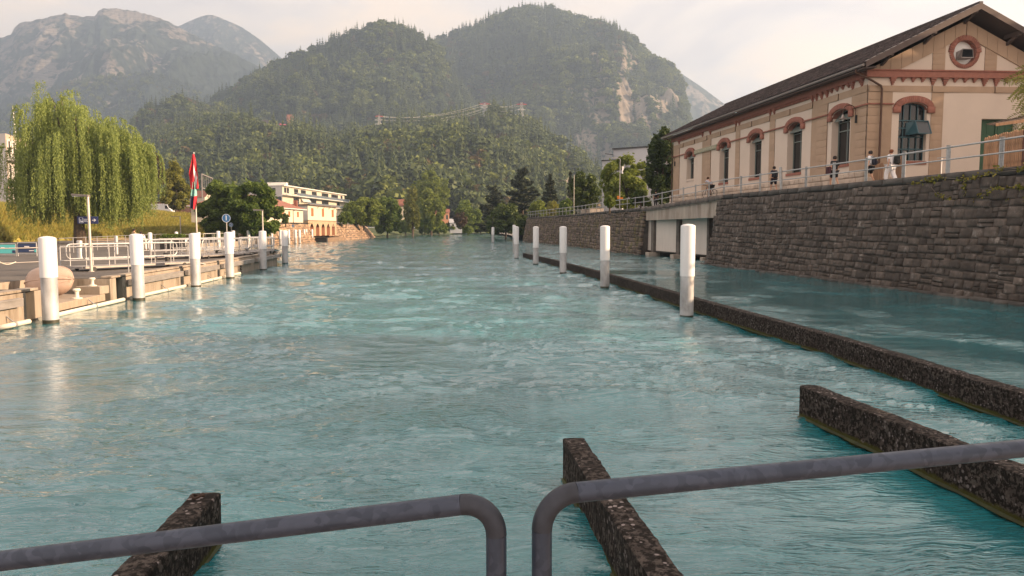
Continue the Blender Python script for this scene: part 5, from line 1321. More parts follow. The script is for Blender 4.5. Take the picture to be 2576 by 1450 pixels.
# tufts on the bank
tuft = bpy.data.collections.new('tuft_kinds')
M_TUFT = leaf_mat('straw_blades', (.50, .39, .11), (.24, .28, .06), .3, .8)
for k in range(3):
    rg_ = np.random.default_rng(60 + k); n = 26; Vv, Ff = [], []
    for i in range(n):
        a = rg_.uniform(0, 6.28); l = rg_.uniform(.5, 1); le = rg_.uniform(.2, .7); x0, y0 = rg_.normal(0, .16, 2); w = .035; b0 = len(Vv)
        Vv += [(x0 - w * math.sin(a), y0 + w * math.cos(a), 0), (x0 + w * math.sin(a), y0 - w * math.cos(a), 0), (x0 + le * l * math.cos(a), y0 + le * l * math.sin(a), l), (x0 + le * l * math.cos(a) * .5, y0 + le * l * math.sin(a) * .5, l * .65)]
        Ff.append((b0, b0 + 1, b0 + 2, b0 + 3))
    me = fast_mesh('tuft_kind_%d' % k, np.array(Vv), np.array(Ff), [M_TUFT]); tuft.objects.link(bpy.data.objects.new('tuft_kind_%d' % k, me))
n = 14000
jj = RNG.uniform(0, NC - .01, n); ii = RNG.uniform(0, NR - .01, n); j0, i0 = jj.astype(int), ii.astype(int)
P = V[i0, j0] * ((1 - (jj - j0)) * (1 - (ii - i0)))[:, None] + V[i0, j0 + 1] * ((jj - j0) * (1 - (ii - i0)))[:, None] + V[i0 + 1, j0] * ((1 - (jj - j0)) * (ii - i0))[:, None] + V[i0 + 1, j0 + 1] * ((jj - j0) * (ii - i0))[:, None]
o = scatter('bank_grass', P, RNG.uniform(.35, .95, n), RNG.uniform(0, 6.28, n), RNG.integers(0, 3, n), 'dry golden grass growing on the bank behind the quay', 'grass', coll=tuft)
# street level behind the crest, and the meadow running back to the hills
m = MB(); C = crest
for a, b_ in zip(C[:-1], C[1:]): m.add([a + Vector((0, 0, -.03)), b_ + Vector((0, 0, -.03)), (b_.x - 5, 440, 4.4), (a.x - 60, 440, 4.8)], [(0, 1, 2, 3)])
m.add([C[0], (C[0].x - 60, 440, 4.8), (-900, 440, 5), (-900, 60, 5)], [(0, 1, 2, 3)])
st = m.build('street_ground', M_ASPH); st['kind'] = 'structure'
ED = [Vector(p) for p in ((-41.5, 205, .3), (-41, 262, .05), (-32, 300, .05), (-24, 332, .05))]
m = MB()
for a, b_ in zip(ED[:-1], ED[1:]):
    m.add([a, b_, b_ + Vector((-4, 1, 1.4)), a + Vector((-4, 1, 1.4 if a.z < 1 else .9))], [(0, 1, 2, 3)])
    m.add([a + Vector((-4, 1, 1.4 if a.z < 1 else .9)), b_ + Vector((-4, 1, 1.4)), (b_.x - 90, b_.y + 20, 4.2), (a.x - 90, a.y + 20, 4.2)], [(0, 1, 2, 3)])
lb = m.build('river_bank', M_GRASS_F); lb['kind'] = 'structure'

# ================================================================ trees
def envelope(shape, rng, n):
    """n points on the unit crown envelope (x, y in -1..1, z 0..1) and an outward direction"""
    d = rng.normal(size=(n, 3)); d /= np.linalg.norm(d, axis=1)[:, None]
    if shape == 'round':
        P = d * np.array([1, 1, .5]) + np.array([0, 0, .5])
    elif shape == 'dome':
        d[:, 2] = np.abs(d[:, 2]); P = d * np.array([1, 1, .85]) + np.array([0, 0, .12])
    elif shape == 'cone':
        z = rng.uniform(0, 1, n) ** 1.3; r = np.minimum(1, (1 - z) ** .75 * 1.15) * np.minimum(1, .35 + z * 5); a = rng.uniform(0, 6.28, n)
        P = np.stack([r * np.cos(a), r * np.sin(a), z], 1); d = np.stack([np.cos(a), np.sin(a), z * .6], 1)
    elif shape == 'column':
        z = rng.uniform(0, 1, n); r = np.sin(np.clip(z * .94 + .06, 0, 1) * math.pi) ** .5; a = rng.uniform(0, 6.28, n)
        P = np.stack([r * np.cos(a), r * np.sin(a), z], 1); d = np.stack([np.cos(a), np.sin(a), .3 + 0 * z], 1)
    elif shape == 'flat':
        a = rng.uniform(0, 6.28, n); z = rng.uniform(0, 1, n); r = np.sqrt(1 - (z * .92) ** 2)
        P = np.stack([r * np.cos(a), r * np.sin(a), z], 1); d = np.stack([np.cos(a), np.sin(a), z], 1)
    return P, d
M_LF = {
 'dark': leaf_mat('dark_leaves', (.028, .05, .014), (.095, .13, .034), .25), 'mid': leaf_mat('green_leaves', (.05, .095, .016), (.19, .25, .05), .38),
 'light': leaf_mat('light_leaves', (.08, .13, .020), (.24, .28, .06), .4), 'gold': leaf_mat('golden_leaves', (.15, .16, .03), (.34, .33, .08), .4),
 'willow': leaf_mat('willow_leaves', (.12, .175, .035), (.33, .39, .12), .45), 'cedar': leaf_mat('cedar_needles', (.022, .034, .016), (.07, .075, .03), .15),
 'brown': leaf_mat('brown_leaves', (.06, .035, .018), (.13, .085, .04), .3), 'yellow': leaf_mat('yellow_green_leaves', (.12, .14, .025), (.26, .26, .06), .45)}
def tree(label, u0, u1, vt, vb, y, shape='round', leaf='mid', n=7000, size=.3, zb=None, trunk=.12, lumps=46, lr=.27, cat='tree', name='tree', group=None, depth=1.0, seed=None, cmin=None, at=None):
    rng = np.random.default_rng(seed if seed is not None else int(u0 * 7 + vt))
    uc = (u0 + u1) / 2; pt = PY(uc, vt, y); pb = PY(uc, vb, y); base = pb.z if zb is None else zb
    cx_, H = pt.x, pt.z - base; R = SZ(u1 - u0, y) / 2
    if at: cx_, H, R = at[0], at[2], at[3]
    o = thing(name, label, cat, (cx_, y, base), 0, group)
    zc0 = H * trunk if cmin is None else cmin; CH = H - zc0
    E, D = envelope(shape, rng, lumps)
    rad = lr * rng.uniform(.65, 1.25, lumps)
    cen = (E - np.array([0, 0, .5])) * (1 - lr * .75) + np.array([0, 0, .5])
    inner = int(lumps * .35); cen[:inner] = (cen[:inner] - np.array([0, 0, .45])) * .55 + np.array([0, 0, .45])
    w = rng.integers(0, lumps, n); d = rng.normal(size=(n, 3)); d /= np.linalg.norm(d, axis=1)[:, None]
    rr_ = rng.uniform(.55, 1.0, n) ** .5
    P = cen[w] * np.array([R, R * depth, CH]) + d * (rad[w] * rr_)[:, None] * np.array([R, R * depth, max(R * .8, CH * .35)])
    # loose sprays beyond the outline
    k = n // 14; P[:k] += (cen[w[:k]] - np.array([0, 0, .4])) * np.array([R, R, CH]) * rng.uniform(0, .16, k)[:, None]
    P[:, 2] = np.maximum(P[:, 2], -.02 * H) + zc0
    Vv, Ff = leaf_cloud(P, size, up=.2, aspect=.55, rng=rng)
    me = fast_mesh('crown', Vv, Ff, [M_LF[leaf]]); c = link('crown', me, o)
    KIDS.setdefault(o.name, []).append(c)
    m = MB(); r0 = max(.09, H * .022)
    m.tube([Vector((0, 0, -.5)), Vector((0, 0, zc0 * .6)), Vector((.02 * H, 0, zc0 + CH * .4)), Vector((0, 0, zc0 + CH * .75))], [r0 * 1.25, r0, r0 * .6, r0 * .15], 8)
    for q in range(9):
        j = rng.integers(inner, lumps); tip = Vector((cen[j] * np.array([R, R * depth, CH])).tolist()) + Vector((0, 0, zc0)); st_ = Vector((0, 0, zc0 * .8 + CH * rng.uniform(.0, .4)))
        m.tube([st_, lerp(st_, tip, .5) + Vector((0, 0, .04 * H)), tip], [r0 * .4, r0 * .25, r0 * .08], 6)
    m.build('trunk', M_BARK, o, world=False)
    return o
def cedar(label, u0, u1, vt, vb, y, n=5200, tiers=11, zb=None, leaf='cedar', group=None, size=.3, top=.25, flat=.055):
    rng = np.random.default_rng(int(u0 * 3 + y)); uc = (u0 + u1) / 2; pt = PY(uc, vt, y); base = PY(uc, vb, y).z if zb is None else zb
    H = pt.z - base; R = SZ(u1 - u0, y) / 2; o = thing('conifer_tree', label, 'conifer', (pt.x, y, base), 0, group)
    PP = []; m = MB(); r0 = H * .02
    m.tube([Vector((0, 0, -.5)), Vector((0, 0, H * .6)), Vector((0, 0, H * .97))], [r0, r0 * .6, r0 * .15], 8)
    for t in range(tiers):
        f = t / (tiers - 1); z = H * (.14 + .80 * f); rr_ = R * (1 - (1 - top) * f ** 1.3) * (.9 if f > 0 else 1)
        if f > .85: rr_ *= .55
        nb_ = int(5 + 3 * rng.uniform())
        for b_ in range(nb_):
            a = rng.uniform(0, 6.28); L_ = rr_ * rng.uniform(.55, 1.1); dz = H * rng.uniform(-.03, .05); k = max(12, int(n / (tiers * 6.5) * (L_ / R + .2)))
            tip = Vector((L_ * math.cos(a), L_ * math.sin(a), z + dz)); m.tube([Vector((0, 0, z - .02 * H)), tip * 1.0], [r0 * .28, r0 * .06], 4, cap=False)
            q = rng.uniform(.2, 1.05, k); wd = rng.normal(0, .17, k) * L_ * np.sin(np.clip(q, 0, 1) * 2.6 + .3)
            PP.append(np.stack([q * tip.x - wd * math.sin(a), q * tip.y + wd * math.cos(a), lerp(z - .02 * H, tip.z, q) + rng.normal(0, flat * .4 * H * .3, k)], 1))
    P = np.concatenate(PP); Vv, Ff = leaf_cloud(P, size, up=.75, aspect=.5, rng=rng)
    c = link('crown', fast_mesh('crown', Vv, Ff, [M_LF[leaf]]), o); m.build('trunk', M_BARK, o, world=False); return o

# weeping willow on the quay
def willow():
    y0 = 84.0; rng = np.random.default_rng(12); pb = PY(203, 607, y0)
    o = thing('willow_tree', 'huge weeping willow with hanging sunlit strands behind the quay', 'tree', (pb.x, y0, .88))
    lumps = [(138, 272, 46), (165, 285, 55), (122, 306, 46), (205, 312, 55), (250, 345, 52), (292, 352, 50), (330, 385, 46), (100, 380, 38), (150, 350, 70), (125, 405, 60), (210, 400, 75), (275, 410, 70), (78, 468, 32), (100, 470, 48), (345, 425, 40), (180, 460, 80), (260, 470, 70), (320, 470, 50), (130, 500, 60), (372, 398, 26), (70, 390, 34), (352, 470, 40)]
    wts = np.array([l[2] ** 2 for l in lumps], float); wts /= wts.sum()
    NS = 4300; Vs, Fs, b0 = [], [], 0; G = []
    m = MB()
    bun = None
    for s in range(NS):
        if s % 10 == 0:
            l = lumps[rng.choice(len(lumps), p=wts)]; bdep = rng.uniform(-1, 1); bd = rng.normal(size=3); bd[2] = abs(bd[2]); bd /= np.linalg.norm(bd); brr = rng.uniform(.55, 1.04); blen = rng.uniform(.35, 1.0); bup = rng.uniform(.05, .6)
        l = l if True else lumps[rng.choice(len(lumps), p=wts)]; r = SZ(l[2], y0); c = PY(l[0], l[1], y0); dep = bdep * 3.2 * (1 - abs(l[0] - 200) / 400)
        d = bd + rng.normal(0, .13, 3); d[2] = abs(d[2]); d /= np.linalg.norm(d); p = np.array([c.x, y0 + dep, c.z]) + d * r * (brr + rng.uniform(-.06, .06))
        u_ = 1288 + p[0] / y0 * FPX; end_v = 570 + 26 * math.sin(u_ / 37.) * .5 + rng.uniform(-38, 26) - 45 * max(0, (110 - u_) / 100) - 55 * max(0, (u_ - 350) / 50)
        zend = max(1.6, PY(u_, end_v, y0).z); Lh = (p[2] - zend) * ((blen * rng.uniform(.75, 1.0)) ** .5)
        if rng.uniform() < .18: Lh = min(Lh, rng.uniform(1.0, 2.6))
        if Lh < .6: Lh = .8
        out = np.array([p[0] - (pb.x), (p[1] - y0), 0.]); out /= (np.linalg.norm(out) + .1); arc = rng.uniform(.15, .65); up = bup * rng.uniform(.6, 1.2) if d[2] > .5 else .1
        k = int(Lh / .105) + 8; t = np.linspace(0, 1, k); sway = rng.uniform(-.3, .3)
        hx = 1 - np.exp(-t * Lh / .7); zz_ = up * np.sin(np.clip(t * Lh / .9, 0, 1) * math.pi) - np.maximum(0, t * Lh - .45)
        Pp = p + np.stack([out[0] * arc * hx + sway * t, out[1] * arc * hx, zz_], 1); Pp += rng.normal(0, .035, Pp.shape)
        G.append(Pp)
    P = np.concatenate(G); n = len(P)
    a = rng.normal(0, .55, (n, 3)); a[:, 2] = -1; a /= np.linalg.norm(a, axis=1)[:, None]
    bvec = rng.normal(size=(n, 3)); bvec -= a * (a * bvec).sum(1)[:, None]; bvec /= np.linalg.norm(bvec, axis=1)[:, None]
    L_ = (.21 * rng.uniform(.7, 1.4, n))[:, None]; W_ = .05
    Vv = np.stack([P, P + a * L_ * .5 + bvec * W_, P + a * L_, P + a * L_ * .5 - bvec * W_], 1).reshape(-1, 3) - np.array([pb.x, y0, .88])
    link('crown', fast_mesh('crown', Vv, np.arange(4 * n).reshape(n, 4), [M_LF['willow']]), o)
    m.tube([Vector((0, 0, -.4)), Vector((-.1, 0, 2)), Vector((.1, 0, 4.5))], [.75, .55, .45], 12)
    for l in lumps:
        c = PY(l[0], l[1], y0) - Vector((pb.x, y0, .88)); c.y = rng.uniform(-2, 2); s_ = Vector((.1, 0, 3.2 + rng.uniform(0, 1.5)))
        m.tube([s_, lerp(s_, c, .45) + Vector((0, 0, 1.0)), c + Vector((0, 0, SZ(l[2], y0) * .5))], [.22, .13, .03], 6)
    m.build('trunk', M_BARK, o, world=False)
willow()
tree('golden cone-shaped street tree left of the flagpole', 394, 482, 405, 556, 140, 'cone', 'gold', 9000, .26, trunk=.16, lr=.22, lumps=70)
tree('dark spreading tree behind the blue sign 1, left of a pair', 498, 622, 452, 604, 104, 'round', 'mid', 19000, .27, zb=.9, trunk=.03, lumps=70, lr=.22, seed=5)
tree('dark spreading tree beside the yellow boathouse wing, right of a pair', 576, 706, 458, 606, 100, 'round', 'mid', 20000, .27, zb=.9, trunk=.03, lumps=80, lr=.21, seed=8)
tree('brownish tree half hidden behind the willow', 352, 412, 388, 520, 175, 'round', 'brown', 4500, .3, trunk=.2)
tree('small russet bush at the left edge below the willow', -30, 20, 452, 524, 120, 'round', 'brown', 3500, .22, name='bush', cat='bush', trunk=.05)
tree('dark garden bush before the yellow wing of the boathouse', 708, 728, 538, 564, 112, 'round', 'dark', 1400, .16, name='bush', cat='bush', trunk=.03)
G1_ = 'riverside trees beyond the boathouse'
tree('low green riverside tree above the garden fence', 862, 966, 500, 576, 190, 'round', 'light', 12000, .34, trunk=.1, group=G1_, lumps=50, lr=.24)
tree('green tree hanging over the water at the end of the garden wall', 936, 1010, 496, 599, 200, 'round', 'mid', 12000, .34, trunk=.04, group=G1_, seed=44)
tree('pale feathery shrub behind the garden fence', 850, 890, 533, 568, 172, 'dome', 'light', 1600, .3, name='bush', cat='bush', trunk=.04)
tree('slim yellow-green poplar on the far left shore', 1016, 1058, 463, 594, 235, 'column', 'yellow', 6500, .36, trunk=.04, group=G1_)
tree('large round yellow-green tree towering behind the poplar', 1036, 1134, 425, 560, 290, 'round', 'light', 9000, .5, trunk=.12, group=G1_, lumps=60, lr=.24)
tree('broad green tree right of the poplar', 1050, 1118, 474, 590, 255, 'round', 'light', 9000, .42, trunk=.06, group=G1_)
tree('dull green round tree before the pink far house', 1144, 1210, 500, 594, 270, 'round', 'mid', 8000, .42, trunk=.03, group=G1_)
tree('russet bush beside the grey roof on the far shore', 1142, 1176, 532, 574, 262, 'round', 'brown', 2200, .36, name='bush', cat='bush', trunk=.03)
rb_ = [(1000, 1040, 548, 598, 'mid'), (1046, 1090, 552, 595, 'light'), (1084, 1126, 556, 593, 'mid'), (1118, 1160, 553, 592, 'light'), (1160, 1196, 556, 591, 'mid'), (1188, 1230, 548, 591, 'light')]
wb = ['leftmost of six, below the poplar', 'second of six from the left', 'third of six from the left', 'fourth of six from the left', 'fifth of six from the left', 'rightmost of six, where the river bends away']
for (u0, u1, vt, vb, lf_), w_ in zip(rb_, wb):
    tree('leafy bush at the far waterline, ' + w_, u0, u1, vt, vb, 262 + (u0 - 1000) * .22, 'dome', lf_, 3200, .42, zb=-.1, name='bush', cat='bush', trunk=.02, group='bushes along the far waterline')
G2 = 'dark conifers above the far right shore'
tree('dark hanging tree over the water behind the far end of the stone wall', 1222, 1322, 508, 600, 165, 'dome', 'dark', 8000, .32, zb=-.3, trunk=.04, seed=3)
tree('dark shrub thicket at the end of the far stone wall', 1296, 1345, 540, 598, 152, 'dome', 'dark', 3500, .28, zb=0, trunk=.03, name='bush', cat='bush')
cedar('broad dark cedar, leftmost of the conifers at the river bend', 1196, 1282, 466, 594, 215, 13000, 13, group=G2, zb=0, size=.5, top=.55)
cedar('tall dark cedar, highest of the conifers behind the far railing', 1258, 1372, 418, 575, 195, 19000, 16, group=G2, zb=2, size=.46, top=.4)
cedar('open brownish spruce right of the tall cedar', 1352, 1416, 436, 565, 188, 8000, 14, group=G2, zb=3, size=.4, top=.1)
cedar('slender sunlit spruce left of the dark round tree', 1414, 1456, 430, 560, 180, 6000, 14, group=G2, zb=4, size=.36, top=.1)
for k, (a, b_, t_) in enumerate(((1330, 1378, 500), (1368, 1412, 505), (1404, 1446, 498))):
    tree(['yellow-green thicket below the tall cedar', 'yellow-green thicket below the brownish spruce', 'green thicket left of the dark round tree'][k], a, b_, t_, 556, 170 - k * 6, 'dome', ['light', 'gold', 'mid'][k], 2600, .3, name='bush', cat='bush', trunk=.03, zb=4.2)
tree('dark dense round tree behind the railing, left of the lamp', 1434, 1514, 428, 510, 112, 'round', 'dark', 10000, .22, zb=4.7, trunk=.04, lumps=60, lr=.24)
tree('large round tree with sunlit top behind the tall promenade lamp', 1513, 1640, 392, 503, 100, 'round', 'light', 15000, .20, zb=4.8, trunk=.05, lumps=90, lr=.2)
tree('tall dark columnar tree at the far corner of the power house', 1630, 1706, 318, 506, 86, 'column', 'dark', 13000, .20, zb=4.9, trunk=.03, lumps=80, lr=.26)

for k, (x_, y_, h_) in enumerate(((43, 35.5, 15), (51, 38, 17), (46, 43, 16), (27, 6.5, 12), (26, .8, 12), (29, -10, 13), (25, 9.5, 8))):   # unseen trees added right of the view to shade the gable and foreground
    
    tree(['garden tree beyond the right edge of the view, nearest', 'garden tree beyond the right edge of the view, tallest', 'garden tree beyond the right edge of the view, farthest', 'promenade tree beside the bridge out of view, right', 'promenade tree beside the bridge out of view, middle', 'promenade tree behind the bridge out of view', 'small promenade tree out of view before the wall end'][k], 0, 0, 0, 0, y_, 'round', 'mid', 9000, .34, zb=4.9, trunk=.14, lumps=60, at=(x_, y_, h_, (4.6, 4.6, 4.6, 5.4, 5.4, 5.4, 3.5)[k]), seed=70 + k)

# tree of heaven at the right edge: feathered fronds
def frond_tree():
    y0 = 35.0; rng = np.random.default_rng(3); b = PY(2680, 480, y0); o = thing('tree', 'tree with long feathered leaves reaching in at the right edge before the green door', 'tree', (b.x, y0, 4.95))
    Vv, n = [], 0
    stems = [PY(2640, 190, y0), PY(2660, 240, y0), PY(2640, 290, y0 - .5), PY(2650, 345, y0), PY(2655, 395, y0 - .8), PY(2620, 215, y0 - 1), PY(2645, 425, y0 - .5)]
    for c in stems:
        for k in range(13):
            ang = rng.uniform(-.9, 1.2) + (math.pi if rng.uniform() < .8 else 0); L_ = rng.uniform(1.2, 2.1); dy = rng.uniform(-.6, .6)
            pts = []
            for q in np.linspace(.08, 1, 24):
                x = c.x + math.cos(ang) * L_ * q; z = c.z + math.sin(ang) * L_ * q * .5 + .22 * math.sin(q * 2.4) - .55 * q * q; pts.append(np.array([x, c.y + dy * q, z]))
            for a_, b_ in zip(pts[:-1], pts[1:]):
                d = b_ - a_; d /= np.linalg.norm(d)
                for sg in (-1, 1):
                    s_ = np.cross(d, [0, 1, 0]) * sg; s_ = s_ + d * .45 + np.array([0, rng.uniform(-.4, .4), -.15]); s_ /= np.linalg.norm(s_); ll = rng.uniform(.16, .24); w_ = d * .026
                    Vv += [a_, a_ + s_ * ll * .5 + w_, a_ + s_ * ll, a_ + s_ * ll * .5 - w_]
    Vv = np.array(Vv) - np.array([b.x, y0, 4.95]); link('crown', fast_mesh('crown', Vv, np.arange(len(Vv)).reshape(-1, 4), [M_LF['yellow']]), o)
    m = MB(); m.tube([Vector((.3, 0, -.3)), Vector((.2, 0, 2)), Vector((.3, 0, 5))], [.14, .1, .03], 8)
    for c in stems: m.tube([Vector((.25, 0, 1.6)), c - Vector((b.x, y0, 4.95))], [.05, .015], 6)
    m.build('trunk', M_BARK, o, world=False)
frond_tree()

# creeper on the near wall: stems and leaves
def creeper():
    rng = np.random.default_rng(8); rnd_ = random.Random(8)
    o = thing('creeper', 'creeper with yellow-green leaves and bare stems on the upper right of the tall wall', 'creeper', (18.2, 27, 3.4))
    L_ = plen(NB)
    def wp(y, z, off=.06):
        s = 0
        for k in range(60):
            p = ruled(NB, NT, s, z / 4.95)
            if p.y >= y: break
            s += .6
        f = max(0, min(1, 0)); p = ruled(NB, NT, max(0, s - (p.y - y)), z / 4.95); return Vector((p.x - off, p.y, z))
    def uvw(u, v):  # on the wall face plane
        A, B_ = (18.45, 25.9), (16.9, 37.5); p = PX(u, v, A, B_); return p
    paths = [[(2345, 472), (2360, 490), (2385, 498), (2420, 502), (2455, 500)], [(2425, 445), (2428, 465), (2430, 485), (2440, 498)], [(2455, 495), (2500, 488), (2540, 500), (2576, 505), (2620, 500)],
             [(2283, 463), (2320, 458), (2370, 448), (2420, 452), (2470, 444)], [(2480, 440), (2530, 432), (2576, 428), (2640, 425)], [(2490, 478), (2540, 470), (2590, 474), (2640, 470)], [(2480, 532), (2500, 528), (2520, 534)], [(2498, 420), (2560, 425), (2620, 418)]]
    m = MB(); PP = []
    for pa in paths:
        pts = [uvw(*q) + Vector((-.10, -.10, 0)) for q in pa]; m.tube(pts, .008, 4, cap=False)
        ln = plen(pts)
        for k in range(int(ln * 42)):
            if rng.uniform() < .15: continue
            p = pw(pts, rng.uniform(0, ln * .999)); g = math.sin(p.y * 2.3 + p.z * 5); 
            if g < -.55: continue
            PP.append([p.x + rng.normal(0, .03), p.y + rng.normal(0, .05), p.z + rng.normal(0, .055)])
    for k in range(16):
        u, v = rng.uniform(2380, 2560), rng.uniform(500, 590); pts = []
        for q in range(9):
            pts.append(uvw(u, v) + Vector((-.09, -.09, 0))); u += rng.uniform(18, 40); v += rng.uniform(-12, 12) - 2
        m.tube(pts, .006, 4, cap=False)
    m.build('stem', mat('creeper_stem', (.20, .16, .13), .9), o)
    P = np.array(PP); Vv, Ff = leaf_cloud(P, .055, up=0, aspect=.85, rng=rng)
    Vv = Vv - np.array([18.2, 27, 3.4]); link('leaves', fast_mesh('leaves', Vv, Ff, [leaf_mat('creeper_leaves', (.15, .18, .03), (.34, .24, .05), .3)]), o)['kind'] = 'stuff'
creeper()
# ================================================================ stone quay, boathouse, houses on the left shore
M_WARMSTONE = world_coords(mat('warm_quay_stone', (.30, .20, .13), .92, vary=.4, scale=2, bump=.02, bscale=10, island=.35))
M_YELLOW = world_coords(mat('pale_yellow_render', (.60, .53, .42), .9, vary=.05, scale=.5))
M_GREYR = world_coords(mat('pale_grey_render', (.55, .52, .50), .9, vary=.04, scale=.5))
M_SHADEG = world_coords(mat('cool_grey_render', (.42, .43, .47), .9, vary=.04, scale=.3))
M_TILE = world_coords(mat('red_roof_tiles', (.24, .10, .07), .85, vary=.25, scale=2.5, island=.2))
M_ORW = mat('orange_brown_shutter', (.30, .12, .04), .7)
M_DWIN = mat('dark_far_window', (.02, .02, .024), .25)
M_WFR = mat('white_far_trim', (.70, .68, .64), .7)
M_ORANGE = mat('salmon_render', (.55, .27, .17), .9)
SQB = [Vector((-37.6, 111, 0)), Vector((-36.9, 124, 0)), Vector((-36.6, 137.6, 0))]; SQT = [Vector((-39.2, 111, 3.55)), Vector((-38.6, 124, 3.6)), Vector((-38.2, 137.2, 3.62))]
stone_wall('stone_quay', 'sunlit brown rubble quay wall below the yellow boathouse wing', [p.copy() for p in SQB], SQT, seed=12, hc=(.32, .5), wc=(.45, 1.2), limit=260, cop_h=.28, slab=1.6, cat='quay', stone_mat=M_WARMSTONE)
GBQ = [Vector((-38.6, 158.5, 0)), Vector((-37.6, 175, 0)), Vector((-37.9, 190, 0)), Vector((-38.6, 208, 0))]; GTQ = [Vector((-41.0, 158.5, 3.75)), Vector((-40.0, 175, 3.7)), Vector((-40.2, 190, 3.6)), Vector((-41.0, 206, 3.3))]
stone_wall('garden_wall', 'sunlit sloping rubble wall under the garden fence right of the boathouse', GBQ, GTQ, seed=15, hc=(.4, .6), wc=(.5, 1.3), limit=200, cop_h=.25, slab=2.0, stone_mat=M_WARMSTONE)
m = MB()
tp = [Vector((-38.9, 110.5, 3.50)), Vector((-38.4, 124, 3.53)), Vector((-38.0, 138, 3.56)), Vector((-39.5, 158.5, 3.6)), Vector((-40.6, 175, 3.6)), Vector((-40.8, 190, 3.5)), Vector((-41.6, 207, 3.2))]
for a, b_ in zip(tp[:-1], tp[1:]): m.add([a, b_, Vector((b_.x - 110, b_.y + 14, 4.3)) if a.y > 130 else Vector((-45, b_.y, 3.6)), Vector((a.x - 110, a.y + 14, 4.3)) if a.y > 130 else Vector((-45, a.y, 3.6))], [(0, 1, 2, 3)])
m.add([tp[0], (-38.9, 110.5, .8), (-45, 110.5, .8), (-45, 110.5, 3.6)], [(0, 1, 2, 3)])
g = m.build('terrace_ground', M_GRASS_F); g['kind'] = 'structure'
# garden fence of pale posts
t = thing('garden_fence', 'white post fence on top of the sloping garden wall', 'fence', tuple(GTQ[0])); s = .3
while s < plen(GTQ):
    p = pw(GTQ, s); MB().box((-.06, -.06, -.1), (.06, .06, 1.35), Matrix.Translation(p + Vector((-.35, 0, 0)))).build('post', M_WFR, t); s += 1.55
for z in (.35, .8, 1.25): MB().tube([p + Vector((-.35, 0, z)) for p in GTQ], .02, 5).build('rail', M_GALV, t)
# ledge by the arches and a black barge at its foot
o = thing('stone_ledge', 'low weedy stone ledge at the waterline before the boathouse arches', 'ledge', (-36, 150, 0)); MB().prism([(-36.2, 139.5, -.5), (-35.9, 158.5, -.5), (-38.4, 158.5, -.5), (-38.6, 139.5, -.5)], (0, 0, 1.15)).build('ledge_body', M_WARMSTONE, o, bevel=.05)
o = thing('barge', 'small black flat barge moored at the foot of the stone quay', 'boat', (-36.0, 139.0, 0)); m = MB()
m.prism([(-36.9, 137.9, -.2), (-34.7, 137.9, -.2), (-34.9, 139.6, -.2), (-36.7, 139.6, -.2)], (0, 0, .95)); m.build('hull', M_STEEL_D, o); MB().box((-37.05, 137.8, .75), (-34.6, 139.7, .84)).build('gunwale', mat('tarred_wood', (.05, .04, .035), .8), o)

def quad_house(name, label, A, B, back, zb, zt, m_front, m_side, cat='house', group=None):
    """box house: A-B is the river front, back the vector away from the river"""
    A, B, back = Vector(A), Vector(B), Vector(back); o = thing(name, label, cat, (A.x, A.y, zb), 0, group)
    P_ = [A, B, B + back, A + back]; z0, z1 = Vector((0, 0, zb)), Vector((0, 0, zt))
    MB().add([P_[0] + z0, P_[1] + z0, P_[1] + z1, P_[0] + z1], [(0, 1, 2, 3)]).build('front_wall', m_front, o)
    MB().add([P_[0] + z0, P_[3] + z0, P_[3] + z1, P_[0] + z1], [(0, 1, 2, 3)]).build('end_wall', m_side, o)
    m = MB(); m.add([P_[1] + z0, P_[2] + z0, P_[2] + z1, P_[1] + z1], [(0, 1, 2, 3)]); m.add([P_[3] + z0, P_[2] + z0, P_[2] + z1, P_[3] + z1], [(0, 1, 2, 3)]); m.build('back_wall', m_side, o)
    return o, P_
def on_wall(A, B, s, z, off=0.0):
    A, B = Vector(A), Vector(B); d = (B - A); d.z = 0; L_ = d.length; d.normalize(); nn = Vector((d.y, -d.x, 0))
    return A + d * (s * L_) + nn * off + Vector((0, 0, z - A.z))
def opening(parent, A, B, s0, s1, z0, z1, name='window', mfill=None, frame=None, fw=.07, deep=.05):
    P_ = [on_wall(A, B, s0, z0, .012), on_wall(A, B, s1, z0, .012), on_wall(A, B, s1, z1, .012), on_wall(A, B, s0, z1, .012)]
    m = MB(); fr_ = frame or M_WFR
    for i in range(4): m.bar(P_[i], P_[(i + 1) % 4], fw, deep)
    w = m.build(name, fr_, parent); MB().add(P_, [(0, 1, 2, 3)]).build('pane', mfill or M_DWIN, w); return w

# boathouse tower over five pointed arches
A, B = (-38.45, 139.2, 0), (-37.6, 158.0, 0); bk2 = (-9, 1.0, 0)
o, P_ = quad_house('boathouse', 'pale boathouse tower standing on five pointed arches at the water', A, B, bk2, 4.05, 6.95, M_YELLOW, M_GREYR)  # grey end wall against the yellow front: its shade is put into the colour
for k, s in enumerate((.14, .50, .86)): opening(o, A, B, s - .035, s + .035, 4.9, 6.4, mfill=M_ORW, frame=M_ORW, fw=.06)
m = MB(); z1 = Vector((0, 0, 6.95)); q = [P_[0] + Vector((.5, -.4, 0)), P_[1] + Vector((.5, .5, 0)), P_[2] + Vector((-.3, .5, 0)), P_[3] + Vector((-.3, -.4, 0))]
m.prism([p + z1 for p in q], (0, 0, .16)); m.build('roof_slab', mat('brown_roof_edge', (.16, .11, .09), .8), o)
for k in range(4): MB().bar(on_wall(A, B, .3 + .2 * k, 6.45, .05), on_wall(A, B, .3 + .2 * k, 6.95, .5), .07).build('roof_strut', M_ORW, o)
for z in (4.0,): MB().prism([on_wall(A, B, -.005, z, .1), on_wall(A, B, 1.005, z, .1), on_wall(A, B, 1.005, z, -.05), on_wall(A, B, -.005, z, -.05)], (0, 0, .12)).build('belt_course', M_WARMSTONE, o)
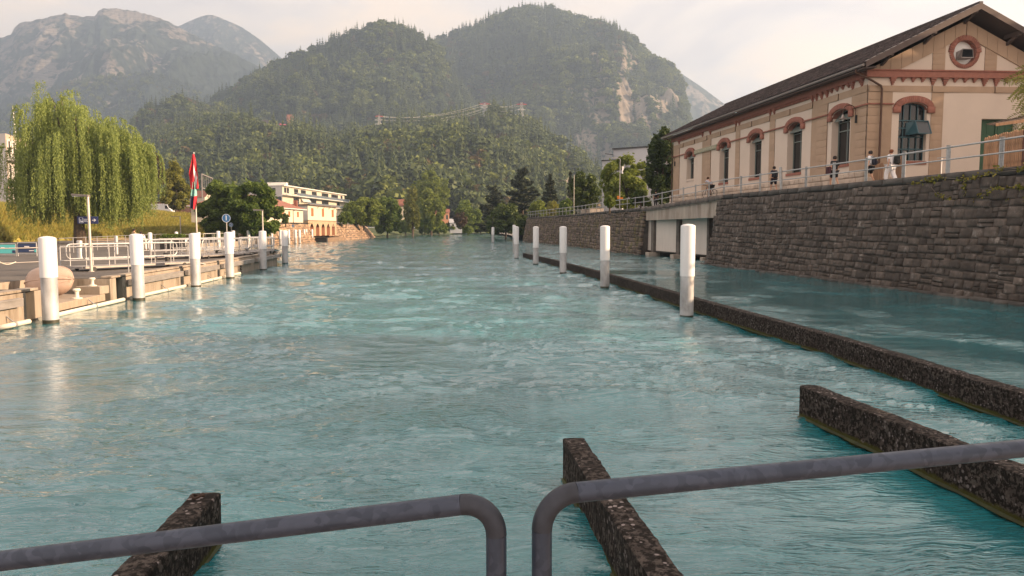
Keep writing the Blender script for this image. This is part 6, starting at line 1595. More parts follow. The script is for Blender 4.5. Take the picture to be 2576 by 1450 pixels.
m = MB(); na = 5; zc_ = 1.1
def parch(s): return on_wall(A, B, s, 0)
prev = 0.02
fa_ = lambda x, z: on_wall(A, B, x, z)
x = 0.0
for k in range(na):
    c = .12 + .19 * k; hw = .058
    m.add([fa_(x, zc_), fa_(c - hw, zc_), fa_(c - hw, 4.0), fa_(x, 4.0)], [(0, 1, 2, 3)])
    n = 8
    for i in range(n):
        t0, t1 = -1 + 2 * i / n, -1 + 2 * (i + 1) / n; zz = lambda t_: 2.75 + .75 * (1 - abs(t_) ** 1.6)
        m.add([fa_(c + hw * t0, zz(t0)), fa_(c + hw * t1, zz(t1)), fa_(c + hw * t1, 4.0), fa_(c + hw * t0, 4.0)], [(0, 1, 2, 3)])
    x = c + hw
m.add([fa_(x, zc_), fa_(1, zc_), fa_(1, 4.0), fa_(x, 4.0)], [(0, 1, 2, 3)])
m.add([fa_(0, zc_), fa_(0, zc_) + Vector(bk2), fa_(0, 4.0) + Vector(bk2), fa_(0, 4.0)], [(0, 1, 2, 3)])
m.build('arcade_wall', world_coords(mat('arcade_stone', (.42, .31, .20), .9, vary=.15, scale=1.5)), o)
for k in range(na):
    c = .12 + .19 * k
    for sg in (-1, 1): MB().prism([fa_(c + sg * .058, zc_), fa_(c + sg * .058, zc_) + Vector((-1.6, 0, 0)), fa_(c + sg * .058, 2.9) + Vector((-1.6, 0, 0)), fa_(c + sg * .058, 2.9)], (0, .04 * sg, 0)).build('arch_jamb', M_ORANGE, o)
MB().add([on_wall(A, B, 0, zc_, -1.6), on_wall(A, B, 1, zc_, -1.6), on_wall(A, B, 1, 4.0, -1.6), on_wall(A, B, 0, 4.0, -1.6)], [(0, 1, 2, 3)]).build('inner_wall', M_ORANGE, o)

# yellow wing with a tiled hip roof
A, B = (-39.6, 112.5, 0), (-38.55, 136.3, 0)
o, P_ = quad_house('boathouse_wing', 'low sunlit yellow house with red tiled hip roof on the stone quay', A, B, (-9.5, 0.6, 0), 3.5, 6.05, M_YELLOW, M_YELLOW)
for s in (.30, .56, .69, .88): opening(o, A, B, s - .018, s + .018, 4.6, 5.5, mfill=M_ORW, frame=M_ORW, fw=.05)
z0 = 6.05; q = [P_[0] + Vector((.6, -.5, z0)), P_[1] + Vector((.6, .5, z0)), P_[2] + Vector((-.5, .5, z0)), P_[3] + Vector((-.5, -.5, z0))]
r0, r1 = (q[0] + q[3]) / 2 + Vector((.3, 4.5, 2.1)), (q[1] + q[2]) / 2 + Vector((0, -4.5, 2.1))
for f_ in ([q[0], q[1], r1, r0], [q[1], q[2], r1], [q[2], q[3], r0, r1], [q[3], q[0], r0]): MB().add(f_, [tuple(range(len(f_)))]).build('roof_plane', M_TILE, o)
MB().prism([q[0] - Vector((0, 0, .14)), q[1] - Vector((0, 0, .14)), q[2] - Vector((0, 0, .14)), q[3] - Vector((0, 0, .14))], (0, 0, .13)).build('eaves_board', M_WFR, o)
c_ = lerp(q[0], q[1], .93) + Vector((-1.5, 0, .2)); MB().box((-.3, -.3, 0), (.3, .3, 1.4), Matrix.Translation(c_)).build('chimney', M_TILE, o)
for s in (.18, .47, .80):
    MB().tube([on_wall(A, B, s, 5.95, .5), on_wall(A, B, s - .03, 5.6, .06), on_wall(A, B, s - .03, 3.6, .06)], .045, 6).build('downpipe', M_PIPE, o)

# white apartment block with long balconies
yA, yB = 232.0, 300.0
TA, TB = PY(709.8, 468, yA), PY(866, 490, yB); A, B = Vector((TA.x, yA, 0)), Vector((TB.x, yB, 0))
zt = TA.z; fl = 2.75
EL = PY(660, 482, yA + 4); back = Vector((EL.x - A.x, 5, 0)); back = back.normalized() * 16
o, P_ = quad_house('apartment_block', 'white apartment block with balconies and dark windows behind the boathouse', A, B, back, zt - 3.1 * fl, zt, M_YELLOW, M_GREYR, cat='apartment block')  # warm front and grey end: sunlit and shaded sides are coloured in
MB().prism([P_[0] + Vector((.8, -.6, zt)), P_[1] + Vector((.8, .6, zt)), P_[2] + Vector((0, .6, zt)), P_[3] + Vector((0, -.6, zt))], (0, 0, .35)).build('roof_slab', M_WFR, o)
MB().box((-3, -1, 0), (3, 1, 1.1), Matrix.Translation(lerp(P_[0], P_[3], .25) + Vector((0, 4, zt + .3)))).build('roof_unit', M_WFR, o)
m = MB()
for k in range(4): m.bar(lerp(P_[3], P_[0], .1 + .27 * k) + Vector((0, 0, zt + .3)), lerp(P_[3], P_[0], .1 + .27 * k) + Vector((0, 0, zt + 1.2)), .06)
m.bar(P_[3] + Vector((0, 0, zt + 1.2)), P_[0] + Vector((0, 0, zt + 1.2)), .06); m.build('roof_railing', M_GALV, o)
for lv, row in enumerate((((.02, .05), (.055, .085), (.15, .21), (.245, .32), (.41, .49), (.57, .69), (.74, .80), (.80, .87), (.92, .96)), ((.14, .22), (.36, .48), (.57, .69), (.84, .90)))):
    z1 = zt - .35 - lv * fl; z0 = z1 - (1.75 if lv == 0 else 2.1)
    for s0, s1 in row: opening(o, A, B, s0, s1, z0, z1, fw=.12)
for lv in (1, 2):
    z = zt - lv * fl; e_ = 1.9 if lv == 1 else 1.2
    MB().prism([on_wall(A, B, -.01, z - .16, e_), on_wall(A, B, 1.03, z - .16, e_), on_wall(A, B, 1.03, z - .16, -.1), on_wall(A, B, -.01, z - .16, -.1)], (0, 0, .24)).build('balcony_slab', M_WFR, o)
    m = MB(); L_ = 24
    for k in range(L_ + 1): m.bar(on_wall(A, B, k / L_, z, e_ - .05), on_wall(A, B, k / L_, z + 1.0, e_ - .05), .05)
    m.bar(on_wall(A, B, 0, z + 1.0, e_ - .05), on_wall(A, B, 1.02, z + 1.0, e_ - .05), .06)
    r_ = m.build('balcony_railing', M_GALV, o)
    MB().prism([on_wall(A, B, .12 if lv == 1 else .3, z + .1, e_ - .05), on_wall(A, B, 1.02, z + .1, e_ - .05), on_wall(A, B, 1.02, z + .1, e_ - .08), on_wall(A, B, .12 if lv == 1 else .3, z + .1, e_ - .08)], (0, 0, .8)).build('glass_panel', mat('blue_grey_balcony_glass', (.14, .18, .22), .3), r_)
MB().prism([on_wall(A, B, .24, zt - fl - 1.6, 1.0), on_wall(A, B, .36, zt - fl - 1.6, 1.0), on_wall(A, B, .36, zt - fl - .3, .1), on_wall(A, B, .24, zt - fl - .3, .1)], (0, 0, .05)).build('awning', M_WFR, o)
Ae, Be = P_[3], P_[0]
for s0, s1, lv in ((.55, .83, 0), (.80, 1.0, 1)): opening(o, Ae, Be, s0, s1 - .02, zt - .5 - lv * fl - 1.7, zt - .5 - lv * fl, fw=.12)

def simple_house(label, u0, u1, vt, vb, y, m_, roof=None, rise=3, win=2, cat='house', name='house', group=None, turn=0.15):
    a, b_ = PY(u0, vb, y), PY(u1, vb, y); zt_ = PY(u0, vt, y).z; A, B = Vector((a.x, y, 0)), Vector((b_.x, y + turn * (b_.x - a.x), 0)); w_ = (B - A).length; bk_ = Vector((-turn, 1, 0)) * w_ * .8
    o, P_ = quad_house(name, label, A, B, bk_, a.z - 2, zt_, m_, m_, cat, group)
    for k in range(win): opening(o, A, B, (k + .3) / win, (k + .7) / win, lerp(a.z, zt_, .3), lerp(a.z, zt_, .75), fw=.1)
    if roof is not None:
        z = Vector((0, 0, zt_)); e_ = w_ * .06; q = [P_[0] + Vector((-e_, -e_, zt_)), P_[1] + Vector((e_, -e_, zt_)), P_[2] + Vector((e_, e_, zt_)), P_[3] + Vector((-e_, e_, zt_))]
        r0, r1 = (q[0] + q[3]) / 2 + Vector((0, 0, rise)), (q[1] + q[2]) / 2 + Vector((0, 0, rise))
        for f_ in ([q[0], q[1], r1, r0], [q[2], q[3], r0, r1]): MB().add(f_, [(0, 1, 2, 3)]).build('roof_plane', roof, o)
        m = MB(); m.add([P_[0] + z, P_[3] + z, r0], [(0, 1, 2)]); m.add([P_[1] + z, P_[2] + z, r1], [(0, 1, 2)]); m.build('gable', m_, o)
    return o
simple_house('small salmon house showing between the far riverside trees', 1096, 1130, 535, 560, 300, M_ORANGE, M_TILE, 1.5, 3)
simple_house('low house with grey hip roof at the far waterline', 1132, 1162, 561, 574, 285, M_SHADEG, M_SHADEG, 1.6, 2)
simple_house('pale villa half hidden left of the far poplar', 1000, 1022, 520, 560, 300, M_YELLOW, M_TILE, 3, 2)
simple_house('pale pink house high among the far trees', 1118, 1145, 510, 535, 420, M_ORANGE, M_TILE, 2.5, 2)
simple_house('sunlit yellow house behind the flagpole', 478, 522, 497, 545, 215, M_YELLOW, M_TILE, 2.0, 3, turn=-.3)
simple_house('pale house behind the golden tree', 424, 446, 508, 540, 230, M_GREYR, M_TILE, 1.5, 1)
simple_house('small low house at the left edge, seen below the willow', -30, 14, 505, 524, 150, M_YELLOW, M_TILE, 1.2, 2)
# timber clad building at the left edge
A = PY(13, 336, 112); 
o, P_ = quad_house('hotel_building', 'salmon-lit building with balconies at the left edge behind the willow', (A.x, 112, 0), (A.x - 4.2, 126, 0), (-16, 3, 0), 4, A.z, world_coords(mat('salmon_facade', (.46, .36, .28), .9, vary=.05, scale=.5)), M_GREYR, cat='building')
Af, Bf = P_[0], P_[1]; zt_ = A.z
for lv in range(4):
    z1 = zt_ - .9 - lv * 3.6
    for k in range(7): opening(o, Af, Bf, .03 + k * .14, .12 + k * .14, z1 - 2.4, z1, fw=.25, deep=.3, frame=M_GREYR)
    MB().prism([on_wall(Af, Bf, -.02, z1 - 3.1, 1.2), on_wall(Af, Bf, 1.0, z1 - 3.1, 1.2), on_wall(Af, Bf, 1.0, z1 - 3.1, 0), on_wall(Af, Bf, -.02, z1 - 3.1, 0)], (0, 0, .55)).build('balcony', M_GREYR, o)
p = PY(35, 320, 116); MB().tube([p + Vector((0, 0, 3.2)), p + Vector((.2, 0, -2.2))], .09, 6).build('flue', M_WFR, o)

# grey modern houses on the right shore
Yg = 125.0
a, b_ = PY(1542, 500, Yg), PY(1650, 500, Yg)
o, P_ = quad_house('modern_house', 'grey flat-roofed modern block with dark windows behind the lit round tree', (a.x, Yg, 0), (b_.x + 4, Yg - 8, 0), (4.5, 16, 0), 3.5, PY(1542, 377, Yg).z, M_SHADEG, M_SHADEG)
A_, B_ = P_[0], P_[1]; zt_ = PY(1542, 377, Yg).z
MB().prism([P_[0] + Vector((-.25, -.2, zt_)), P_[1] + Vector((.3, -.2, zt_)), P_[2] + Vector((.3, .3, zt_)), P_[3] + Vector((-.3, .3, zt_))], (0, 0, .22)).build('roof_edge', M_DWIN, o)
Lw = (B_ - A_).length
s_of = lambda u: ((PX(u, 500, A_, B_) - A_).length) / Lw
z_of = lambda u, v: PX(u, v, A_, B_).z
opening(o, A_, B_, s_of(1602), s_of(1631), z_of(1602, 410), z_of(1602, 393), frame=M_STEEL_D, fw=.12); opening(o, A_, B_, s_of(1647), s_of(1657), z_of(1647, 401), z_of(1647, 390), frame=M_STEEL_D, fw=.12)
MB().prism([PY(1522, 388, Yg - 1), PY(1543, 391, Yg - 1), PY(1543, 391, Yg + 2), PY(1522, 388, Yg + 2)], (0, 0, .12)).build('canopy_slab', M_DWIN, o)
a, b_ = PY(1514, 500, 117), PY(1560, 500, 117)
o, P_ = quad_house('modern_house', 'lower grey modern block with a strip window, left of the lit round tree', (a.x, 117, 0), (b_.x, 115, 0), (2.5, 12, 0), 3.5, PY(1514, 406, 117).z, M_SHADEG, M_SHADEG)
A_, B_ = P_[0], P_[1]; Lw = (B_ - A_).length; zt_ = PY(1514, 406, 117).z
MB().prism([P_[0] + Vector((-.15, -.15, zt_)), P_[1] + Vector((.2, -.15, zt_)), P_[2] + Vector((.2, .2, zt_)), P_[3] + Vector((-.15, .2, zt_))], (0, 0, .16)).build('roof_edge', M_DWIN, o)
opening(o, A_, B_, .18, .95, zt_ - 1.55, zt_ - .55, frame=M_STEEL_D, fw=.12)

# restaurant on the spur, pylons and wires
H1 = 842.0
simple_house('hillside chalet with dark roof and sunlit gable on the wooded spur', 657, 690, 312, 322, H1, M_YELLOW, mat('dark_chalet_roof', (.05, .04, .04), .9), 5, 3)
o = simple_house('hillside restaurant terrace with pink awning on the wooded spur', 703, 732, 317, 329, H1, M_YELLOW, None, 0, 4)
p0, p1 = PY(702, 314, H1 - 1), PY(729, 319, H1 - 1); MB().prism([p0, p1, p1 + Vector((0, 6, 1.2)), p0 + Vector((0, 6, 1.2))], (0, 0, .8)).build('awning', mat('pink_awning', (.60, .10, .14), .8), o)
simple_house('small tower house with a red pointed roof above the terrace', 722, 736, 300, 306, H1 + 12, M_ORANGE, M_TILE, 5.5, 1)
def pylon(label, u, vt, vb, y, arms):
    t_, b_ = PY(u, vt, y), PY(u, vb, y); H = t_.z - b_.z + 3; o = thing('power_pylon', label, 'pylon', (b_.x, y, b_.z - 3), 0, 'lattice pylons on the wooded spur')
    m = MB(); w0, w1 = H * .085, H * .03
    cs = [(-1, -1), (1, -1), (1, 1), (-1, 1)]
    for sx, sy in cs: m.bar((sx * w0, sy * w0, 0), (sx * w1, sy * w1, H), .32)
    n = 9
    for k in range(n):
        f0, f1 = k / n, (k + 1) / n; r0, r1 = lerp(w0, w1, f0), lerp(w0, w1, f1)
        for i in range(4):
            a, c = cs[i], cs[(i + 1) % 4]; m.bar((a[0] * r0, a[1] * r0, H * f0), (c[0] * r1, c[1] * r1, H * f1), .2); m.bar((c[0] * r0, c[1] * r0, H * f0), (a[0] * r1, a[1] * r1, H * f1), .2)
    m.build('lattice_mast', mat('pale_pylon_steel', (.48, .46, .44), .6, .2), o, world=False)
    for k, (f, L_) in enumerate(arms):
        m = MB(); m.bar((-L_, 0, H * f), (L_, 0, H * f), .5); m.bar((-L_, 0, H * f), (0, 0, H * f + 1.6), .25); m.bar((L_, 0, H * f), (0, 0, H * f + 1.6), .25); m.build('cross_arm', mat('red_pylon_paint', (.60, .06, .06), .6) if k == 0 else M_WFR, o, world=False)
    return b_.x, y, b_.z - 3, H
PYL = [pylon('leftmost lattice pylon with red top on the wooded spur', 954.5, 292, 337, 800, ((.97, 4.2), (.80, 5), (.60, 4.5))), pylon('middle lattice pylon with red arms on the spur crest', 1219.7, 260, 287, 800, ((.93, 5.5), (.70, 4.5))), pylon('rightmost and tallest lattice pylon with red arms above the cliff', 1312, 258, 316, 790, ((.92, 5.5), (.72, 4.0), (.5, 3)))]
ow = thing('power_lines', 'pale overhead wires sagging between the three pylons', 'power line', (PYL[1][0], PYL[1][1], PYL[1][2]))
def wire(p, q, sag):
    p, q = Vector(p), Vector(q); MB().tube([lerp(p, q, t_) - Vector((0, 0, sag * 4 * t_ * (1 - t_))) for t_ in np.linspace(0, 1, 13)], .14, 4, cap=False).build('wire', mat('bright_wire', (.75, .70, .64), .5) if not bpy.data.materials.get('bright_wire') else bpy.data.materials['bright_wire'], ow)
a, b_, c = PYL
for dx, fa1, fb1 in ((-4, .97, .93), (4, .97, .93), (4, .80, .72), (-4, .60, .5), (4, .62, .52)): wire((a[0] + dx, a[1], a[2] + a[3] * fa1), (b_[0] + dx, b_[1], b_[2] + b_[3] * fb1), 6)
for dx, f1, f2 in ((-5, .93, .92), (5, .93, .92), (-4, .70, .72), (4, .45, .6), (0, .4, .5)): wire((b_[0] + dx, b_[1], b_[2] + b_[3] * f1), (c[0] + dx, c[1], c[2] + c[3] * f2), 3)

# ================================================================ things on the quay
M_LAMP = world_coords(mat('lamp_pole_steel', (.50, .46, .42), .45, .4, vary=.1, scale=3))
M_BLUE = mat('navy_sign', (.012, .022, .10), .5)
M_SIGNB = mat('blue_round_sign', (.03, .13, .32), .5)
M_SW = mat('white_sign_print', (.72, .74, .80), .5)
def face_cam(p): return math.atan2(-p.x, p.y)
def lamp(label, u, vt, vb, y=None, arm=(-1, 0), L_=1.0, zb=DZ, r=.06, head=(.62, .2, .09), group='flat-headed quay lamps'):
    base = PZ(u, vb, zb) if y is None else PY(u, vb, y)
    if y is not None: base.z = zb
    H = PY(u, vt, base.y).z - base.z; o = thing('street_lamp', label, 'street lamp', tuple(base), 0, group)
    m = MB(); m.tube([(0, 0, 0), (0, 0, H * .4), (0, 0, H)], [r * 1.15, r, r * .85], 10); m.build('pole', M_LAMP, o, world=False, smooth=True)
    m = MB(); m.tube([(0, 0, 0), (0, 0, .03)], r * 2, 10); m.build('foot', M_LAMP, o, world=False)
    d = Vector((arm[0], arm[1], 0)).normalized(); m = MB(); m.bar(Vector((0, 0, H - .02)) - d * .05, d * L_ + Vector((0, 0, H + .03)), .17, .085); hd = m.build('head', mat('lamp_head_grey', (.20, .18, .17), .5, .3) if not bpy.data.materials.get('lamp_head_grey') else bpy.data.materials['lamp_head_grey'], o, world=False, bevel=.01)
    MB().box((-.2, -.06, -.012), (.2, .06, 0), Matrix.Translation(d * (L_ * .65) + Vector((0, 0, H - .035)))).build('glass', M_SW, hd, world=False)
    return o, base, H
lo, lbase, lH = lamp('tall quay lamp carrying the navy arrow sign, before the willow', 230, 492, 684, r=.055, L_=.68, arm=(-1, .1))
# navy direction board
o = thing('direction_sign', 'navy board with a ship pictogram and white arrow on the lamp pole before the willow', 'sign', (lbase.x, lbase.y - .02, PY(222, 554, lbase.y).z))
yb = lbase.y + .07
def sp(u, v): return PY(u, v, yb)
q0, q1 = sp(194.5, 563.5), sp(246, 545)
MB().box((q0.x, yb, q0.z), (q1.x, yb + .03, q1.z)).build('board', M_BLUE, o, bevel=.008)
def print_rect(u0, v0, u1, v1, name='print', m_=None):
    a, b_ = sp(u0, v1), sp(u1, v0); MB().box((a.x, yb - .006, a.z), (b_.x, yb - .001, b_.z)).build(name, m_ or M_SW, o)
for r_ in ((199.3, 548, 209.2, 548.6), (199.3, 561, 209.2, 561.6), (199.3, 548, 199.9, 561.6), (208.6, 548, 209.2, 561.6)): print_rect(*r_, name='pictogram_frame')
a = [sp(201.3, 556.4), sp(209, 556.4), sp(207.6, 559.4), sp(202, 559.4)]; MB().prism([p + Vector((0, -.004, 0)) for p in a], (0, .003, 0)).build('ship_hull', M_SW, o)
a = [sp(201.2, 553.2), sp(203, 553), sp(206, 554.2), sp(203.5, 555.3), sp(201.4, 555)]; MB().prism([p + Vector((0, -.004, 0)) for p in a], (0, .003, 0)).build('ship_bridge', M_SW, o)
for v0, u1 in ((551.4, 221.5), (554.3, 219), (557.2, 223)): print_rect(211.2, v0, u1, v0 + 1.3, name='text_line')
cz = sp(237, 554.2); m = MB(); m.bar(sp(231.5, 554.4) + Vector((0, -.004, 0)), sp(240.8, 554.4) + Vector((0, -.004, 0)), .022, .012, up=(0, 1, 0))
for dv in (-3.2, 3.2): m.bar(sp(236.5, 554.4 + dv) + Vector((0, -.004, 0)), sp(241, 554.4) + Vector((0, -.004, 0)), .022, .012, up=(0, 1, 0))
m.build('arrow', M_SW, o)
lamp('quay lamp by the fifth pile, before the dark trees', 663, 529, 640, r=.05, L_=.62)
lamp('slim sunlit lamp on the quay left of the flagpole', 455, 545, 597, y=118, L_=1.4, r=.09)
lamp('white lamp pole right of the seated couple', 632, 556, 600, y=104, L_=1.0, r=.09)
o, b0_, H_ = lamp('low lamp with two arms under the dark trees', 642, 562, 600, y=110, L_=.9, r=.07); MB().bar((0, 0, H_), (.9, 0, H_ + .25), .17, .085).build('head', M_LAMP, o, world=False)
lamp('short lamp on the street behind the grass crest, below the willow edge', 371, 506, 536, y=150, zb=PY(371, 536, 150).z, L_=.9, r=.07)
def round_sign(label, u, v, rpx, y, num, vb=600):
    p = PY(u, v, y); R = SZ(rpx, y); base = Vector((p.x, y, DZ)); o = thing('round_sign', label, 'sign', tuple(base), 0, 'blue numbered landing signs')
    MB().tube([base, Vector((p.x, y, p.z - R * .9))], .045, 8).build('pole', M_LAMP, o)
    m = MB(); n = 36; ring = [(R * math.cos(2 * math.pi * k / n), R * math.sin(2 * math.pi * k / n)) for k in range(n)]
    m.prism([(p.x + a, y - .06, p.z + b_) for a, b_ in ring], (0, .03, 0)); m.build('disc', M_SIGNB, o)
    m = MB()
    for k in range(n):
        a0, a1 = ring[k], ring[(k + 1) % n]; m.add([(p.x + a0[0] * .99, y - .065, p.z + a0[1] * .99), (p.x + a1[0] * .99, y - .065, p.z + a1[1] * .99), (p.x + a1[0] * .90, y - .065, p.z + a1[1] * .90), (p.x + a0[0] * .90, y - .065, p.z + a0[1] * .90)], [(0, 1, 2, 3)])
    m.build('rim', M_SW, o)
    W = Matrix.Translation((p.x, y - .068, p.z)) @ Matrix.Rotation(math.pi / 2, 4, 'X'); text_part('numeral', num, R * 1.65, M_SW, W, o, bold=.012 * R)
round_sign('large round blue sign with white 1 before the dark trees', 569.6, 549.5, 10.6, 72, '1')
round_sign('small round blue sign with white 2, right of the sign 1', 581.5, 565.9, 5.2, 98, '2')
round_sign('tiny round blue sign with 3 before the sunlit stone quay', 737, 568.5, 3.4, 109, '3')
# flagpole with two hanging flags
y0 = 64.0; b0_ = PZ(497, 634, DZ); y0 = b0_.y; o = thing('flagpole', 'tall steel flagpole on the quay left of the signs', 'flagpole', tuple(b0_)); tp_ = PY(487.5, 386, y0)
MB().tube([b0_, lerp(b0_, tp_, .5), tp_], [.06, .05, .025], 10).build('pole', M_LAMP, o, smooth=True)
MB().lathe(tp_, [(.01, -.03), (.05, 0), (.05, .05), (.01, .08)], 10).build('finial', M_WFR, o)
def hanging_flag(name, label, rows, cols_):
    """rows: (v, u_left, u_right); folds hang from the pole"""
    o2 = thing(name, label, 'flag', tuple(PY(rows[0][1], rows[0][0], y0))); n = 16; Vv, Mi_ = [], []
    for v, ul, ur in rows:
        for k in range(n + 1):
            f = k / n; q = PY(lerp(ul, ur, f), v + 3 * math.sin(f * 3), y0); Vv.append((q.x, y0 - .12 + .11 * math.sin(f * 11 + v * .07), q.z))
    m = MB(); R_ = len(rows)
    for r in range(R_ - 1):
        for k in range(n):
            m.add([Vv[r * (n + 1) + k], Vv[r * (n + 1) + k + 1], Vv[(r + 1) * (n + 1) + k + 1], Vv[(r + 1) * (n + 1) + k]], [(0, 1, 2, 3)], cols_(r / (R_ - 1), k / n))
    return o2, m
MR, MW_, MT, MNV = mat('flag_red', (.52, .015, .03), .75), mat('flag_white', (.78, .74, .76), .75), mat('flag_teal', (.22, .48, .44), .75), mat('flag_navy', (.03, .03, .07), .75)
rows = [(v, lerp(487, lerp(478, 483, max(0, (v - 440) / 96)), min(1, (v - 386) / 55)), lerp(489, 501.5, min(1, (v - 386) / 60)) + (v > 500) * 2) for v in np.linspace(388, 474, 22)]
o2, m = hanging_flag('swiss_flag', 'red flag with a pale cross hanging in folds at the top of the flagpole', rows, lambda r, k: 1 if (.22 < r < .92 and .50 < k < .64 + .1 * r) or (.60 < r < .68 and .5 < k < .8) else 0)
o2.name = 'red_flag'; m.build('cloth', [MR, MW_], o2, smooth=True)
rows = [(v, lerp(486, 481, min(1, (v - 455) / 30)), lerp(492, 496, min(1, (v - 455) / 30))) for v in np.linspace(456, 524, 16)]
o2, m = hanging_flag('dark_flag', 'teal and navy flag hanging below the red one on the flagpole', rows, lambda r, k: 0 if r < .52 else (1 if k < .55 else 2)); m.build('cloth', [MT, MNV, MR], o2, smooth=True)
# bollards
def bollard(label, p, s=1.0, m_=None):
    o = thing('bollard', label, 'bollard', tuple(p), 0, 'mooring bollards'); m_ = m_ or M_FEND
    MB().lathe(Vector(p), [(.20 * s, 0), (.20 * s, .03), (.10 * s, .05)], 16).build('base_plate', m_, o)
    MB().lathe(Vector(p), [(.085 * s, .05), (.075 * s, .2 * s), (.085 * s, .30 * s), (.14 * s, .33 * s), (.15 * s, .38 * s), (.12 * s, .42 * s), (.04 * s, .43 * s)], 18).build('mushroom_head', m_, o, smooth=True)
bollard('cream mushroom bollard on the low landing between two piles', PZ(194, 752, .36), .8, M_PIPEW)
bollard('small bollard on the step block at the right of the low landing', (-14.85, NY1 - .35, .64), .7, M_PIPEW)
bollard('dark bollard with bright top on the deck between second and third pile', PZ(421, 662, DZ), 1.25, M_STEEL_D)
bollard('dark bollard on the pier deck between the fourth and fifth pile', PZ(545, 646, DZ), 1.1, M_STEEL_D)
bollard('dark bollard near the pier corner', PZ(622, 640, DZ), 1.1, M_STEEL_D)
# steel column bins
def column(label, u, vt, vb, rpx):
    b_ = PZ(u, vb, DZ); H = PY(u, vt, b_.y).z - DZ; r = SZ(rpx, b_.y); o = thing('steel_column', label, 'column', tuple(b_), 0, 'short steel columns on the quay')
    MB().lathe(b_, [(r, 0), (r, H * .93), (r * .96, H * .97), (r * .5, H)], 20).build('shaft', M_GALV, o, smooth=True); MB().lathe(b_ + Vector((0, 0, H * .62)), [(r * 1.03, -.03), (r * 1.03, .03)], 20).build('band', M_STEEL_D, o)
column('stout steel column on the quay left of the first quay lamp', 202, 605, 652, 7)
column('slim steel post behind the second pile', 294, 593, 640, 4)
# edge railing near the landing
def railing(label, pts, h=1.08, bars=(1.08, .56), step=1.6, r=.022, m_=None, cat='railing', name='railing', group=None):
    pts = [Vector(p) for p in pts]; o = thing(name, label, cat, tuple(pts[0]), 0, group); L_ = plen(pts); n = max(1, round(L_ / step)); mm = m_ or M_FEND
    for k in range(n + 1):
        p = pw(pts, L_ * k / n * .9999); MB().tube([p, p + Vector((0, 0, h))], r, 8).build('post', mm, o)
    for z in bars: MB().tube([p + Vector((0, 0, z)) for p in pts], r if z == bars[0] else r * .8, 8).build('rail', mm, o, smooth=True)
    return o
railing('pale two-bar railing at the left edge behind the nearest pile', [(-24.5, 23.0, DZ), (-17.9, 26.3, DZ), (-17.3, 27.6, DZ)], step=2.1)
railing('dark two-bar railing between the rowing boat and the first lamp', [(-17.2, 28.0, DZ), (-15.4, 29.5, DZ)], step=3, m_=M_GALV)
railing('long low railing along the back of the plaza below the willow', [PZ(150, 640, DZ), PZ(300, 624, DZ), PZ(420, 612, DZ)], step=3.2, m_=M_GALV)
railing('thin railing at the end of the pier before the lamp', [(-16.6, 48.2, DZ), (-17.2, 53.6, DZ), (-20, 54.6, DZ)], step=1.5, m_=M_GALV)
railing('railing on the far quay behind the seated couple', [(-38.5, 92, DZ), (-37.5, 104, DZ), (-40, 116, DZ)], step=2.6, m_=M_WFR)
railing('railing of the basin quay right of the golden lamp', [(-35.5, 75, DZ), (-36.6, 90, DZ)], step=2.4, m_=M_GALV)
# stair railings down the bank beside the dark trees
pa, pb_ = PY(540, 549, 128), PZ(606, 590, DZ + .1)
o = thing('bank_stair', 'long flight of steps with handrails running down the grass bank to the quay', 'stairs', tuple(pb_)); n = 18
for k in range(n):
    a_, c_ = lerp(pb_, pa, k / n), lerp(pb_, pa, (k + 1) / n); MB().prism([a_ + Vector((0, 0, -.6)), c_ + Vector((0, 0, -.6)), c_ + Vector((-.4, -1.6, -.6)), a_ + Vector((-.4, -1.6, -.6))], (0, 0, .55)).build('step', M_CONC, o)
for off in (Vector((0, 0, 0)), Vector((-.4, -1.6, 0))):
    for z in (.5, 1.0): MB().bar(pa + off + Vector((0, 0, z)), pb_ + off + Vector((0, 0, z)), .06).build('handrail', M_GALV, o)
    for k in range(7): q = lerp(pb_, pa, k / 6) + off; MB().bar(q - Vector((0, 0, .2)), q + Vector((0, 0, 1)), .06).build('rail_post', M_GALV, o)
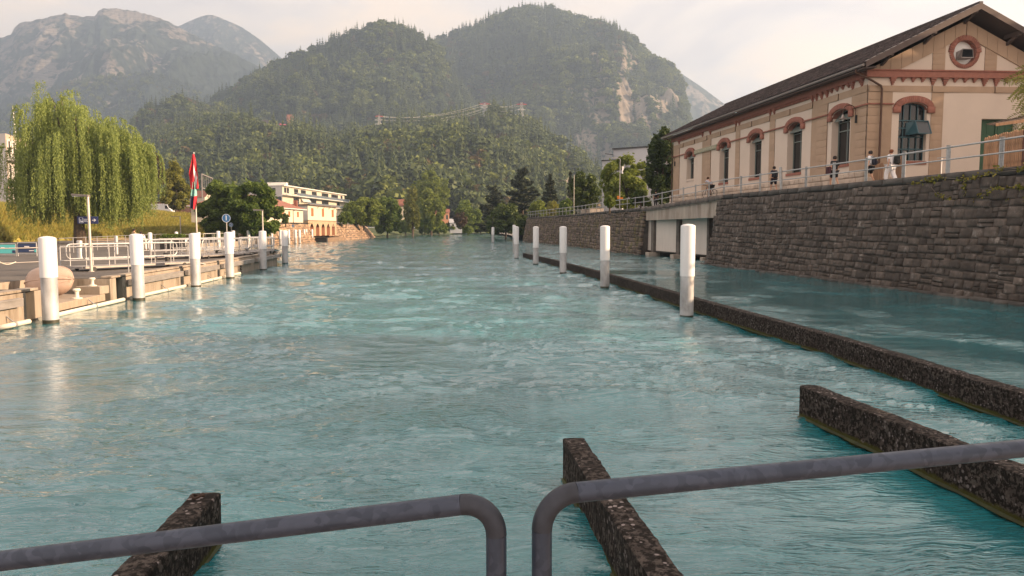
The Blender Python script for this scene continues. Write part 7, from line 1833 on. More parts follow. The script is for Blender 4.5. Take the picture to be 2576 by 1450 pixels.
# gangways: decks with round-ended tube sides
def gangway(label, u, v, ang, L_=4.2, W=1.3, lift=.12):
    p = PZ(u, v, DZ); o = thing('gangway', label, 'gangway', tuple(p), ang, 'mobile gangways parked on the pier')
    MB().box((0, -W / 2, lift), (L_, W / 2, lift + .08)).build('deck_plate', M_FEND, o, world=False); 
    MB().prism([(L_, -W / 2, lift + .08), (L_, W / 2, lift + .08), (L_ + .7, W / 2, .02), (L_ + .7, -W / 2, .02)], (0, 0, .03)).build('flap', M_GALV, o, world=False)
    for sy in (-W / 2 + .04, W / 2 - .04):
        m = MB(); R = .2; z1, z0 = 1.12, .50
        pts = [(0.05 + R, sy, z1), (L_ - R, sy, z1)] + [(L_ - R + R * math.sin(t_), sy, z1 - R + R * math.cos(t_)) for t_ in np.linspace(0, math.pi / 2, 6)[1:]] + [(L_, sy, z0 + R)] + [(L_ - R + R * math.cos(t_), sy, z0 + R - R * math.sin(t_)) for t_ in np.linspace(0, math.pi / 2, 6)[1:]] + [(.05 + R, sy, z0)] + \
            [(.05 + R - R * math.sin(t_), sy, z0 + R - R * math.cos(t_)) for t_ in np.linspace(0, math.pi / 2, 6)[1:]] + [(.05, sy, z1 - R)] + [(.05 + R - R * math.cos(t_), sy, z1 - R + R * math.sin(t_)) for t_ in np.linspace(0, math.pi / 2, 6)[1:]]
        m.tube(pts, .026, 8); m.build('side_rail', M_GALV, o, world=False, smooth=True)
        for k in range(6): x = .2 + (L_ - .4) * k / 5; MB().tube([(x, sy, lift + .05), (x, sy, z1)], .018, 6).build('baluster', M_GALV, o, world=False)
    for x in (.5, L_ - .5):
        for sy in (-W / 2, W / 2): MB().tube([(x, sy - .03, .09), (x, sy + .03, .09)], .09, 12).build('wheel', M_STEEL_D, o, world=False)
gangway('pale parked gangway behind the rowing boat and first lamp', 186, 683, math.radians(62), 5.4, 1.2)
gangway('parked gangway between the second and third pile', 352, 655, math.radians(70), 6.0, 1.3)
gangway('parked gangway between the third and fourth pile', 488, 652, math.radians(76), 4.6, 1.2)
gangway('second of two gangways parked side by side near the third pile', 448, 645, math.radians(72), 4.6, 1.2)
gangway('parked gangway left of the fifth pile', 585, 643, math.radians(80), 4.4, 1.2)
gangway('farthest parked gangway near the pier corner lamp', 618, 637, math.radians(80), 3.2, 1.2)
# steps and planter
o = thing('planter', 'dark planter box with low green plants on the pier', 'planter', tuple(PZ(437, 632, DZ))); b_ = PZ(437, 632, DZ); MB().box((-.9, -.35, 0), (.9, .35, .95), Matrix.Translation(b_)).build('box', M_STEEL_D, o, bevel=.02); MB().box((-.95, -.4, .95), (.95, .4, 1.0), Matrix.Translation(b_)).build('rim', M_WFR, o)
rg_ = np.random.default_rng(5); P = rg_.uniform(-1, 1, (500, 3)) * np.array([.85, .3, .16]) + np.array([0, 0, 1.12]); Vv, Ff = leaf_cloud(P, .1, rng=rg_); link('foliage', fast_mesh('foliage', Vv, Ff, [M_LF['mid']]), o)
def bench(label, u, v):
    b_ = PZ(u, v, DZ); o = thing('bench', label, 'bench', tuple(b_), .3, 'sunlit benches on the quay')
    for k in range(3): MB().box((-1, -.25 + k * .17, .42), (1, -.11 + k * .17, .46)).build('seat_slat', M_PLAT, o, world=False)
    for k in range(2): MB().box((-1, .27, .56 + k * .16), (1, .30, .68 + k * .16)).build('back_slat', M_PLAT, o, world=False)
    for x in (-.8, .8): MB().box((x - .04, -.22, 0), (x + .04, .28, .42)).build('leg', M_STEEL_D, o, world=False)
bench('bench on the plaza under the willow, seen between the gangway rails', 262, 622); bench('bench left of the second pile on the plaza', 312, 620)
# banners on barriers at the left edge
y_b = PZ(20, 645, DZ).y
def barrier(label, u0, u1, vt, vb, m_, prints, m2=None):
    y = y_b; a, b_ = PY(u0, vb, y), PY(u1, vb, y); zt_ = PY(u0, vt, y).z; o = thing('banner_barrier', label, 'banner', (a.x, y, DZ), 0, 'banner barriers at the back of the plaza')
    m = MB(); 
    for x in (a.x, b_.x): m.tube([(x, y + .04, DZ), (x, y + .04, zt_ + .06)], .03, 8)
    m.tube([(a.x, y + .04, zt_ + .06), (b_.x, y + .04, zt_ + .06)], .03, 8); m.tube([(a.x, y + .04, a.z - .1), (b_.x, y + .04, a.z - .1)], .02, 8); m.build('barrier_frame', M_GALV, o)
    MB().box((a.x + .05, y, a.z), (b_.x - .05, y + .02, zt_)).build('banner_cloth', m_, o)
    for (pu0, pu1, pv0, pv1, mm) in prints: q0, q1 = PY(pu0, pv1, y - .01), PY(pu1, pv0, y - .01); MB().box((q0.x, y - .008, q0.z), (q1.x, y - .002, q1.z)).build('print', mm, o)
MTQ, MNV2 = mat('turquoise_banner', (.10, .48, .50), .6), mat('navy_banner', (.02, .04, .11), .5)
barrier('turquoise banner on a barrier at the left edge', -30, 39.5, 616, 638, MTQ, [(2, 11, 622.5, 624.5, MW_), (23, 34, 622.5, 624.5, mat('pale_turquoise', (.25, .62, .63), .6)), (31, 39, 630, 637, MNV2)])
barrier('navy banner on a barrier right of the turquoise one', 44, 91.5, 613.5, 635.5, MNV2, [(61, 73, 619.5, 622, MW_), (73, 85, 630, 632, MW_), (86.5, 91, 628, 635, MTQ)])
railing('low grey fence panel behind the piles at the back of the plaza', [PZ(92, 643, DZ), PZ(150, 640, DZ)], step=1.2, bars=(1.08, .8, .5, .2), m_=M_STEEL_D)
# mooring rope loops
o = thing('rope', 'slack pale rope hanging by the left railing', 'rope', tuple(PY(5, 657, 25))); m = MB(); m.tube([lerp(PY(-10, 654, 25), PY(40, 659, 26), t_) - Vector((0, 0, .12 * math.sin(t_ * math.pi))) for t_ in np.linspace(0, 1, 9)], .014, 6); m.build('strand', M_PIPEW, o)
# upturned rowing boat on its side
def boat():
    c = Vector((-15.75, 25.0, .36)); o = thing('rowing_boat', 'cream clinker rowing boat lying on its side on the low landing', 'boat', tuple(c))
    n, k_ = 22, 18; Lh, B_, D_ = .98, .50, .46; Vv = []
    # hull coordinates: x along the keel, y beam, z up from the gunwale plane to the keel
    M_ = Matrix.Translation(c + Vector((0, 0, .50))) @ Matrix.Rotation(math.radians(-14), 4, 'Z') @ Matrix.Rotation(math.radians(-6), 4, 'Y') @ Matrix.Rotation(math.radians(78), 4, 'X')
    for i in range(n + 1):
        t_ = -1 + 2 * i / n; w = max(.0, 1 - abs(t_) ** 2.6) ** .55; kz = D_ * (1 - .55 * abs(t_) ** 3)
        for j in range(k_ + 1):
            a = math.pi * j / k_; sx = math.cos(a); yy = B_ * w * (abs(sx) ** .75) * (1 if sx > 0 else -1); zz = kz * (math.sin(a) ** .8) * (.25 + .75 * w) + .012 * ((j * 2) % 4 == 0)
            Vv.append(tuple(M_ @ Vector((t_ * Lh * (1 - .06 * math.sin(a)), yy, zz))))
    m = MB(); m.v = Vv
    for i in range(n):
        for j in range(k_): m.f.append((i * (k_ + 1) + j, (i + 1) * (k_ + 1) + j, (i + 1) * (k_ + 1) + j + 1, i * (k_ + 1) + j + 1)); m.m.append(0)
    hm = world_coords(mat('weathered_boat_hull', (.40, .29, .235), .55, vary=.12, scale=4, dark=(.36, .25, .2), dmask=(.55, .8))); h = m.build('hull', hm, o, smooth=True)
    md = h.modifiers.new('thick', 'SOLIDIFY'); md.thickness = .025
    m = MB(); m.tube([M_ @ Vector((t_ * Lh * 1.01, 0, D_ * (1 - .55 * abs(t_) ** 3) * (.25 + .75 * max(0, 1 - abs(t_) ** 2.6) ** .55) + .02)) for t_ in np.linspace(-1, 1, 15)], .022, 6); m.build('keel', hm, o)
    for sg in (-1, 1):
        MB().tube([M_ @ Vector((t_ * Lh, sg * (B_ * max(0, 1 - abs(t_) ** 2.6) ** .55 + .015), .0)) for t_ in np.linspace(-1, 1, 21)], .03, 8).build('gunwale', hm, o, smooth=True)
        for q in (.35, .55, .72, .86): MB().tube([M_ @ Vector((t_ * Lh * .97, sg * B_ * max(0, 1 - abs(t_) ** 2.6) ** .55 * math.cos(q * 1.5) ** .75, D_ * (1 - .55 * abs(t_) ** 3) * math.sin(q * 1.5) ** .8 * (.25 + .75 * max(0, 1 - abs(t_) ** 2.6) ** .55) + .008)) for t_ in np.linspace(-.97, .97, 19)], .017, 5).build("strake", hm, o)
boat()
# vehicles on the street behind the bank
def car(name, label, u, v, y, ang, body, L_=4.3, W=1.75, H=1.45, van=False, cat='car'):
    p = PY(u, v, y); o = thing(name, label, cat, tuple(p), ang); m_ = mat(name + '_paint', body, .3, .1)
    if van: prof = [(0, .35), (0, 1.25), (.12, 2.0), (.5, 2.25), (L_ * .72, 2.3), (L_ * .80, 2.1), (L_ * .90, 1.35), (L_ - .08, 1.15), (L_, .8), (L_, .35)]
    else: prof = [(0, .32), (.02, .85), (.12, .98), (.45, 1.02), (.95, H), (L_ * .55, H + .03), (L_ * .73, .98), (L_ - .15, .85), (L_, .65), (L_, .32)]
    m = MB(); n = len(prof); ins = lambda z: .0 if z < 1.0 else (.14 if not van else .07)
    m.add([(x - L_ / 2, -W / 2 + ins(z), z) for x, z in prof] + [(x - L_ / 2, W / 2 - ins(z), z) for x, z in prof], [tuple(range(n))[::-1], tuple(range(n, 2 * n))] + [(i, (i + 1) % n, n + (i + 1) % n, n + i) for i in range(n)])
    m.build('body', m_, o, world=False, bevel=.04)
    for sy in (-1, 1):
        y_ = sy * (W / 2 + .005)
        for x in (L_ * .19, L_ * .80): MB().tube([(x - L_ / 2, y_ - .12 * sy, .33), (x - L_ / 2, y_ + .02 * sy, .33)], .33, 18).build('wheel', M_STEEL_D, o, world=False)
        if van: MB().add([(L_ * .72 - L_ / 2, y_ * .95, 1.3), (L_ * .88 - L_ / 2, y_ * .96, 1.3), (L_ * .82 - L_ / 2, y_ * .95, 1.95), (L_ * .72 - L_ / 2, y_ * .95, 1.95)], [(0, 1, 2, 3)]).build('side_window', M_DWIN, o, world=False)
        else: MB().add([(L_ * .12 - L_ / 2, y_ * .93, 1.04), (L_ * .70 - L_ / 2, y_ * .93, 1.04), (L_ * .55 - L_ / 2, y_ * .86, H - .04), (L_ * .24 - L_ / 2, y_ * .86, H - .04)], [(0, 1, 2, 3)]).build('side_window', M_DWIN, o, world=False)
    x0, x1, z0_, z1_ = (L_ * .80, L_ * .90, 2.1, 1.35) if van else (L_ * .55, L_ * .73, H + .03, .98)
    MB().add([(x0 + .03 - L_ / 2, -W * .4, z0_ - .04), (x1 + .0 - L_ / 2, -W * .42, z1_ + .06), (x1 - L_ / 2, W * .42, z1_ + .06), (x0 + .03 - L_ / 2, W * .4, z0_ - .04)], [(0, 1, 2, 3)]).build('windscreen', M_DWIN, o, world=False)
car('parked_van', 'white panel van parked on the street above the grass bank', 410, 542, 150, -.15, (.72, .72, .74), 4.9, 1.9, van=True, cat='van')
car('parked_car', 'dark parked car whose windscreen shows above the crest behind the flagpole', 492, 551, 155, -.5, (.05, .04, .05))
car('parked_car', 'second dark parked car, right of the flagpole behind the crest', 528, 552, 160, -.4, (.07, .06, .06))
o = thing('street_wall', 'dark red-brown wall along the street behind the white van', 'wall', tuple(PY(340, 530, 175))); a, b_ = PY(330, 540, 175), PY(520, 545, 185); MB().prism([a, b_, b_ + Vector((0, .3, 0)), a + Vector((0, .3, 0))], (0, 0, 3.2)).build('wall_body', mat('dark_maroon_wall', (.07, .035, .03), .9, vary=.3, scale=.5), o)
# tall steel frame
o = thing('steel_frame', 'tall open steel frame standing behind the dark trees', 'frame', tuple(PY(508, 500, 170))); 
cc = [PY(507, 438, 170), PY(534, 449, 176)]
for c in cc: MB().bar(c, Vector((c.x, c.y, 4)), .22).build('leg', M_FEND, o)
for dz in (0, -3.2): MB().bar(cc[0] + Vector((0, 0, dz)), cc[1] + Vector((0, 0, dz * .9)), .2).build('beam', M_FEND, o)
for k in range(1, 5): q = lerp(cc[0], cc[1], k / 5); MB().bar(q, q - Vector((0, 0, 3.1)), .08).build('bar', M_FEND, o)
# ================================================================ people
def skin_obj(name, verts, edges, radii, m_, parent, root=0, sub=1):
    me = bpy.data.meshes.new(name); me.from_pydata([tuple(v) for v in verts], edges, []); me.materials.append(m_)
    o = link(name, me, parent); KIDS.setdefault(parent.name, []).append(o)
    md = o.modifiers.new('skin', 'SKIN'); md.use_smooth_shade = True
    for i, sv in enumerate(me.skin_vertices[0].data): r = radii[i]; sv.radius = r if isinstance(r, tuple) else (r, r); sv.use_root = (i == root)
    if sub: s = o.modifiers.new('sub', 'SUBSURF'); s.levels = s.render_levels = sub
    return o
M_SKIN = mat('skin', (.50, .28, .19), .6)
_cl = {}
def cloth(c):
    if c not in _cl: _cl[c] = mat('cloth_%d' % len(_cl), c, .85)
    return _cl[c]
HAIRC = {'dark': (.02, .012, .01), 'brown': (.07, .03, .015), 'grey': (.25, .22, .20), 'red': (.16, .05, .02)}
def person(label, pos, face, h=1.74, pose='walk', top=(.7, .7, .72), bottom=(.02, .02, .025), hair='dark', long_bottom=False, bag=None, skirt=False, group=None, lean=0.0):
    """pos: ground point (or seat ground); face: heading angle, 0 looks along +y"""
    o = thing('person', label, 'person', tuple(pos), face, group); k = h / 1.75
    J = dict(pel=(0, 0, .93), wai=(0, .0, 1.08), che=(0, .0, 1.30), nec=(0, .0, 1.50), hea=(0, .02, 1.63), crn=(0, .01, 1.73))
    for s, n in ((-1, 'l'), (1, 'r')):
        J.update({'hip' + n: (s * .10, 0, .88), 'kne' + n: (s * .11, .02, .49), 'ank' + n: (s * .11, -.02, .09), 'toe' + n: (s * .12, .14, .03), 'sho' + n: (s * .185, -.01, 1.43), 'elb' + n: (s * .24, -.03, 1.14), 'wri' + n: (s * .25, .03, .89), 'han' + n: (s * .25, .06, .81)})
    if pose == 'walk':
        J['knel'] = (-.11, .17, .52); J['ankl'] = (-.11, .16, .10); J['toel'] = (-.12, .31, .06); J['kner'] = (.11, -.06, .50); J['ankr'] = (.11, -.30, .14); J['toer'] = (.12, -.17, .04)
        J['elbl'] = (-.25, -.12, 1.16); J['wril'] = (-.25, -.06, .92); J['hanl'] = (-.25, -.02, .84); J['elbr'] = (.25, .06, 1.15); J['wrir'] = (.24, .20, .94); J['hanr'] = (.23, .25, .88)
    if pose == 'arm':
        J['knel'] = (-.11, .15, .52); J['ankl'] = (-.11, .12, .10); J['toel'] = (-.12, .27, .05); J['kner'] = (.11, -.04, .50); J['ankr'] = (.11, -.24, .12); J['toer'] = (.12, -.11, .04)
        J['elbr'] = (.30, .10, 1.22); J['wrir'] = (.24, .22, 1.38); J['hanr'] = (.20, .22, 1.45)
    if pose == 'lean':
        J.update(wai=(0, .06, 1.05), che=(0, .26, 1.20), nec=(0, .42, 1.30), hea=(0, .52, 1.40), crn=(0, .55, 1.50), shol=(-.18, .36, 1.26), shor=(.18, .36, 1.26), elbl=(-.2, .50, 1.06), elbr=(.2, .50, 1.06), wril=(-.1, .66, 1.08), wrir=(.1, .66, 1.08), hanl=(-.06, .72, 1.09), hanr=(.06, .72, 1.09))
    if pose == 'sit':
        d = -.48
        for q in list(J): J[q] = (J[q][0], J[q][1], J[q][2] + d)
        for s, n in ((-1, 'l'), (1, 'r')): J.update({'hip' + n: (s * .1, 0, .47), 'kne' + n: (s * .12, .42, .48), 'ank' + n: (s * .12, .44, .09), 'toe' + n: (s * .12, .58, .04), 'wri' + n: (s * .16, .20, .58), 'han' + n: (s * .12, .28, .56), 'elb' + n: (s * .24, .02, .68)})
    if pose == 'cycle':
        J.update(pel=(0, -.22, 1.0), wai=(0, -.12, 1.15), che=(0, .06, 1.33), nec=(0, .20, 1.47), hea=(0, .28, 1.58), crn=(0, .28, 1.68), hipl=(-.1, -.2, .96), hipr=(.1, -.2, .96), knel=(-.11, .18, .86), ankl=(-.11, .02, .47), toel=(-.11, .14, .43), kner=(.11, .10, .60), ankr=(.11, .0, .19), toer=(.11, .13, .15),
                 shol=(-.19, .15, 1.41), shor=(.19, .15, 1.41), elbl=(-.24, .32, 1.22), elbr=(.24, .32, 1.22), wril=(-.24, .50, 1.08), wrir=(.24, .50, 1.08), hanl=(-.24, .56, 1.06), hanr=(.24, .56, 1.06))
    if lean:
        for q in ('che', 'nec', 'hea', 'crn', 'shol', 'shor'): x, y, z = J[q]; J[q] = (x, y + lean * (z - .95), z)
    J = {q: Vector(v) * k for q, v in J.items()}
    names = list(J); ix = {q: i for i, q in enumerate(names)}
    R = dict(pel=(.135, .105), wai=(.125, .09), che=(.155, .10), nec=.055, hea=(.078, .092), crn=(.06, .07), hip=.085, kne=.055, ank=.038, toe=.032, sho=.058, elb=.04, wri=.027, han=.034)
    def rad(q, f=1.0, add=0.0):
        r = R.get(q) or R[q[:3]]; return tuple((x * f + add) * k for x in r) if isinstance(r, tuple) else (r * f + add) * k
    V = [J[q] for q in names]; E = [(ix['pel'], ix['wai']), (ix['wai'], ix['che']), (ix['che'], ix['nec']), (ix['nec'], ix['hea']), (ix['hea'], ix['crn'])]
    for n in 'lr': E += [(ix['pel'], ix['hip' + n]), (ix['hip' + n], ix['kne' + n]), (ix['kne' + n], ix['ank' + n]), (ix['ank' + n], ix['toe' + n]), (ix['che'], ix['sho' + n]), (ix['sho' + n], ix['elb' + n]), (ix['elb' + n], ix['wri' + n]), (ix['wri' + n], ix['han' + n])]
    rad_ = [rad(q) for q in names]
    for n in 'lr':      # fingers and thumb
        d = (J['han' + n] - J['wri' + n]).normalized(); sd = d.cross(Vector((0, 1, 0) if abs(d.y) < .9 else (1, 0, 0))).normalized(); al = sd.cross(d).normalized()
        for f in range(4):
            b0 = J['han' + n] + al * (f - 1.5) * .02 * k; V += [b0 + d * .045 * k, b0 + d * (.075 + .008 * (f in (1, 2))) * k + sd * .015 * k]; rad_ += [.009 * k, .007 * k]; E += [(ix['han' + n], len(V) - 2), (len(V) - 2, len(V) - 1)]
        V.append(lerp(J['wri' + n], J['han' + n], .6) + al * .045 * k + d * .02 * k); rad_.append(.01 * k); E.append((ix['han' + n], len(V) - 1))
    skin_obj('body', V, E, rad_, M_SKIN, o, root=ix['pel'])
    # shirt, shorts, shoes, hair
    def sub(name, qs, es, f, add, col, root):
        loc = {q: i for i, q in enumerate(qs)}; vv = []; 
        for q in qs: vv.append(J[q] if q in J else EX[q])
        return skin_obj(name, vv, [(loc[a], loc[b_]) for a, b_ in es], [rad(RQ.get(q, q), f, add) for q in qs], cloth(col), o, root=loc[root])
    EX = {}; RQ = {}
    for n in 'lr':
        EX['slv' + n] = lerp(J['sho' + n], J['elb' + n], .75); RQ['slv' + n] = 'elb'
        EX['hem' + n] = lerp(J['hip' + n], J['kne' + n], .85 if not long_bottom else 1.0); RQ['hem' + n] = 'kne'
        EX['cuf' + n] = lerp(J['kne' + n], J['ank' + n], .9); RQ['cuf' + n] = 'ank'
    EX['base'] = lerp(J['pel'], J['wai'], .25); RQ['base'] = 'pel'; EX['col'] = lerp(J['che'], J['nec'], .75); RQ['col'] = 'nec'
    sub('shirt', ['base', 'wai', 'che', 'col', 'shol', 'slvl', 'shor', 'slvr'], [('base', 'wai'), ('wai', 'che'), ('che', 'col'), ('che', 'shol'), ('shol', 'slvl'), ('che', 'shor'), ('shor', 'slvr')], 1.05, .022, top, 'che')
    qs = ['pel', 'hipl', 'heml', 'hipr', 'hemr']; es = [('pel', 'hipl'), ('hipl', 'heml'), ('pel', 'hipr'), ('hipr', 'hemr')]
    if long_bottom: qs += ['cufl', 'cufr']; es += [('heml', 'cufl'), ('hemr', 'cufr')]
    sub('skirt' if skirt else ('trousers' if long_bottom else 'shorts'), qs, es, 1.1, .03 if not skirt else .06, bottom, 'pel')
    for n in 'lr':
        a, t_ = J['ank' + n], J['toe' + n]; skin_obj('shoe', [a - Vector((0, .03 * k, .03 * k)), lerp(a, t_, .5) - Vector((0, 0, .02)), t_], [(0, 1), (1, 2)], [.048 * k, .045 * k, .04 * k], cloth((.15, .14, .14)), o)
    hd = J['hea']; m = MB(); m.lathe((0, 0, 0), [(.02, .118), (.06, .108), (.088, .08), (.102, .04), (.103, 0.0), (.095, -.04), (.06, -.075)], 14)
    m.v = [tuple(hd + Vector((x * k, (y * 1.05 - .022) * k, (z + .02) * k))) for x, y, z in m.v]; m.build('hair', cloth(HAIRC[hair]), o, world=False, smooth=True)
    f_ = (J['crn'] - J['nec']); m = MB(); m.tube([hd + Vector((0, .085 * k, .02 * k)), hd + Vector((0, .115 * k, -.01 * k))], [.008 * k, .016 * k], 6); m.build('nose', M_SKIN, o, world=False)
    for sx in (-1, 1): MB().lathe(hd + Vector((sx * .033 * k, .088 * k, .02 * k)), [(.002, -.008), (.009, 0), (.002, .008)], 8).build('eye', M_STEEL_D, o, world=False)
    MB().bar(hd + Vector((-.025 * k, .093 * k, -.045 * k)), hd + Vector((.025 * k, .093 * k, -.045 * k)), .008, .008).build('mouth', cloth((.30, .08, .07)), o, world=False)
    return o, J
def on_walk(u, off, zz=GZ):
    """a point of the promenade behind the railing line by off metres, under the picture column u"""
    A, B_ = (NT[1].x + off, NT[1].y), (NT[-1].x + off, NT[-1].y); p = PX(u, 460, A, B_); return Vector((p.x, p.y, zz - .03))
fwd = math.atan2(.134, 1.0) 
p = on_walk(2098, 1.9); person('man in black T-shirt and shorts before the front window of the power house', p, .1, 1.82, 'walk', (.012, .012, .014), (.010, .010, .012), 'dark')
o = thing('shoulder_bag', 'dark red bag at the side of the man in black', 'bag', (p.x - .34, p.y - .02, p.z + .80)); MB().box((-.10, -.16, 0), (.10, .16, .42), Matrix.Translation((p.x - .34, p.y - .02, p.z + .80))).build('bag_body', cloth((.05, .012, .02)), o, bevel=.04)
def backpack(label, p, face, J, col=(.012, .014, .03), k=1.0, side=0.0):
    o = thing('backpack', label, 'backpack', tuple(p), face); c = J['che'] + Vector((side, -.20, -.06))
    MB().box((c.x - .15, c.y - .10, c.z - .24), (c.x + .15, c.y + .07, c.z + .18)).build('pack', cloth(col), o, world=False, bevel=.06)
    MB().box((c.x - .11, c.y - .15, c.z - .2), (c.x + .11, c.y - .09, c.z + .0)).build('pocket', cloth(col), o, world=False, bevel=.03)
    for s in (-1, 1): MB().tube([c + Vector((s * .11 - side, .05, .16)), Vector((s * .12, J['sho' + ('l' if s < 0 else 'r')].y, J['shol'].z + .075)), Vector((s * .13, J['che'].y + .13, J['che'].z)), c + Vector((s * .11 - side, .1, -.2))], .018, 6).build('strap', cloth(col), o, world=False)
p = on_walk(2187, 1.9); fa = .75; o, J = person('young man in white T-shirt and black shorts, by the building corner', p, fa, 1.78, 'arm', (.74, .74, .78), (.012, .012, .014), 'dark'); backpack('navy backpack worn by the young man in the white T-shirt', p, fa, J)
p = on_walk(2239, 2.0); fa = .35; o, J = person('woman in a long white dress with reddish hair, rightmost walker behind the railing', p, fa, 1.68, 'walk', (.76, .74, .78), (.74, .72, .74), 'red', long_bottom=True, skirt=True); backpack('black bag on the right shoulder of the woman in white', p, fa, J, (.01, .01, .012), side=.16)
p = on_walk(1946.5, 1.4); o, J = person('man in dark shirt with backpack walking away along the promenade', p, .1, 1.74, 'walk', (.03, .03, .05), (.015, .015, .03), 'dark'); backpack('dark backpack on the man walking away', p, .1, J, (.008, .008, .012))
# cyclist
p = on_walk(1786, 1.3); p.z = 5.02; p = Vector((p.x, p.y, 5.02)); fa = .45
o, J = person('cyclist in grey T-shirt and black shorts riding along the promenade', p, fa, 1.72, 'cycle', (.42, .42, .50), (.01, .01, .012), 'brown')
o = thing('bicycle', 'dark bicycle under the rider in the grey T-shirt', 'bicycle', tuple(p), fa); mt = M_STEEL_D
for y in (-.52, .52):
    MB().tube([(0, y + .33 * math.cos(t_), .34 + .33 * math.sin(t_)) for t_ in np.linspace(0, 2 * math.pi, 25)], .019, 6, cap=False).build('tyre', mt, o, world=False)
    m = MB(); [m.bar((0, y, .34), (0, y + .32 * math.cos(t_), .34 + .32 * math.sin(t_)), .006) for t_ in np.linspace(0, 2 * math.pi, 13)[:-1]]; m.build('spokes', M_GALV, o, world=False)
m = MB()
for a, b_ in (((0, -.52, .34), (0, -.05, .30)), ((0, -.05, .30), (0, -.20, .88)), ((0, -.20, .82), (0, .38, .86)), ((0, -.05, .30), (0, .40, .78)), ((0, -.52, .34), (0, -.19, .80)), ((0, .38, .95), (0, .52, .34))): m.tube([a, b_], .018, 6)
m.build('frame', mt, o, world=False); MB().tube([(-.26, .52, 1.02), (0, .42, 1.0), (.26, .52, 1.02)], .014, 6).build('handlebar', mt, o, world=False); MB().box((-.07, -.34, .90), (.07, -.08, .95)).build('saddle', mt, o, world=False, bevel=.02)
MB().tube([(-.12, -.05, .30), (.12, -.05, .30)], .05, 8).build('crank', mt, o, world=False)
# left bank people
p = PZ(364, 633, DZ); person('person in pale blue top and white trousers leaning behind the second pile', p, .9, 1.72, 'lean', (.34, .40, .55), (.66, .62, .60), 'dark', long_bottom=True)
p = PZ(339, 628, DZ); person('person with dark hair, mostly hidden by the second pile', p, -.5, 1.72, 'stand', (.30, .22, .12), (.04, .04, .05), 'dark', long_bottom=True)
p = PY(603, 596, 103); person('seated person in white top, left of the couple on the far quay', (p.x, 103, .95), 2.6, 1.7, 'sit', (.72, .62, .56), (.3, .2, .15), 'dark', long_bottom=True)
p = PY(612, 596, 102); person('seated person in dark brown top, right of the couple on the far quay', (p.x, 102, 1.05), 2.4, 1.75, 'sit', (.06, .03, .02), (.05, .04, .04), 'brown', long_bottom=True)
o = thing('bench', 'low seat under the couple on the far quay', 'bench', (PY(607, 596, 102.6).x, 102.6, .88)); MB().box((-1, -.3, .30), (1, .5, .42)).build('seat', M_PLAT, o, world=False); [MB().box((x - .05, -.2, 0), (x + .05, .3, .30)).build('leg', M_CONC, o, world=False) for x in (-.8, .8)]
# far figures on the promenade
p = PX(1650, 486, (14.4, 72), (11.9, 88)); p = Vector((p.x, p.y, 4.62)); person('person in black standing behind the railing at the far corner of the power house', p, .3, 1.74, 'stand', (.015, .015, .018), (.02, .02, .02), 'dark', long_bottom=True)

# ================================================================ small things on the promenade
M_PICK = world_coords(mat('brown_fence_wood', (.27, .155, .09), .85, vary=.25, scale=3, island=.15, stretch=(3, 3, .4)))
def picket_fence(label, A, B, zt0, zt1, n, dark_from=99):
    A, B = Vector(A), Vector(B); o = thing('picket_fence', label, 'fence', tuple(A)); d = (B - A).normalized(); w = (B - A).length / n
    MD = bpy.data.materials.get('dark_fence_wood') or world_coords(mat('dark_fence_wood', (.09, .04, .03), .85, vary=.2, scale=4))
    for k in range(n):
        c = A + d * w * (k + .5); h = lerp(zt0, zt1, k / n) - A.z + random.uniform(-.03, .03); m = MB(); ww = w * .40
        pr = [(-ww, -.05), (ww, -.05), (ww, h - .07), (ww * .5, h - .01), (0, h), (-ww * .5, h - .01), (-ww, h - .07)]
        m.prism([c + d * x + Vector((0, 0, z)) for x, z in pr], Vector((-d.y, d.x, 0)) * .03); m.build('picket', M_PICK if k < dark_from else MD, o)
    for z in (.35, 1.05): MB().bar(A + Vector((d.y * -.06, d.x * .06, z)), B + Vector((d.y * -.06, d.x * .06, z)), .05, .08).build('cross_rail', M_PICK, o)
pa, pb_ = on_walk(2470, 1.6), on_walk(2700, 1.3); picket_fence('brown picket fence before the green door at the right edge', pa, pb_, 6.42, 6.55, 46, 21)
pa, pb_ = on_walk(2196, 3.2), on_walk(2219, 3.0); picket_fence('short brown picket fence left of the tall rail post, by the building corner', pa, pb_, 6.15, 6.2, 8)
pa, pb_ = on_walk(2245, 2.9), on_walk(2268, 2.7); picket_fence('short brown picket fence right of the woman in white', pa, pb_, 6.32, 6.36, 8)
o = thing('garden_gate', 'thin pale steel gate frame before the blank panel of the gable', 'gate', tuple(on_walk(2366, 2.6))); 
for u in (2275, 2366): q = on_walk(u, 2.4); MB().tube([q, q + Vector((0, 0, 1.0))], .022, 8).build('post', M_GALV, o)
q0, q1 = on_walk(2355, 2.4), on_walk(2380, 2.4); MB().bar(q0 + Vector((0, 0, 1.0)), q1 + Vector((0, 0, 1.0)), .06, .03).build('cap', M_GALV, o)
o = thing('lean_to_roof', 'weathered brown board roof edge sticking in before the green door', 'roof', tuple(PY(2505, 318, 33.5)))
a, b_ = PY(2505, 318, 33.5), PY(2640, 300, 33.5); 
for k in range(4): MB().prism([a + Vector((.05 * k, .3 * k, .06 * k)), b_ + Vector((0, .3 * k, .10 * k)), b_ + Vector((0, .3 * k + .28, .10 * k + .05)), a + Vector((.25 + .05 * k, .3 * k + .28, .06 * k + .05))], (0, 0, .05 if k else .13)).build('board', M_PICK if k == 0 else world_coords(mat('grey_roof_board', (.10, .07, .055), .9, vary=.3, scale=5)), o)
MB().bar(b_ + Vector((0, .5, 0)), Vector((b_.x, b_.y + .5, 4.9)), .12).build('post', M_PICK, o)
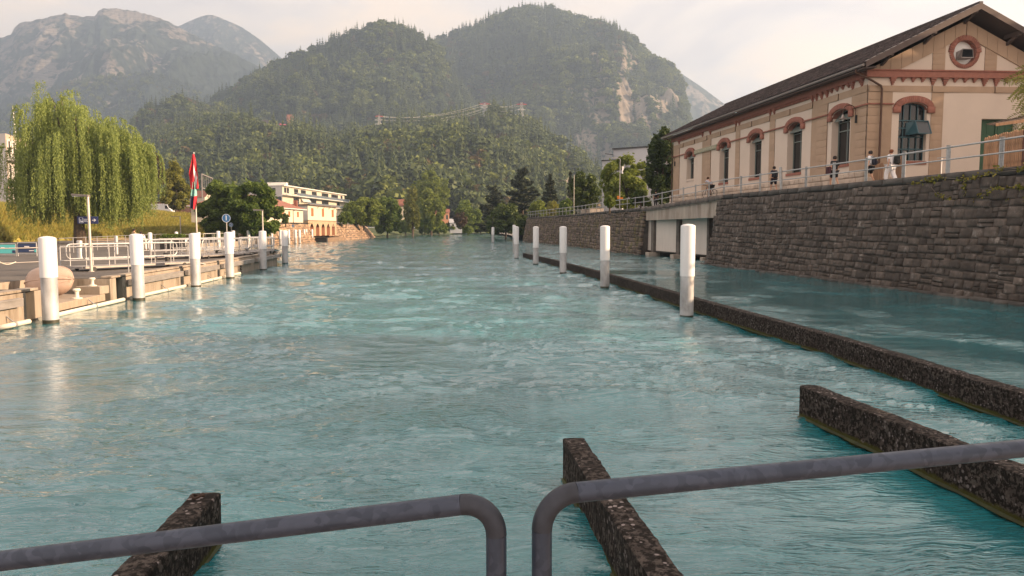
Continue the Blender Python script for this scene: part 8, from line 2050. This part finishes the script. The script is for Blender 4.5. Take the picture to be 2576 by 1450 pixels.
# tall promenade lamp with orange plates
p = PX(1559, 497, (14.5, 74), (11.0, 96)); p = Vector((p.x, p.y, 4.6)); H = PY(1559, 398.5, p.y).z - p.z
o = thing('street_lamp', 'tall pale promenade lamp with a curved neck and orange plate, before the lit round tree', 'street lamp', tuple(p))
MB().tube([p, p + Vector((0, 0, H - .12)), p + Vector((-.05, 0, H - .03)), p + Vector((-.18, 0, H))], [.06, .045, .04, .035], 10).build('pole', M_LAMP, o, smooth=True)
MB().prism([p + Vector((-.15, -.09, H - .03)), p + Vector((-1.0, -.09, H + .01)), p + Vector((-1.0, .09, H + .01)), p + Vector((-.15, .09, H - .03))], (0, 0, .07)).build('head', M_LAMP, o, bevel=.02)
M_ORP = mat('orange_plate', (.72, .22, .03), .5); MB().box((-.28, -.05, 1.42), (.38, -.02, 1.60), Matrix.Translation(p)).build('plate', M_ORP, o); MB().box((-.33, -.05, 1.62), (.02, -.02, 1.78), Matrix.Translation(p)).build('plate', M_ORP, o)
p = PX(1444, 500, (12.5, 84), (9.5, 106)); p = Vector((p.x, p.y, 4.6)); o = thing('street_lamp', 'thin pale pole behind the railing left of the dark round tree', 'pole', tuple(p)); MB().tube([p, p + Vector((0, 0, PY(1444, 440, p.y).z - p.z))], .04, 8).build('pole', M_LAMP, o); MB().lathe(p, [(.08, 0), (.08, .1), (.05, .12)], 10).build('foot', M_LAMP, o)
p = PX(1873 - 260, 480, (14.6, 70), (12.2, 86)); p = Vector((p.x, p.y, 4.6)); 
o = thing('sign_post', 'small white notice and round plate on a post behind the railing', 'sign', tuple(p)); MB().tube([p, p + Vector((0, 0, 1.9))], .03, 8).build('post', M_GALV, o); MB().box((-.16, -.04, 1.45), (.16, -.02, 1.85), Matrix.Translation(p)).build('notice', M_WFR, o); MB().box((-.12, -.04, .9), (.12, -.02, 1.25), Matrix.Translation(p)).build('lower_notice', M_WFR, o)
# low hedges and a bench behind the far railing
tree('low pale green shrub behind the far railing', 1520, 1548, 492, 516, 80, 'dome', 'light', 1600, .14, zb=4.6, trunk=.03, name='bush', cat='bush')
tree('dark low shrub behind the railing near the far corner of the power house', 1585, 1640, 478, 505, 77, 'dome', 'dark', 3500, .14, zb=4.6, trunk=.03, name='bush', cat='bush')
for k, (u, lf_) in enumerate(((1500, 'pale stone block seat behind the far railing, left one'), (1478, 'pale stone block seat behind the far railing, farther one'))):
    p = PX(u, 515, (12.8, 80), (10.6, 98)); o = thing('block_seat', lf_, 'bench', (p.x, p.y, 4.6), .1); MB().box((-.9, -.3, 0), (.9, .3, .5)).build('block', M_CONC, o, world=False, bevel=.03); MB().box((-.9, -.3, .5), (.9, .3, .56)).build('seat_board', M_PLAT, o, world=False)
# ragged stones and footing along the foot of the near wall
o = thing('wall_footing', 'ledge of worn stones at the waterline of the tall wall', 'footing', tuple(NB[0])); rnd = random.Random(21); Ms = []; L_ = plen(NB); s = 0
while s < L_ + .8:
    w = rnd.uniform(.5, 1.3); p = pw(NB, min(s + w / 2, L_ * .999)); q = pw(NB, min(s + w, L_ * .9999)) - pw(NB, max(0, min(s, L_ * .99))); q.normalize() if q.length else None
    inn = Vector((1, .1, 0)); Ms.append(M4(q * -(w - .04), inn * rnd.uniform(.35, .55), Vector((0, 0, rnd.uniform(.22, .34))), p + Vector((-.04 + rnd.uniform(-.05, .05), 0, -.03 + rnd.uniform(-.04, .05))))); s += w
pieces(o, 'stone', [M_COPING], Ms, ROUGH, 300)
